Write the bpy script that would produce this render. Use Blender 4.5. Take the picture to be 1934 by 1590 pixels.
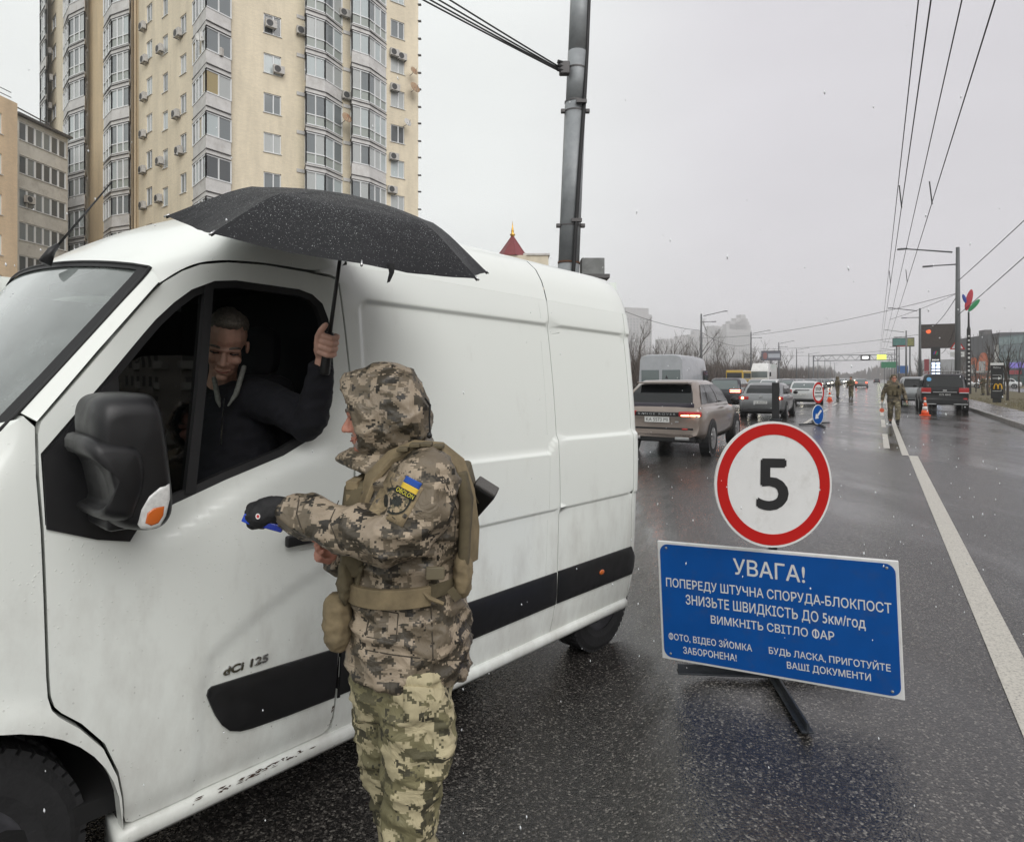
import bpy, bmesh, math, random
from mathutils import Vector, Matrix, noise
from mathutils.geometry import delaunay_2d_cdt

R = math.radians
PI = math.pi
random.seed(7)
for o in list(bpy.data.objects):
    bpy.data.objects.remove(o)
scene = bpy.context.scene
COL = scene.collection

# ------------------------------------------------------------------ camera
cam_d = bpy.data.cameras.new('camera')
cam = bpy.data.objects.new('camera', cam_d)
COL.objects.link(cam)
cam.location = (0, 0, 1.66)
cam.rotation_euler = (R(90), 0, 0)
cam_d.sensor_fit = 'HORIZONTAL'
cam_d.sensor_width = 36
cam_d.lens = 36 * 1200 / 1934
cam_d.shift_y = -81 / 1934
cam_d.clip_start = 0.05
cam_d.clip_end = 6000
scene.camera = cam
scene.render.resolution_x, scene.render.resolution_y = 1024, 841

# ------------------------------------------------------------------ sky: closed overcast, paler to the left
world = bpy.data.worlds.new('World')
scene.world = world
world.use_nodes = True
wn, wl = world.node_tree.nodes, world.node_tree.links
for n in list(wn):
    wn.remove(n)
w_out = wn.new('ShaderNodeOutputWorld')
w_bg = wn.new('ShaderNodeBackground')
w_sky = wn.new('ShaderNodeTexSky')
w_sky.sky_type = 'NISHITA'
w_sky.sun_disc = False
w_sky.sun_elevation = R(48)
w_sky.sun_rotation = R(200)
w_sky.air_density = 1.5
w_sky.dust_density = 5
w_bw = wn.new('ShaderNodeHueSaturation')
w_bw.inputs['Saturation'].default_value = 0.25
w_bw.inputs['Value'].default_value = 0.085
w_tc = wn.new('ShaderNodeTexCoord')
w_sep = wn.new('ShaderNodeSeparateXYZ')
w_at = wn.new('ShaderNodeMath'); w_at.operation = 'ARCTAN2'
w_mr = wn.new('ShaderNodeMapRange'); w_mr.interpolation_type = 'SMOOTHERSTEP'
w_mr.inputs[1].default_value = R(-6); w_mr.inputs[2].default_value = R(26)
w_noi = wn.new('ShaderNodeTexNoise')
w_noi.inputs['Scale'].default_value = 2.2
w_noi.inputs['Detail'].default_value = 4
w_noi.inputs['Roughness'].default_value = .45
w_map = wn.new('ShaderNodeMapping'); w_map.inputs['Scale'].default_value = (1, 1, 2.5)
w_col = wn.new('ShaderNodeMixRGB')
w_col.inputs[1].default_value = (.655, .675, .665, 1)
w_col.inputs[2].default_value = (.525, .512, .54, 1)
w_cl = wn.new('ShaderNodeMapRange')
w_cl.inputs[1].default_value = .3; w_cl.inputs[2].default_value = .7
w_cl.inputs[3].default_value = .93; w_cl.inputs[4].default_value = 1.05
w_mul = wn.new('ShaderNodeVectorMath'); w_mul.operation = 'SCALE'
w_mix = wn.new('ShaderNodeMixRGB'); w_mix.inputs[0].default_value = .93
wl.new(w_tc.outputs['Generated'], w_sep.inputs[0])
wl.new(w_sep.outputs[0], w_at.inputs[0]); wl.new(w_sep.outputs[1], w_at.inputs[1])
wl.new(w_at.outputs[0], w_mr.inputs[0]); wl.new(w_mr.outputs[0], w_col.inputs[0])
wl.new(w_tc.outputs['Generated'], w_map.inputs[0]); wl.new(w_map.outputs[0], w_noi.inputs[0])
wl.new(w_noi.outputs[0], w_cl.inputs[0])
wl.new(w_col.outputs[0], w_mul.inputs[0]); wl.new(w_cl.outputs[0], w_mul.inputs['Scale'])
wl.new(w_sky.outputs[0], w_bw.inputs['Color'])
wl.new(w_bw.outputs[0], w_mix.inputs[1]); wl.new(w_mul.outputs[0], w_mix.inputs[2])
wl.new(w_mix.outputs[0], w_bg.inputs[0]); wl.new(w_bg.outputs[0], w_out.inputs[0])
w_bg.inputs[1].default_value = 1.10
scene.cycles.volume_bounces = 1
scene.cycles.max_bounces = 6; scene.cycles.diffuse_bounces = 3; scene.cycles.glossy_bounces = 3; scene.cycles.transmission_bounces = 4; scene.cycles.transparent_max_bounces = 8

sun_d = bpy.data.lights.new('sun', 'SUN')
sun = bpy.data.objects.new('sun', sun_d)
COL.objects.link(sun)
sun_d.energy = 1.5
sun_d.angle = R(50)
sun_d.color = (1, .985, .96)
# high behind the camera, a little to its right
sun.rotation_euler = Vector((-.42, .78, -.66)).to_track_quat('-Z', 'Y').to_euler()
vs = scene.view_settings
vs.view_transform = 'Standard'; vs.look = 'None'; vs.exposure = 0.40; vs.gamma = 1
vs.use_curve_mapping = False

# ------------------------------------------------------------------ helpers
class MB:
    """collects shapes; build() links them as ONE mesh object"""
    def __init__(s): s.v = []; s.f = []; s.m = []
    def add(s, vs, fs, mat=0, M=None):
        b = len(s.v)
        for p in vs:
            s.v.append(tuple(M @ Vector(p)) if M is not None else tuple(p))
        for f in fs:
            s.f.append([i + b for i in f]); s.m.append(mat)
        return s
    def box(s, c, d, M=None, mat=0, rz=0):
        x, y, z = d[0]/2, d[1]/2, d[2]/2
        vs = [(a*x, b*y, e*z) for e in (-1, 1) for b in (-1, 1) for a in (-1, 1)]
        T = Matrix.Translation(c)
        if rz: T = T @ Matrix.Rotation(rz, 4, 'Z')
        if M is not None: T = M @ T
        return s.add(vs, [(0,2,3,1),(4,5,7,6),(0,1,5,4),(2,6,7,3),(0,4,6,2),(1,3,7,5)], mat, T)
    def bar(s, a, b, w, h=None, mat=0, up=(0, 0, 1)):
        """box beam from a to b, w wide, h high"""
        h = h or w
        a, b = Vector(a), Vector(b); d = b - a; L = d.length
        y = d.normalized(); x = y.cross(Vector(up))
        if x.length < 1e-4: x = y.cross(Vector((0, 1, 0)))
        x.normalize(); z = x.cross(y)
        T = Matrix((( x[0], y[0], z[0], (a[0]+b[0])/2), (x[1], y[1], z[1], (a[1]+b[1])/2), (x[2], y[2], z[2], (a[2]+b[2])/2), (0,0,0,1)))
        return s.box((0,0,0), (w, L, h), T, mat)
    def tube(s, pts, r, n=8, mat=0, cap=True, flat=1.0):
        pts = [Vector(p) for p in pts]
        if not isinstance(r, (list, tuple)): r = [r]*len(pts)
        rings = []; prev = None
        for i, p in enumerate(pts):
            d = (pts[min(i+1, len(pts)-1)] - pts[max(i-1, 0)])
            d = d.normalized() if d.length > 1e-9 else Vector((0, 0, 1))
            if prev is None:
                ref = Vector((0, 0, 1)) if abs(d.z) < .9 else Vector((0, 1, 0))
                x = ref.cross(d).normalized()
            else:
                x = (prev - d*prev.dot(d))
                x = x.normalized() if x.length > 1e-6 else d.orthogonal().normalized()
            prev = x; y = d.cross(x)
            rings.append([p + x*(r[i]*math.cos(2*PI*k/n)) + y*(r[i]*flat*math.sin(2*PI*k/n)) for k in range(n)])
        return s.loft(rings, cap, mat)
    def loft(s, rings, cap=True, mat=0, closed=True):
        n = len(rings[0]); vs = [p for r in rings for p in r]; fs = []
        for i in range(len(rings)-1):
            for k in range(n if closed else n-1):
                k2 = (k+1) % n
                fs.append((i*n+k, i*n+k2, (i+1)*n+k2, (i+1)*n+k))
        if cap:
            fs.append(tuple(range(n-1, -1, -1))); fs.append(tuple((len(rings)-1)*n + k for k in range(n)))
        return s.add(vs, fs, mat)
    def lathe(s, prof, n=16, M=None, mat=0, cap=True):
        vs = []; fs = []
        for r, z in prof:
            for k in range(n): vs.append((r*math.cos(2*PI*k/n), r*math.sin(2*PI*k/n), z))
        for i in range(len(prof)-1):
            for k in range(n):
                k2 = (k+1) % n
                fs.append((i*n+k, i*n+k2, (i+1)*n+k2, (i+1)*n+k))
        if cap and prof[0][0] > 1e-6: fs.append(tuple(range(n-1, -1, -1)))
        if cap and prof[-1][0] > 1e-6: fs.append(tuple((len(prof)-1)*n+k for k in range(n)))
        return s.add(vs, fs, mat, M)
    def ell(s, c, r, nu=14, nv=9, M=None, mat=0):
        if not isinstance(r, (list, tuple)): r = (r, r, r)
        T = Matrix.Translation(c)
        if M is not None: T = T @ M
        vs = [(0, 0, -r[2])]; fs = []
        for j in range(1, nv):
            a = -PI/2 + PI*j/nv
            for k in range(nu):
                b = 2*PI*k/nu
                vs.append((r[0]*math.cos(a)*math.cos(b), r[1]*math.cos(a)*math.sin(b), r[2]*math.sin(a)))
        vs.append((0, 0, r[2])); t = len(vs)-1
        for k in range(nu):
            k2 = (k+1) % nu
            fs.append((0, 1+k2, 1+k)); fs.append((t, t-nu+k, t-nu+k2))
        for j in range(nv-2):
            for k in range(nu):
                k2 = (k+1) % nu; b = 1+j*nu
                fs.append((b+k, b+k2, b+nu+k2, b+nu+k))
        return s.add(vs, fs, mat, T)
    def prism(s, poly, z0, z1, M=None, mat=0):
        n = len(poly)
        vs = [(p[0], p[1], z0) for p in poly] + [(p[0], p[1], z1) for p in poly]
        fs = [tuple(range(n-1, -1, -1)), tuple(range(n, 2*n))] + [(k, (k+1) % n, n+(k+1) % n, n+k) for k in range(n)]
        return s.add(vs, fs, mat, M)
    def dome(s, poly, depth, back=0.0, M=None, mat=0, rings=5, power=.5):
        """outline inflated towards +z (local), flat back at -back"""
        n = len(poly); cx = sum(p[0] for p in poly)/n; cy = sum(p[1] for p in poly)/n
        R_ = [[(p[0], p[1], -back) for p in poly]]
        for i in range(rings+1):
            t = i/rings; k = math.cos(t*PI/2)**power if i < rings else .02
            R_.append([(cx+(p[0]-cx)*k, cy+(p[1]-cy)*k, depth*math.sin(t*PI/2)) for p in poly])
        b = MB().loft(R_, True)
        return s.add(b.v, b.f, mat, M)
    def mesh(s, name, mats=(), smooth=False):
        me = bpy.data.meshes.new(name)
        me.from_pydata(s.v, [], s.f)
        for m in (mats if isinstance(mats, (list, tuple)) else [mats]): me.materials.append(m)
        if any(s.m): me.polygons.foreach_set('material_index', s.m)
        bm = bmesh.new(); bm.from_mesh(me)
        bmesh.ops.recalc_face_normals(bm, faces=bm.faces)
        bm.to_mesh(me); bm.free()
        if smooth: me.polygons.foreach_set('use_smooth', [True]*len(me.polygons))
        me.update()
        return me
    def build(s, name, mats, parent=None, smooth=False, bevel=0, seg=2, angle=40, sub=0):
        o = bpy.data.objects.new(name, s.mesh(name, mats, smooth))
        COL.objects.link(o)
        if parent: o.parent = parent
        if sub:
            m = o.modifiers.new('s', 'SUBSURF'); m.levels = m.render_levels = sub
        if bevel:
            m = o.modifiers.new('b', 'BEVEL'); m.width = bevel; m.segments = seg; m.limit_method = 'ANGLE'; m.angle_limit = R(angle)
            if not smooth: o.data.polygons.foreach_set('use_smooth', [True]*len(o.data.polygons))
            m2 = o.modifiers.new('wn', 'WEIGHTED_NORMAL'); m2.keep_sharp = True
        elif smooth == 'auto':
            try: o.data.set_sharp_from_angle(angle=R(angle))
            except Exception: pass
        return o

def tag(o, label=None, cat=None, group=None, kind=None):
    if label: o['label'] = label
    if cat: o['category'] = cat
    if group: o['group'] = group
    if kind: o['kind'] = kind
    return o

def thing(name, label, cat, M=None, loc=(0, 0, 0), rz=0, group=None):
    o = bpy.data.objects.new(name, None); COL.objects.link(o)
    o.empty_display_size = .2
    if M is not None: o.matrix_world = M
    else: o.location = loc; o.rotation_euler = (0, 0, rz)
    return tag(o, label, cat, group)

def new_obj(name, me, parent=None, M=None):
    o = bpy.data.objects.new(name, me); COL.objects.link(o)
    if parent: o.parent = parent
    if M is not None: o.matrix_local = M
    return o

def copy_tree(o, parent=None):
    c = o.copy(); COL.objects.link(c)
    if parent: c.parent = parent
    for ch in o.children: copy_tree(ch, c)
    return c

def smoothstep(a, b, x):
    t = max(0., min(1., (x-a)/(b-a))); return t*t*(3-2*t)

def lerp(a, b, t): return a+(b-a)*t

def hermite(xs, ys, x):
    if x <= xs[0]: return ys[0]
    if x >= xs[-1]: return ys[-1]
    i = 0
    while x > xs[i+1]: i += 1
    def tan(k):
        if k == 0: return (ys[1]-ys[0])/(xs[1]-xs[0])
        if k == len(xs)-1: return (ys[-1]-ys[-2])/(xs[-1]-xs[-2])
        return (ys[k+1]-ys[k-1])/(xs[k+1]-xs[k-1])
    h = xs[i+1]-xs[i]; t = (x-xs[i])/h
    return ((2*t**3-3*t*t+1)*ys[i] + (t**3-2*t*t+t)*h*tan(i) + (-2*t**3+3*t*t)*ys[i+1] + (t**3-t*t)*h*tan(i+1))

def inside(poly, x, y):
    c = False; n = len(poly); j = n-1
    for i in range(n):
        xi, yi = poly[i][0], poly[i][1]; xj, yj = poly[j][0], poly[j][1]
        if (yi > y) != (yj > y) and x < (xj-xi)*(y-yi)/(yj-yi)+xi: c = not c
        j = i
    return c

def dist_poly(poly, x, y, closed=True):
    best = 1e9; n = len(poly)
    for i in range(n if closed else n-1):
        ax, ay = poly[i][:2]; bx, by = poly[(i+1) % n][:2]
        dx, dy = bx-ax, by-ay; L = dx*dx+dy*dy
        t = max(0, min(1, ((x-ax)*dx+(y-ay)*dy)/L)) if L else 0
        d = math.hypot(x-ax-t*dx, y-ay-t*dy)
        if d < best: best = d
    return best

def resample(poly, step, closed=True):
    out = []; n = len(poly)
    for i in range(n if closed else n-1):
        a, b = poly[i], poly[(i+1) % n]
        k = max(1, int(math.hypot(b[0]-a[0], b[1]-a[1])/step+.5))
        for j in range(k): out.append((lerp(a[0], b[0], j/k), lerp(a[1], b[1], j/k)))
    if not closed: out.append(tuple(poly[-1][:2]))
    return out

def chaikin(poly, it=2, closed=True):
    for _ in range(it):
        out = []; n = len(poly)
        if not closed: out.append(poly[0])
        for i in range(n if closed else n-1):
            a, b = poly[i], poly[(i+1) % n]
            out.append(tuple(.75*a[k]+.25*b[k] for k in range(len(a)))); out.append(tuple(.25*a[k]+.75*b[k] for k in range(len(a))))
        if not closed: out.append(poly[-1])
        poly = out
    return poly

def sheet(poly, fn, xs, ys, hole=None, rim=.03, step=.02, rimdir=(0, 1, 0)):
    """2-D outline (with one hole) filled with a grid, lifted by fn(x, y), edges turned in by rim"""
    P = resample(poly, step); H = resample(hole, step) if hole else []
    pts = [Vector(p) for p in P]+[Vector(p) for p in H]
    n, h = len(P), len(H)
    ed = [(i, (i+1) % n) for i in range(n)]+[(n+i, n+(i+1) % h) for i in range(h)]
    for x in xs:
        for y in ys:
            if inside(P, x, y) and not (H and inside(H, x, y)) and dist_poly(poly, x, y) > step*.45 and not (H and dist_poly(hole, x, y) < step*.45):
                pts.append(Vector((x, y)))
    v, e, f, *_ = delaunay_2d_cdt(pts, ed, [], 0, 1e-5)
    fs = []
    for t in f:
        cx = sum(v[i][0] for i in t)/len(t); cy = sum(v[i][1] for i in t)/len(t)
        if inside(P, cx, cy) and not (H and inside(H, cx, cy)):
            a, b, c = (v[i] for i in t[:3]); ar = abs((b-a).x*(c-a).y-(b-a).y*(c-a).x)
            if ar > .03*max((b-a).length_squared, (c-a).length_squared, (c-b).length_squared): fs.append(tuple(t))
    V = [Vector(fn(p[0], p[1])) for p in v]
    mb = MB(); mb.add(V, fs)
    if rim:
        cnt = {}
        for t in fs:
            for a, b in zip(t, t[1:]+t[:1]): cnt[(min(a, b), max(a, b))] = cnt.get((min(a, b), max(a, b)), 0)+1
        d = Vector(rimdir)*rim
        for (a, b), c in cnt.items():
            if c == 1: mb.add([V[a], V[b], V[b]+d, V[a]+d], [(0, 1, 2, 3)])
    return mb

def frange(a, b, st):
    n = max(1, int(round((b-a)/st))); return [a+(b-a)*i/n for i in range(n+1)]

# ------------------------------------------------------------------ materials
def nodes_of(m):
    m.use_nodes = True
    return m.node_tree.nodes, m.node_tree.links, m.node_tree.nodes['Principled BSDF']

MATS = {}
def mat(name, col, rough=.5, metal=0, var=0, scale=6, bump=0, bscale=60, coat=0, emit=None, es=1, spec=.5, rvar=0, dirt=None, dscale=3, damt=.5, dth=.5):
    if name in MATS: return MATS[name]
    m = bpy.data.materials.new(name); N, L, B = nodes_of(m)
    B.inputs['Base Color'].default_value = (*col, 1)
    B.inputs['Roughness'].default_value = rough
    B.inputs['Metallic'].default_value = metal
    B.inputs['Coat Weight'].default_value = coat
    B.inputs['Specular IOR Level'].default_value = spec
    if coat: B.inputs['Coat Roughness'].default_value = .08
    if emit:
        B.inputs['Emission Color'].default_value = (*emit, 1); B.inputs['Emission Strength'].default_value = es
    tc = None
    if var or bump or rvar or dirt:
        tc = N.new('ShaderNodeTexCoord')
    last = None
    if var:
        n = N.new('ShaderNodeTexNoise'); n.inputs['Scale'].default_value = scale; n.inputs['Detail'].default_value = 6
        n.inputs['Roughness'].default_value = .62
        L.new(tc.outputs['Object'], n.inputs[0])
        r = N.new('ShaderNodeMapRange'); r.inputs[1].default_value = .28; r.inputs[2].default_value = .72
        r.inputs[3].default_value = 1-var; r.inputs[4].default_value = 1+var
        L.new(n.outputs[0], r.inputs[0])
        s = N.new('ShaderNodeVectorMath'); s.operation = 'SCALE'; s.inputs[0].default_value = col
        L.new(r.outputs[0], s.inputs['Scale']); L.new(s.outputs[0], B.inputs['Base Color']); last = s.outputs[0]
    if dirt:
        n = N.new('ShaderNodeTexNoise'); n.inputs['Scale'].default_value = dscale; n.inputs['Detail'].default_value = 8
        n.inputs['Roughness'].default_value = .7
        L.new(tc.outputs['Object'], n.inputs[0])
        r = N.new('ShaderNodeMapRange'); r.inputs[1].default_value = dth; r.inputs[2].default_value = dth+.2; r.inputs[4].default_value = damt
        L.new(n.outputs[0], r.inputs[0])
        x = N.new('ShaderNodeMixRGB'); x.inputs[2].default_value = (*dirt, 1)
        if last: L.new(last, x.inputs[1])
        else: x.inputs[1].default_value = (*col, 1)
        L.new(r.outputs[0], x.inputs[0]); L.new(x.outputs[0], B.inputs['Base Color'])
    if rvar:
        n = N.new('ShaderNodeTexNoise'); n.inputs['Scale'].default_value = scale*1.7; n.inputs['Detail'].default_value = 4
        L.new(tc.outputs['Object'], n.inputs[0])
        r = N.new('ShaderNodeMapRange'); r.inputs[1].default_value = .3; r.inputs[2].default_value = .7
        r.inputs[3].default_value = max(.02, rough-rvar); r.inputs[4].default_value = rough+rvar
        L.new(n.outputs[0], r.inputs[0]); L.new(r.outputs[0], B.inputs['Roughness'])
    if bump:
        n = N.new('ShaderNodeTexNoise'); n.inputs['Scale'].default_value = bscale; n.inputs['Detail'].default_value = 3
        L.new(tc.outputs['Object'], n.inputs[0])
        b = N.new('ShaderNodeBump'); b.inputs['Strength'].default_value = min(1, bump); b.inputs['Distance'].default_value = .5/bscale
        L.new(n.outputs[0], b.inputs['Height']); L.new(b.outputs[0], B.inputs['Normal'])
    MATS[name] = m
    return m

def glass(name, tint=(.8, .84, .83), ior=1.5, rough=.01, gain=1.0, film=0):
    """thin pane: fresnel reflection over a tinted see-through"""
    if name in MATS: return MATS[name]
    m = bpy.data.materials.new(name); m.use_nodes = True
    N, L = m.node_tree.nodes, m.node_tree.links
    N.remove(N['Principled BSDF'])
    o = N['Material Output']
    t = N.new('ShaderNodeBsdfTransparent'); t.inputs[0].default_value = (*tint, 1)
    g = N.new('ShaderNodeBsdfGlossy'); g.inputs['Roughness'].default_value = rough
    fr = N.new('ShaderNodeFresnel'); fr.inputs[0].default_value = ior
    mu = N.new('ShaderNodeMath'); mu.operation = 'MULTIPLY'; mu.inputs[1].default_value = gain; mu.use_clamp = True
    mx = N.new('ShaderNodeMixShader')
    L.new(fr.outputs[0], mu.inputs[0]); L.new(mu.outputs[0], mx.inputs[0]); L.new(t.outputs[0], mx.inputs[1]); L.new(g.outputs[0], mx.inputs[2])
    if film:      # wet, slightly dirty film; its pale diffuse colour also stands in for sky reflection
        tc = N.new('ShaderNodeTexCoord'); n = N.new('ShaderNodeTexNoise'); n.inputs['Scale'].default_value = 9; n.inputs['Detail'].default_value = 9; n.inputs['Roughness'].default_value = .7
        L.new(tc.outputs['Object'], n.inputs[0])
        r = N.new('ShaderNodeMapRange'); r.inputs[1].default_value = .35; r.inputs[2].default_value = .7; r.inputs[3].default_value = film*.8; r.inputs[4].default_value = film*1.25
        L.new(n.outputs[0], r.inputs[0])
        d = N.new('ShaderNodeBsdfDiffuse'); d.inputs[0].default_value = (.62, .68, .66, 1)
        m2 = N.new('ShaderNodeMixShader'); L.new(r.outputs[0], m2.inputs[0]); L.new(mx.outputs[0], m2.inputs[1]); L.new(d.outputs[0], m2.inputs[2]); L.new(m2.outputs[0], o.inputs[0])
    else: L.new(mx.outputs[0], o.inputs[0])
    MATS[name] = m
    return m

def camo(name, cols, cell=.012, scale=7.0, rough=.6, wet=0.0):
    """digital camouflage: noise read on a snapped grid, constant steps"""
    if name in MATS: return MATS[name]
    m = bpy.data.materials.new(name); N, L, B = nodes_of(m)
    tc = N.new('ShaderNodeTexCoord')
    sn = N.new('ShaderNodeVectorMath'); sn.operation = 'SNAP'; sn.inputs[1].default_value = (cell, cell, cell)
    L.new(tc.outputs['Object'], sn.inputs[0])
    prev = None
    ths = (.0, .50, .545, .60)
    for i, c in enumerate(cols):
        if i == 0:
            rgb = N.new('ShaderNodeRGB'); rgb.outputs[0].default_value = (*c, 1); prev = rgb.outputs[0]; continue
        ad = N.new('ShaderNodeVectorMath'); ad.operation = 'ADD'; ad.inputs[1].default_value = (3.7*i, 1.9*i, 5.3*i)
        L.new(sn.outputs[0], ad.inputs[0])
        mp = N.new('ShaderNodeMapping'); mp.inputs['Scale'].default_value = (1, 1, 1.25)
        L.new(ad.outputs[0], mp.inputs[0])
        n = N.new('ShaderNodeTexNoise'); n.inputs['Scale'].default_value = scale*(1+.35*(i-1)); n.inputs['Detail'].default_value = 5
        n.inputs['Roughness'].default_value = .58
        L.new(mp.outputs[0], n.inputs[0])
        g = N.new('ShaderNodeMath'); g.operation = 'GREATER_THAN'; g.inputs[1].default_value = ths[i]
        L.new(n.outputs[0], g.inputs[0])
        x = N.new('ShaderNodeMixRGB'); x.inputs[2].default_value = (*c, 1)
        L.new(g.outputs[0], x.inputs[0]); L.new(prev, x.inputs[1]); prev = x.outputs[0]
    w = N.new('ShaderNodeTexNoise'); w.inputs['Scale'].default_value = 5; w.inputs['Detail'].default_value = 4
    L.new(tc.outputs['Object'], w.inputs[0])
    r = N.new('ShaderNodeMapRange'); r.inputs[1].default_value = .35; r.inputs[2].default_value = .65; r.inputs[3].default_value = 1-wet; r.inputs[4].default_value = 1.05
    L.new(w.outputs[0], r.inputs[0])
    s = N.new('ShaderNodeVectorMath'); s.operation = 'SCALE'
    L.new(prev, s.inputs[0]); L.new(r.outputs[0], s.inputs['Scale']); L.new(s.outputs[0], B.inputs['Base Color'])
    r2 = N.new('ShaderNodeMapRange'); r2.inputs[1].default_value = .35; r2.inputs[2].default_value = .65; r2.inputs[3].default_value = rough-.25*min(1, wet*2); r2.inputs[4].default_value = rough+.1
    L.new(w.outputs[0], r2.inputs[0]); L.new(r2.outputs[0], B.inputs['Roughness'])
    wv = N.new('ShaderNodeTexNoise'); wv.inputs['Scale'].default_value = 900; wv.inputs['Detail'].default_value = 1
    L.new(tc.outputs['Object'], wv.inputs[0])
    b = N.new('ShaderNodeBump'); b.inputs['Strength'].default_value = .25; b.inputs['Distance'].default_value = .001
    fo = N.new('ShaderNodeTexNoise'); fo.inputs['Scale'].default_value = 13; fo.inputs['Detail'].default_value = 3; fo.inputs['Distortion'].default_value = 1.6
    L.new(tc.outputs['Object'], fo.inputs[0])
    b0 = N.new('ShaderNodeBump'); b0.inputs['Strength'].default_value = .55; b0.inputs['Distance'].default_value = .022
    L.new(fo.outputs[0], b0.inputs['Height']); L.new(b0.outputs[0], b.inputs['Normal'])
    L.new(wv.outputs[0], b.inputs['Height']); L.new(b.outputs[0], B.inputs['Normal'])
    MATS[name] = m
    return m

def text_mesh(body, size=1, align='CENTER', extrude=.0, bold=0, shear=0, space=1, line=1):
    if 'Ф' in body:      # this letter is a bowl with a stem: set it as an O and add the stem
        me = text_mesh(body.replace('Ф', 'О'), size, 'LEFT', extrude, 0, shear, space, line)
        i = body.index('Ф'); pre = body[:i]
        mx_ = lambda t_: max(v.co.x for v in text_mesh(t_, size, 'LEFT', 0, 0, 0, space).vertices)
        x0 = mx_(pre+'|')-mx_('|') if pre else 0
        on = text_mesh('О', size, 'LEFT'); w = max(v.co.x for v in on.vertices); h = max(v.co.y for v in on.vertices); lo = min(v.co.y for v in on.vertices)
        cx = x0+(w+min(v.co.x for v in on.vertices))/2; t = .050*size; bm = bmesh.new(); bm.from_mesh(me)
        q = [bm.verts.new((cx+a*t, b, .0002)) for a, b in ((-1, lo-.03*size), (1, lo-.03*size), (1, h+.03*size), (-1, h+.03*size))]
        bm.faces.new(q); bm.to_mesh(me); bm.free(); return me
    cu = bpy.data.curves.new('t', 'FONT')
    cu.body = body; cu.size = size; cu.align_x = align; cu.align_y = 'CENTER'; cu.extrude = extrude
    cu.shear = shear; cu.space_character = space; cu.resolution_u = 4; cu.space_line = line
    o = bpy.data.objects.new('t', cu); COL.objects.link(o)
    dg = bpy.context.evaluated_depsgraph_get(); dg.update()
    me = bpy.data.meshes.new_from_object(o.evaluated_get(dg))
    bpy.data.objects.remove(o); bpy.data.curves.remove(cu)
    return me

def put_text(name, body, material, parent, M, w=None, h=None, **k):
    """text fitted to width w and height h, in the local xy plane of M"""
    me = text_mesh(body, **k)
    xs = [v.co.x for v in me.vertices]; ys = [v.co.y for v in me.vertices]
    if not xs: return None
    cx, cy = (max(xs)+min(xs))/2, (max(ys)+min(ys))/2
    sx = w/(max(xs)-min(xs)) if w else None
    sy = h/(max(ys)-min(ys)) if h else sx
    sx = sx or sy
    for v in me.vertices: v.co.x = (v.co.x-cx)*sx; v.co.y = (v.co.y-cy)*sy
    bold = k.get('bold', 0)
    if bold:      # heavier strokes: a few copies set side by side, each a hair above the last
        bm = bmesh.new(); 
        for i, (ox, oy) in enumerate(((0, 0), (1, 0), (-1, 0), (0, 1), (0, -1))):
            b2 = me.copy()
            for v in b2.vertices: v.co += Vector((ox*bold*sx*.9, oy*bold*sy*.9, .00012*i))
            bm.from_mesh(b2); bpy.data.meshes.remove(b2)
        bm.to_mesh(me); bm.free()
    me.materials.clear(); me.materials.append(material); me.name = name
    return new_obj(name, me, parent, M)

def remeshed(mb, voxel, smooth=6, fn=None, name='m', mats=()):
    """union of overlapping closed shapes as one continuous skin; fn(co, normal) displaces it"""
    me = mb.mesh('tmp'); o = bpy.data.objects.new('tmp', me); COL.objects.link(o)
    r = o.modifiers.new('r', 'REMESH'); r.mode = 'VOXEL'; r.voxel_size = voxel; r.use_smooth_shade = True
    if smooth:
        s = o.modifiers.new('s', 'SMOOTH'); s.iterations = smooth; s.factor = .5
    dg = bpy.context.evaluated_depsgraph_get(); dg.update()
    out = bpy.data.meshes.new_from_object(o.evaluated_get(dg)); out.name = name
    bpy.data.objects.remove(o); bpy.data.meshes.remove(me)
    if fn:
        nn = [v.normal.copy() for v in out.vertices]
        for v, n_ in zip(out.vertices, nn): v.co = v.co + n_*fn(v.co, n_)
    out.materials.clear()
    for m in (mats if isinstance(mats, (list, tuple)) else [mats]): out.materials.append(m)
    out.polygons.foreach_set('use_smooth', [True]*len(out.polygons))
    out.update()
    return out

# ------------------------------------------------------------------ frames of the place
EYE = Vector((0, 0, 1.66))
def at(px, py, d):
    """the point of the place seen at photograph position px, py, d metres ahead of the camera"""
    return Vector(((px-967)/1200*d, d, 1.66-(py-714)/1200*d))
# the kerb lane the van stands in falls gently: its own plane
UL = Vector((.0217, .005, 1)).normalized()
DL = Vector(((2025-967)/1200, 1, -(747-714)/1200)); AX = (DL-UL*DL.dot(UL)).normalized(); AY = UL.cross(AX).normalized()
HL = 1.77
OL = EYE + AY*2.18 - UL*HL
ML = Matrix(((AX[0], AY[0], UL[0], OL[0]), (AX[1], AY[1], UL[1], OL[1]), (AX[2], AY[2], UL[2], OL[2]), (0, 0, 0, 1)))
# the avenue: xr across, yr along
TH = math.atan((1656-967)/1200); CT, ST = math.cos(TH), math.sin(TH)
def rd(xr, yr, z=0): return Vector((xr*CT+yr*ST, -xr*ST+yr*CT, z))
def MR(xr, yr, z=0, rz=0):
    return Matrix.Translation(rd(xr, yr, z)) @ Matrix.Rotation(-TH+rz, 4, 'Z')
def gpx(px, py, z=0):
    d = (1.66-z)*1200/(py-714); return at(px, py, d)
def road_xy(p): return (p[0]*CT-p[1]*ST, p[0]*ST+p[1]*CT)
def ground_z(x, y):
    a = -.11-.0217*x-.005*y
    return a*(1-smoothstep(-.2, .32, x-.2025*y))*(1-smoothstep(9, 15, y))*smoothstep(-14, -8, x)
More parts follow.
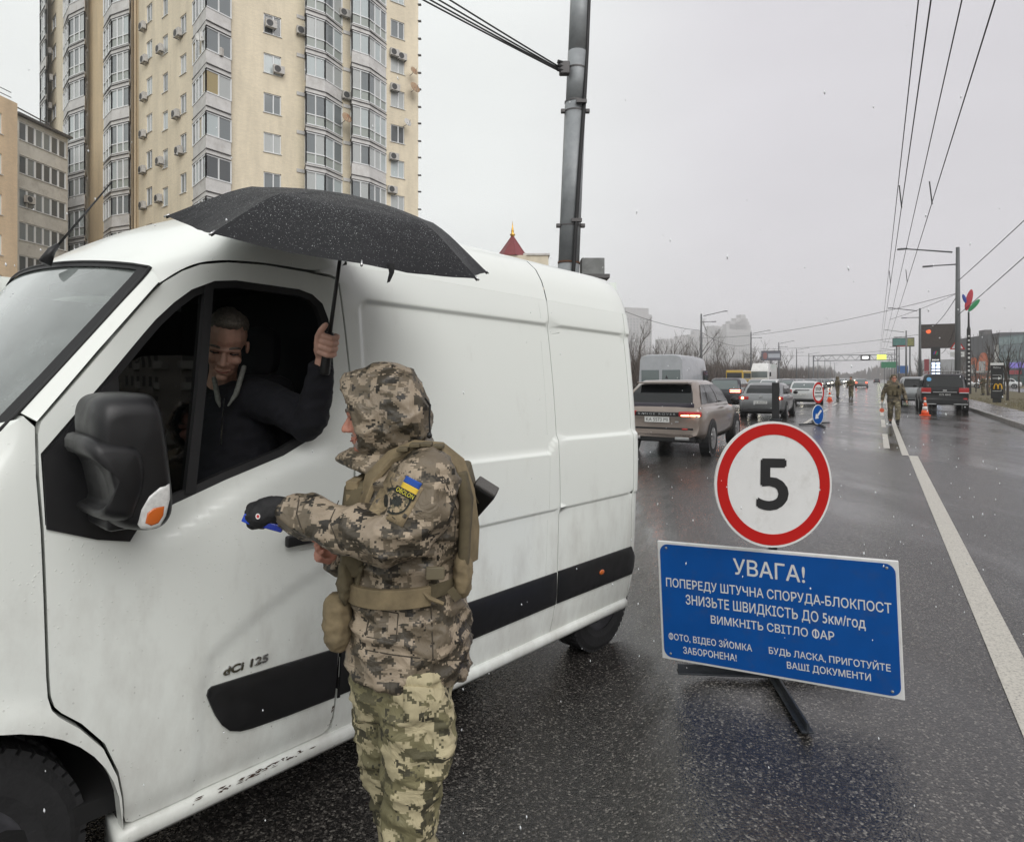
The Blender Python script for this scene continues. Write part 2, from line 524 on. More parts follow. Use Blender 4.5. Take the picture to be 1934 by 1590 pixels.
# ------------------------------------------------------------------ the ground and the avenue
def asphalt():
    m = bpy.data.materials.new('wet_asphalt'); N, L, B = nodes_of(m)
    tc = N.new('ShaderNodeTexCoord')
    v = N.new('ShaderNodeTexVoronoi'); v.inputs['Scale'].default_value = 105; v.inputs['Randomness'].default_value = 1
    L.new(tc.outputs['Object'], v.inputs[0])
    v2 = N.new('ShaderNodeTexVoronoi'); v2.inputs['Scale'].default_value = 105; v2.feature = 'DISTANCE_TO_EDGE'
    L.new(tc.outputs['Object'], v2.inputs[0])
    sp = N.new('ShaderNodeSeparateColor'); L.new(v.outputs['Color'], sp.inputs[0])
    rp = N.new('ShaderNodeValToRGB')
    rp.color_ramp.elements[0].color = (.019, .018, .0175, 1); rp.color_ramp.elements[1].color = (.24, .225, .20, 1)
    e = rp.color_ramp.elements.new(.55); e.color = (.047, .044, .041, 1)
    e = rp.color_ramp.elements.new(.86); e.color = (.098, .090, .082, 1)
    L.new(sp.outputs[0], rp.inputs[0])
    gap = N.new('ShaderNodeMapRange'); gap.inputs[1].default_value = .0; gap.inputs[2].default_value = .18
    gap.inputs[3].default_value = .35; gap.inputs[4].default_value = 1
    L.new(v2.outputs['Distance'], gap.inputs[0])
    s = N.new('ShaderNodeVectorMath'); s.operation = 'SCALE'; L.new(rp.outputs[0], s.inputs[0]); L.new(gap.outputs[0], s.inputs['Scale'])
    big = N.new('ShaderNodeTexNoise'); big.inputs['Scale'].default_value = .35; big.inputs['Detail'].default_value = 6
    mpb = N.new('ShaderNodeMapping'); mpb.inputs['Rotation'].default_value = (0, 0, TH); mpb.inputs['Scale'].default_value = (2.2, .5, 1)
    L.new(tc.outputs['Object'], mpb.inputs[0]); L.new(mpb.outputs[0], big.inputs[0])
    bg = N.new('ShaderNodeMapRange'); bg.inputs[1].default_value = .3; bg.inputs[2].default_value = .7; bg.inputs[3].default_value = .62; bg.inputs[4].default_value = 1.35
    L.new(big.outputs[0], bg.inputs[0])
    s2 = N.new('ShaderNodeVectorMath'); s2.operation = 'SCALE'; L.new(s.outputs[0], s2.inputs[0]); L.new(bg.outputs[0], s2.inputs['Scale'])
    L.new(s2.outputs[0], B.inputs['Base Color'])
    # standing water: stretched along the lanes
    mp = N.new('ShaderNodeMapping'); mp.inputs['Rotation'].default_value = (0, 0, TH); mp.inputs['Scale'].default_value = (.55, .16, 1)
    L.new(tc.outputs['Object'], mp.inputs[0])
    wn_ = N.new('ShaderNodeTexNoise'); wn_.inputs['Scale'].default_value = 1; wn_.inputs['Detail'].default_value = 5; wn_.inputs['Roughness'].default_value = .6
    L.new(mp.outputs[0], wn_.inputs[0])
    wr = N.new('ShaderNodeMapRange'); wr.inputs[1].default_value = .40; wr.inputs[2].default_value = .62; wr.inputs[3].default_value = .22; wr.inputs[4].default_value = .05
    L.new(wn_.outputs[0], wr.inputs[0]); L.new(wr.outputs[0], B.inputs['Roughness'])
    B.inputs['IOR'].default_value = 1.62
    bs = N.new('ShaderNodeMapRange'); bs.inputs[1].default_value = .40; bs.inputs[2].default_value = .62; bs.inputs[3].default_value = .45; bs.inputs[4].default_value = .10
    L.new(wn_.outputs[0], bs.inputs[0])
    rip = N.new('ShaderNodeTexNoise'); rip.inputs['Scale'].default_value = 26; rip.inputs['Detail'].default_value = 3
    L.new(tc.outputs['Object'], rip.inputs[0])
    b = N.new('ShaderNodeBump'); b.inputs['Distance'].default_value = .006
    L.new(bs.outputs[0], b.inputs['Strength']); L.new(v.outputs['Distance'], b.inputs['Height']); b.invert = True
    b2 = N.new('ShaderNodeBump'); b2.inputs['Distance'].default_value = .004; b2.inputs['Strength'].default_value = .28
    L.new(rip.outputs[0], b2.inputs['Height']); L.new(b.outputs[0], b2.inputs['Normal'])
    L.new(b2.outputs[0], B.inputs['Normal'])
    MATS['wet_asphalt'] = m
    return m

ASPH = asphalt()
m_grass_soil = mat('winter_soil', (.075, .066, .040), .9, var=.35, scale=1.5, bump=.6, bscale=25)
m_paint = mat('road_paint', (.50, .475, .42), .45, var=.12, scale=40, dirt=(.10, .095, .09), dscale=70, damt=.85, dth=.49, bump=.4, bscale=120)
m_kerb = mat('kerb_stone', (.20, .19, .18), .35, var=.2, scale=8, bump=.3, bscale=80)
m_slab = mat('wet_pavement', (.16, .15, .145), .22, var=.25, scale=2.5, rvar=.12, bump=.2, bscale=40)

g = MB()
for (x0, y0, x1, y1) in ((-1800, -300, 2600, 3600),):
    g.add([(x0, y0, -.45), (x1, y0, -.45), (x1, y1, -.45), (x0, y1, -.45)], [(0, 1, 2, 3)])
tag(g.build('ground', m_grass_soil), kind='structure')

def strip(xs, ys, zf):
    b = MB(); n = len(ys); vs = []
    for x in xs:
        for y in ys:
            p = rd(x, y); vs.append((p[0], p[1], zf(p[0], p[1])))
    fs = [(i*n+j, (i+1)*n+j, (i+1)*n+j+1, i*n+j+1) for i in range(len(xs)-1) for j in range(n-1)]
    return b.add(vs, fs)
xs = [-26, -18, -13] + frange(-10, 3, .2) + [3.5, 4.1]
ys = [-30, -12, -6] + frange(-4, 12, .2) + [14, 18, 25, 40, 80, 200, 500, 1200, 2500]
tag(strip(xs, ys, ground_z).build('road', ASPH, smooth=True), kind='structure')

def paint(name, x0, x1, y0, y1, label, group=None):
    b = MB(); n = max(2, int((y1-y0)/.4)) if y0 < 14 else 2
    yy = [lerp(y0, y1, i/(n-1)) for i in range(n)]; vs = []
    for y in yy:
        for x in (x0, x1):
            p = rd(x, y); vs.append((p[0], p[1], ground_z(p[0], p[1])+.004))
    b.add(vs, [(2*i, 2*i+1, 2*i+3, 2*i+2) for i in range(n-1)])
    o = b.build(name, m_paint); o['kind'] = 'structure'
    return o
paint('edge_line', .588, .755, -2, 16.0, 'l')
paint('edge_line', .470, .60, 16.0, 900, 'l')
for i in range(26):
    y = 17.4+i*7.5
    paint('dash_line', .14, .27, y, y+4.4, 'd')
for i in range(26):
    y = 25+i*9.0
    paint('lane_line', -2.35, -2.22, y, y+4.0, 'd')
for i in range(24):
    y = 30+i*12.0
    paint('lane_line', -5.9, -5.75, y, y+4.0, 'd')
for xr_ in (-11.6, -12.0):
    paint('median_line', xr_, xr_+.14, 20, 900, 'd')

# kerb: single stones, gutter, pavement, verge
stone = MB().box((0, 0, .06), (.16, .985, .20)).mesh('kerb_stone', m_kerb)
kerb_root = bpy.data.objects.new('kerb', None); COL.objects.link(kerb_root); kerb_root['kind'] = 'structure'
for i in range(70):
    o = new_obj('kerb_stone', stone, kerb_root)
    o.matrix_local = MR(4.18, 12+i*1.0, random.uniform(-.006, .006), random.uniform(-.006, .006))
b = MB(); b.add([tuple(rd(x, y, .14)) for y in (82, 900) for x in (4.10, 4.26)], [(0, 1, 3, 2)])
o = b.build('kerb_run', m_kerb, kerb_root)
slab_root = bpy.data.objects.new('pavement', None); COL.objects.link(slab_root); slab_root['kind'] = 'structure'
slab = MB().box((0, 0, .045), (1.49, 1.985, .2)).mesh('paving_slab', m_slab)
for i in range(28):
    o = new_obj('paving_slab', slab, slab_root)
    o.matrix_local = MR(5.03, 12+i*2.0, random.uniform(-.008, .004))
b = MB(); b.add([tuple(rd(x, y, .145)) for y in (67, 600) for x in (4.27, 5.78)], [(0, 1, 3, 2)])
b.build('paving_run', m_slab, slab_root)
m_turf = mat('turf_soil', (.105, .088, .045), .9, var=.4, scale=2.0, bump=.8, bscale=30)
def flat(name, x0, x1, y0, y1, z, m):
    b = MB(); b.add([tuple(rd(x, y, z)) for y in (y0, y1) for x in (x0, x1)], [(0, 1, 3, 2)])
    return tag(b.build(name, m), kind='structure')
flat('verge', 5.80, 13.5, 5, 400, .12, m_turf)
flat('path', 13.5, 18.5, 5, 400, .135, m_slab)
flat('verge', 18.5, 45, 5, 400, .13, m_turf)
flat('car_park', 45, 160, 5, 420, .14, mat('far_asphalt', (.09, .09, .09), .3, var=.2, scale=.5))
# short winter grass
gb = MB(); rg = random.Random(3)
for i in range(15000):
    yy = 14+rg.random()**1.7*46; xx = rg.uniform(5.9, 13.4) if rg.random() < .72 else rg.uniform(18.7, 27)
    p = rd(xx, yy, .12); h = rg.uniform(.04, .11); a = rg.uniform(0, PI); w = .012
    dx, dy = math.cos(a)*w, math.sin(a)*w; lx, ly = rg.uniform(-.04, .04), rg.uniform(-.04, .04)
    gb.add([(p[0]-dx, p[1]-dy, p[2]), (p[0]+dx, p[1]+dy, p[2]), (p[0]+lx, p[1]+ly, p[2]+h)], [(0, 1, 2)], rg.randrange(3))
o = gb.build('grass', [mat('grass_straw', (.17, .14, .06), .8), mat('grass_olive', (.085, .085, .03), .8), mat('grass_brown', (.10, .075, .04), .8)])
tag(o, 'short straw and olive winter grass on the verge beside the kerb', 'grass', kind='stuff')
# ------------------------------------------------------------------ white panel van (s along, y inwards, z up)
def paint_white():
    m = bpy.data.materials.new('van_white'); N, L, B = nodes_of(m)
    tc = N.new('ShaderNodeTexCoord'); sp = N.new('ShaderNodeSeparateXYZ'); L.new(tc.outputs['Object'], sp.inputs[0])
    # road grime: thickest at the bottom, streaked upwards
    mp = N.new('ShaderNodeMapping'); mp.inputs['Scale'].default_value = (4.5, 4.5, 1.8); L.new(tc.outputs['Object'], mp.inputs[0])
    n = N.new('ShaderNodeTexNoise'); n.inputs['Scale'].default_value = 1.4; n.inputs['Detail'].default_value = 9; n.inputs['Roughness'].default_value = .68
    L.new(mp.outputs[0], n.inputs[0])
    h = N.new('ShaderNodeMapRange'); h.inputs[1].default_value = .30; h.inputs[2].default_value = 1.35; h.inputs[3].default_value = .22; h.inputs[4].default_value = -.10
    L.new(sp.outputs[2], h.inputs[0])
    a = N.new('ShaderNodeMath'); a.operation = 'ADD'; L.new(n.outputs[0], a.inputs[0]); L.new(h.outputs[0], a.inputs[1])
    r = N.new('ShaderNodeMapRange'); r.inputs[1].default_value = .50; r.inputs[2].default_value = .92; r.inputs[4].default_value = .58
    L.new(a.outputs[0], r.inputs[0])
    x = N.new('ShaderNodeMixRGB'); x.inputs[1].default_value = (.82, .85, .805, 1); x.inputs[2].default_value = (.42, .40, .36, 1)
    L.new(r.outputs[0], x.inputs[0])
    # specks of mud
    vo = N.new('ShaderNodeTexVoronoi'); vo.inputs['Scale'].default_value = 55; L.new(tc.outputs['Object'], vo.inputs[0])
    v1 = N.new('ShaderNodeSeparateColor'); L.new(vo.outputs['Color'], v1.inputs[0])
    g1 = N.new('ShaderNodeMath'); g1.operation = 'GREATER_THAN'; g1.inputs[1].default_value = .93; L.new(v1.outputs[0], g1.inputs[0])
    g2 = N.new('ShaderNodeMath'); g2.operation = 'LESS_THAN'; g2.inputs[1].default_value = .16; L.new(vo.outputs['Distance'], g2.inputs[0])
    g3 = N.new('ShaderNodeMath'); g3.operation = 'MULTIPLY'; L.new(g1.outputs[0], g3.inputs[0]); L.new(g2.outputs[0], g3.inputs[1])
    hz = N.new('ShaderNodeMapRange'); hz.inputs[1].default_value = .3; hz.inputs[2].default_value = 1.1; hz.inputs[3].default_value = .7; hz.inputs[4].default_value = 0
    L.new(sp.outputs[2], hz.inputs[0])
    g4 = N.new('ShaderNodeMath'); g4.operation = 'MULTIPLY'; L.new(g3.outputs[0], g4.inputs[0]); L.new(hz.outputs[0], g4.inputs[1])
    x2 = N.new('ShaderNodeMixRGB'); x2.inputs[2].default_value = (.12, .10, .08, 1); L.new(g4.outputs[0], x2.inputs[0]); L.new(x.outputs[0], x2.inputs[1])
    L.new(x2.outputs[0], B.inputs['Base Color'])
    rr = N.new('ShaderNodeMapRange'); rr.inputs[3].default_value = .30; rr.inputs[4].default_value = .62; L.new(r.outputs[0], rr.inputs[0])
    L.new(rr.outputs[0], B.inputs['Roughness'])
    B.inputs['Coat Weight'].default_value = .55; B.inputs['Coat Roughness'].default_value = .12
    # rain drops standing on the paint
    dv = N.new('ShaderNodeTexVoronoi'); dv.inputs['Scale'].default_value = 70; L.new(tc.outputs['Object'], dv.inputs[0])
    dc = N.new('ShaderNodeSeparateColor'); L.new(dv.outputs['Color'], dc.inputs[0])
    d1 = N.new('ShaderNodeMapRange'); d1.inputs[1].default_value = .0; d1.inputs[2].default_value = .22; d1.inputs[3].default_value = 1; d1.inputs[4].default_value = 0
    L.new(dv.outputs['Distance'], d1.inputs[0])
    d2 = N.new('ShaderNodeMath'); d2.operation = 'GREATER_THAN'; d2.inputs[1].default_value = .86; L.new(dc.outputs[1], d2.inputs[0])
    d3 = N.new('ShaderNodeMath'); d3.operation = 'MULTIPLY'; L.new(d1.outputs[0], d3.inputs[0]); L.new(d2.outputs[0], d3.inputs[1])
    b = N.new('ShaderNodeBump'); b.inputs['Strength'].default_value = .5; b.inputs['Distance'].default_value = .003; L.new(d3.outputs[0], b.inputs['Height'])
    L.new(b.outputs[0], B.inputs['Normal'])
    return m
VW = paint_white()
m_blk = mat('black_plastic', (.010, .010, .011), .42, var=.25, scale=9, bump=.25, bscale=400, rvar=.08)
m_rub = mat('black_rubber', (.010, .010, .011), .6, bump=.2, bscale=200)
m_tyre = mat('tyre_rubber', (.014, .014, .015), .75, var=.3, scale=12, bump=.4, bscale=90)
m_dark = mat('cab_trim', (.008, .008, .010), .8, var=.2, scale=5)
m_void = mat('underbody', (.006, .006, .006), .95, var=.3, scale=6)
m_chrome = mat('chrome', (.55, .55, .55), .18, 1.0)
m_steel = mat('wheel_steel', (.09, .09, .10), .5, .6, var=.3, scale=20)
m_amber = mat('amber_lens', (.55, .12, .015), .2, coat=.6)
m_clear = mat('clear_lens', (.62, .62, .60), .12, coat=.8, var=.2, scale=60)
g_wind = glass('windscreen_glass', (.66, .74, .70), 1.52, .01, 2.4, .24)
g_side = glass('side_glass', (.16, .18, .18), 1.5, .01, 1.3)

PZ = [.33, .45, .7, 1.0, 1.3, 1.6, 1.9, 2.1, 2.25, 2.36, 2.44]
PY_ = [.04, .02, .005, 0, 0, .02, .055, .085, .115, .155, .20]
SHO = [(.60, 1.30), (.70, 1.262), (.78, 1.232), (.84, 1.25), (.99, 1.33), (1.2, 1.425), (1.5, 1.50)]
DCR = [(.935, .60), (.938, .70), (.941, .745), (.950, .785), (.972, .817), (1.117, .904), (1.279, .979), (1.46, 1.038), (1.6, 1.07)]
def sdrr(x, z, x0, x1, z0, z1, r):
    cx, cz = (x0+x1)/2, (z0+z1)/2; qx = abs(x-cx)-(x1-x0)/2+r; qz = abs(z-cz)-(z1-z0)/2+r
    return math.hypot(max(qx, 0), max(qz, 0))+min(max(qx, qz), 0)-r
def ysurf(s, z, door=None):
    if door is None: door = s < 1.48
    y = hermite(PZ, PY_, z)
    if s < .5: y += .10*((.5-s)/1.0)**1.6
    if s > 3.74: y += .10*((s-3.74)/.13)**2.2
    if not door:
        z0 = lerp(1.37, 1.446, smoothstep(2.80, 2.88, s))
        d = sdrr(s, z, 1.585, 9, z0, 2.098, .05)
        y += .016*(1-smoothstep(-.012, .012, d))
        y += .010*(1-smoothstep(1.038, 1.056, z))
        y -= .006*smoothstep(1.356, 1.372, z)*(1-smoothstep(1.37, 1.40, z)) if s < 2.8 else 0
    elif s > .46:
        zc = hermite([p[0] for p in SHO], [p[1] for p in SHO], s)
        f = smoothstep(.60, .78, s)*(1-smoothstep(1.36, 1.47, s))
        y += .022*smoothstep(-.035, .035, z-zc)*f
        if s > .93 and z < 1.12:
            zc = hermite([p[0] for p in DCR], [p[1] for p in DCR], s)
            y += .010*(1-smoothstep(-.012, .012, z-zc))*smoothstep(.93, .945, s)
        y += .006*smoothstep(.42, .36, z) if z < .42 else 0
    return y
def vs_(s, z, off=0): return (s, ysurf(s, z)+off, z)
def vd_(s, z, off=0): return (s, ysurf(s, z, True)+off, z)

van = thing('panel_van', 'white panel van with black mirror and side mouldings, driver window open', 'van', ML)
DOOR = [(.466, 1.591), (.469, 1.472), (.481, 1.323), (.493, 1.099), (.503, .90), (.508, .84), (.518, .805), (.534, .783), (.586, .731), (.649, .645), (.690, .54), (.706, .46), (.716, .38), (.722, .356), (.740, .346), (.80, .344), (1.1, .342), (1.40, .342), (1.44, .346), (1.458, .362), (1.464, .40), (1.466, .46), (1.474, .686), (1.497, .95), (1.514, 1.264), (1.518, 1.476), (1.511, 1.753), (1.487, 2.110), (1.483, 2.15), (1.472, 2.170), (1.45, 2.178), (1.355, 2.188), (1.175, 2.190), (1.038, 2.178), (.941, 2.155), (.88, 2.123), (.821, 2.078), (.782, 2.036), (.622, 1.825), (.473, 1.625)]
WIN = [(.472, 1.535), (.569, 1.664), (.669, 1.793), (.79, 1.949), (.847, 2.010), (.907, 2.062), (.988, 2.103), (1.067, 2.116), (1.319, 2.114), (1.376, 2.10), (1.413, 2.066), (1.432, 2.004), (1.441, 1.904), (1.441, 1.797), (1.433, 1.716), (1.415, 1.648), (1.373, 1.575), (1.318, 1.518), (1.226, 1.473), (1.009, 1.405), (.837, 1.343), (.697, 1.262), (.60, 1.285), (.484, 1.333)]
zs_d = frange(.36, 2.18, .024); ss_d = frange(.48, 1.52, .024)
door = sheet(DOOR, lambda s, z: vd_(s, z), ss_d, zs_d, hole=WIN, rim=.05).build('door', VW, van, smooth=True)
# rubber round the window opening
def frame_strip(poly, w, off, th, name, m, parent, fn=vs_, closed=True):
    b = MB(); P = resample(poly, .025, closed); n = len(P); r1 = []
    cx = sum(p[0] for p in P)/n; cy = sum(p[1] for p in P)/n
    rings = []
    for i in range(n):
        a, c = P[(i-1) % n], P[(i+1) % n]; dx, dy = c[0]-a[0], c[1]-a[1]; L = math.hypot(dx, dy) or 1
        nx, ny = -dy/L, dx/L
        if (cx-P[i][0])*nx+(cy-P[i][1])*ny < 0: nx, ny = -nx, -ny
        q = (P[i][0]+nx*w, P[i][1]+ny*w)
        A = Vector(fn(P[i][0], P[i][1], off)); Bq = Vector(fn(q[0], q[1], off+.004))
        rings.append([A, Bq, Bq+Vector((0, th, 0)), A+Vector((0, th, 0))])
    if closed: rings.append(rings[0])
    b.loft(rings, cap=not closed)
    return b.build(name, m, parent, smooth=False)
frame_strip(WIN, .026, .004, .03, 'window_seal', m_rub, door)
# sail panel in front of the glass, carries the mirror
SAIL = [(.476, 1.525), (.569, 1.652), (.669, 1.778), (.672, 1.70), (.662, 1.60), (.675, 1.45), (.70, 1.35), (.74, 1.30), (.70, 1.250), (.61, 1.272), (.486, 1.322)]
sheet(SAIL, lambda s, z: vs_(s, z, -.008), frange(.48, .75, .03), frange(1.25, 1.75, .03), rim=.03).build('sail_panel', m_blk, door, smooth=True)
# panes: front fixed pane, divider bar; the rear half is slid open
PANE = [(.672, 1.77), (.79, 1.925), (.847, 1.985), (.907, 2.037), (.962, 2.068), (.873, 1.362), (.70, 1.29)]
sheet(PANE, lambda s, z: vs_(s, z, .028), frange(.7, .96, .05), frange(1.3, 2.06, .05), rim=0).build('window_pane', g_side, door, smooth=True)
b = MB(); b.loft([[vs_(s0, z0, .0), vs_(s1, z0, .0), vs_(s1, z0, .05), vs_(s0, z0, .05)] for s0, s1, z0 in ((.872, .906, 1.372), (.915, .945, 1.72), (.955, .984, 2.085))])
b.build('window_divider', m_rub, door)
# pull handle and its scoop
b = MB(); b.dome([(-.05, -.03), (.05, -.03), (.062, 0), (.05, .032), (-.05, .032), (-.062, 0)], .004, .0)
MH = Matrix.Translation(vs_(1.33, 1.145, -.003)) @ Matrix.Rotation(R(90), 4, 'X')
o = b.build('handle_scoop', VW, door, smooth=True); o.matrix_local = MH
b = MB(); b.box((1.285, ysurf(1.285, 1.16)-.024, 1.163), (.15, .026, .042)); b.build('door_handle', m_blk, door, bevel=.008)
# mouldings
def slab_on(poly, off, depth, name, m, parent, step=.02, gs=.06, gz=.03, bulge=.004):
    xs = [p[0] for p in poly]; zs = [p[1] for p in poly]
    z0, z1 = min(zs), max(zs)
    return sheet(poly, lambda s, z: vs_(s, z, -off-bulge*math.sin(PI*max(0, min(1, (z-z0)/(z1-z0))))**.6 + .008*(1-smoothstep(0, .012, dist_poly(poly, s, z)))), frange(min(xs), max(xs), gs), frange(z0, z1, gz), rim=depth, step=step).build(name, m, parent, smooth=True)
slab_on([(.952, .680), (.956, .698), (.968, .706), (1.2, .699), (1.464, .689), (1.461, .489), (1.25, .494), (1.12, .502), (1.075, .509), (1.036, .527), (1.008, .558), (.984, .600), (.965, .645)], .016, .03, 'side_moulding', m_blk, door, gz=.02)
slab_on([(1.482, .688), (2.2, .688), (2.904, .688), (2.910, .502), (2.2, .496), (1.480, .490)], .016, .03, 'side_moulding', m_blk, van, gz=.02)
slab_on([(2.922, .690), (3.72, .688), (3.78, .600), (3.755, .497), (2.926, .503)], .016, .03, 'side_moulding', m_blk, van, gz=.02)
for s in (1.535, 3.353):
    b = MB(); b.ell((s, ysurf(s, .597)-.022, .597), (.027, .008, .016)); b.build('side_marker_lamp', m_amber, van, smooth=True)
MB().box((1.483, ysurf(1.47, .6)+.012, .58), (.012, .02, .2)).build('moulding_gap', m_void, van)
# raised badge
MT = Matrix.Translation(vs_(1.087, .744, -.005)) @ Matrix.Rotation(R(90), 4, 'X')
put_text('badge', 'dCi 125', m_chrome, door, MT, w=.160, h=.026, extrude=.0025, bold=.05, shear=.1, space=1.05)
# front wing
ARCH = [(.29+.41*math.cos(R(a)), .37+.425*math.sin(R(a))) for a in range(5, 176, 8)]
WING = [(.458, 1.612), (.461, 1.472), (.473, 1.323), (.485, 1.099), (.495, .90), (.500, .84), (.510, .80), (.527, .776), (.578, .724), (.640, .640), (.681, .537), (.697, .46), (.707, .38), (.712, .340)] + [(p[0], p[1]) for p in ARCH if p[0] < .70] + [(-.13, .36), (-.50, .40), (-.56, .70), (-.50, 1.0), (-.30, 1.16), (0, 1.30), (.2, 1.43), (.36, 1.575), (.432, 1.642)]
def wing_fn(s, z):
    y = ysurf(s, z)
    top = hermite([-.56, -.3, 0, .2, .36, .46], [.9, 1.16, 1.30, 1.43, 1.575, 1.64], s)
    d = top-z
    if d < .16: y += .09*(1-d/.16)**2*(1-smoothstep(.28, .44, s))
    a = math.hypot((s-.29)/.41, (z-.37)/.425)
    if a < 1.22 and z > .34: y -= .018*(1-smoothstep(1.06, 1.20, a))
    return (s, y, z)
wing = sheet(WING, wing_fn, frange(-.54, .70, .03), frange(.37, 1.62, .03), rim=.05).build('front_wing', VW, van, smooth=True)
# bonnet from the wing top across to the far wing
edge = [(-.56, .72), (-.50, 1.0), (-.30, 1.16), (0, 1.30), (.2, 1.43), (.36, 1.575), (.425, 1.635)]
rings = []
for s, z in edge:
    y0 = wing_fn(s, z)[1]; row = []
    for k in range(13):
        t = k/12; y = lerp(y0, 2.06-y0, t); q = 1-(2*t-1)**2
        row.append((s-.10*q-(.30*q if s > .1 else .2*q*max(0, (s+.3)/.4)), y, z+.05*q-(.20*q if s > .1 else 0)))
    rings.append(row)
MB().loft(rings, cap=False, closed=False).build('bonnet', VW, van, smooth=True)
# side panels
def cols(a, b): return sorted(frange(a, b, .09)+[v for v in (1.55, 1.56, 1.57, 1.578, 1.585, 1.592, 1.60, 1.612, 1.63, 2.79, 2.81, 2.83, 2.85, 2.87) if a < v < b])
rows = sorted(frange(.35, 2.24, .06)+[1.036, 1.04, 1.044, 1.048, 1.052, 1.058, 1.354, 1.360, 1.366, 1.372, 1.378, 1.384, 1.40, 1.43, 1.436, 1.442, 1.448, 1.454, 1.46, 2.04, 2.06, 2.075, 2.084, 2.09, 2.096, 2.102, 2.108, 2.114, 2.13])
rear_of_door = [(1.447, .330), (1.470, .352), (1.473, .40), (1.475, .46), (1.483, .686), (1.506, .95), (1.523, 1.264), (1.527, 1.476), (1.520, 1.753), (1.496, 2.110), (1.491, 2.156), (1.479, 2.179), (1.455, 2.188), (1.41, 2.1925), (1.40, 2.200), (1.533, 2.243)]
SA = rear_of_door + [(2.885, 2.243), (2.878, 2.126), (2.885, 1.75), (2.891, 1.356), (2.908, 1.055), (2.912, .695), (2.910, .50), (2.897, .330)]
sheet(SA, lambda s, z: (s, ysurf(s, z, False), z), cols(1.44, 2.9), rows, rim=.04, step=.04).build('side_panel', VW, van, smooth=True)
SB = [(2.903, .330), (2.916, .50), (2.918, .695), (2.914, 1.055), (2.897, 1.356), (2.891, 1.75), (2.884, 2.126), (2.891, 2.243), (3.715, 2.243), (3.705, 2.108), (3.706, 1.436), (3.716, .805), (3.735, .330)]
sheet(SB, vs_, cols(2.9, 3.74), rows, rim=.04, step=.04).build('side_panel', VW, van, smooth=True)
SC = [(3.741, .345), (3.722, .805), (3.712, 1.436), (3.711, 2.108), (3.721, 2.243), (3.87, 2.243), (3.87, .74), (3.83, .66), (3.78, .50)]
sheet(SC, vs_, sorted(frange(3.72, 3.87, .03)), rows, rim=.04, step=.03).build('rear_panel', VW, van, smooth=True)
# sill under door and panels, dented and scraped
b = MB(); rings = []
for s in frange(.70, 3.72, .06):
    w = .004*math.sin(s*17)+.003*math.sin(s*41) if s < 1.5 else 0
    rings.append([(s, .045+w, .337), (s, .028+w, .322), (s, .030, .290), (s, .06, .262), (s, .16, .25), (s, .16, .337)])
b.loft(rings); b.build('sill', VW, van, smooth=True)
b = MB(); rg = random.Random(5)
for k in range(46):
    s = rg.gauss(1.13, .11); z = .334+rg.uniform(-.012, .004); L_ = rg.uniform(.006, .035); t_ = rg.uniform(.001, .0035)
    b.add([(s, .0225, z), (s+L_*.4, .0225, z+t_), (s+L_, .0225, z+rg.uniform(-.002, .002)), (s+L_*.6, .0215, z-t_)], [(0, 1, 2, 3)])
for k in range(6):
    s = 1.462+rg.uniform(-.006, .006); z = rg.uniform(.36, .44); b.add([(s-.006, ysurf(s, z)-.0015, z), (s+.006, ysurf(s, z)-.0015, z+.01), (s, ysurf(s, z)-.0015, z+rg.uniform(.015, .04))], [(0, 1, 2)])
o = b.build('rust_scrapes', mat('rust', (.045, .022, .012), .9, var=.4, scale=80), van); o['kind'] = 'stuff'
# roof
FULL = [(.1138, 2.2435), (.135, 2.31), (.155, 2.36), (.20, 2.43), (.27, 2.487), (.38, 2.525), (.6, 2.552), (.82, 2.565), (1.03, 2.57)]
FULL = FULL + [(2.06-y, z) for y, z in FULL[-2::-1]]
nF = len(FULL)
def header(i):
    y, z = FULL[i]; t = (y-1.03)/.92; q = max(0, 1-t*t)
    return (.797-.16*q**.8, y, 2.122+.062*q**.8)
def roof_pt(s, i):
    y, z = FULL[i]; hs, hy, hz = header(i)
    t = max(0, min(1, (s-hs)/(1.75-hs))); k = 1-(1-t)**2.3
    return (s, y, lerp(hz, z, k))
rings = []
for j in range(22):
    f = (j/21)**1.15; row = []
    for i in range(nF):
        hs = header(i)[0]; s = lerp(hs, 1.533, f)
        p = roof_pt(s, i)
        if i in (0, nF-1):
            dz = hermite([.78, .821, .88, .941, 1.038, 1.175, 1.355, 1.40, 1.533], [2.046, 2.086, 2.131, 2.163, 2.186, 2.198, 2.1995, 2.2005, 2.2435], s)
            yy = ysurf(max(s, .5), dz); p = (s, yy if i == 0 else 2.06-yy, dz)
        row.append(p)
    rings.append(row)
o = MB().loft(rings, cap=False, closed=False).build('cab_roof', VW, van, smooth=True, sub=1)
rings = [[roof_pt(s, i) for i in range(nF)] for s in [1.538, 1.6, 1.65, 1.7, 1.75, 2.2, 2.884]]
MB().loft(rings, cap=False, closed=False).build('roof', VW, van, smooth=True)
rings = [[(s, FULL[i][0]+(.10*((s-3.74)/.13)**2.2 if s > 3.74 and i < nF//2 else 0), FULL[i][1]-(.06*((s-3.74)/.13)**2 if s > 3.74 else 0)) for i in range(nF)] for s in [2.892, 3.2, 3.6, 3.74, 3.79, 3.83, 3.87]]
MB().loft(rings, cap=False, closed=False).build('roof', VW, van, smooth=True)
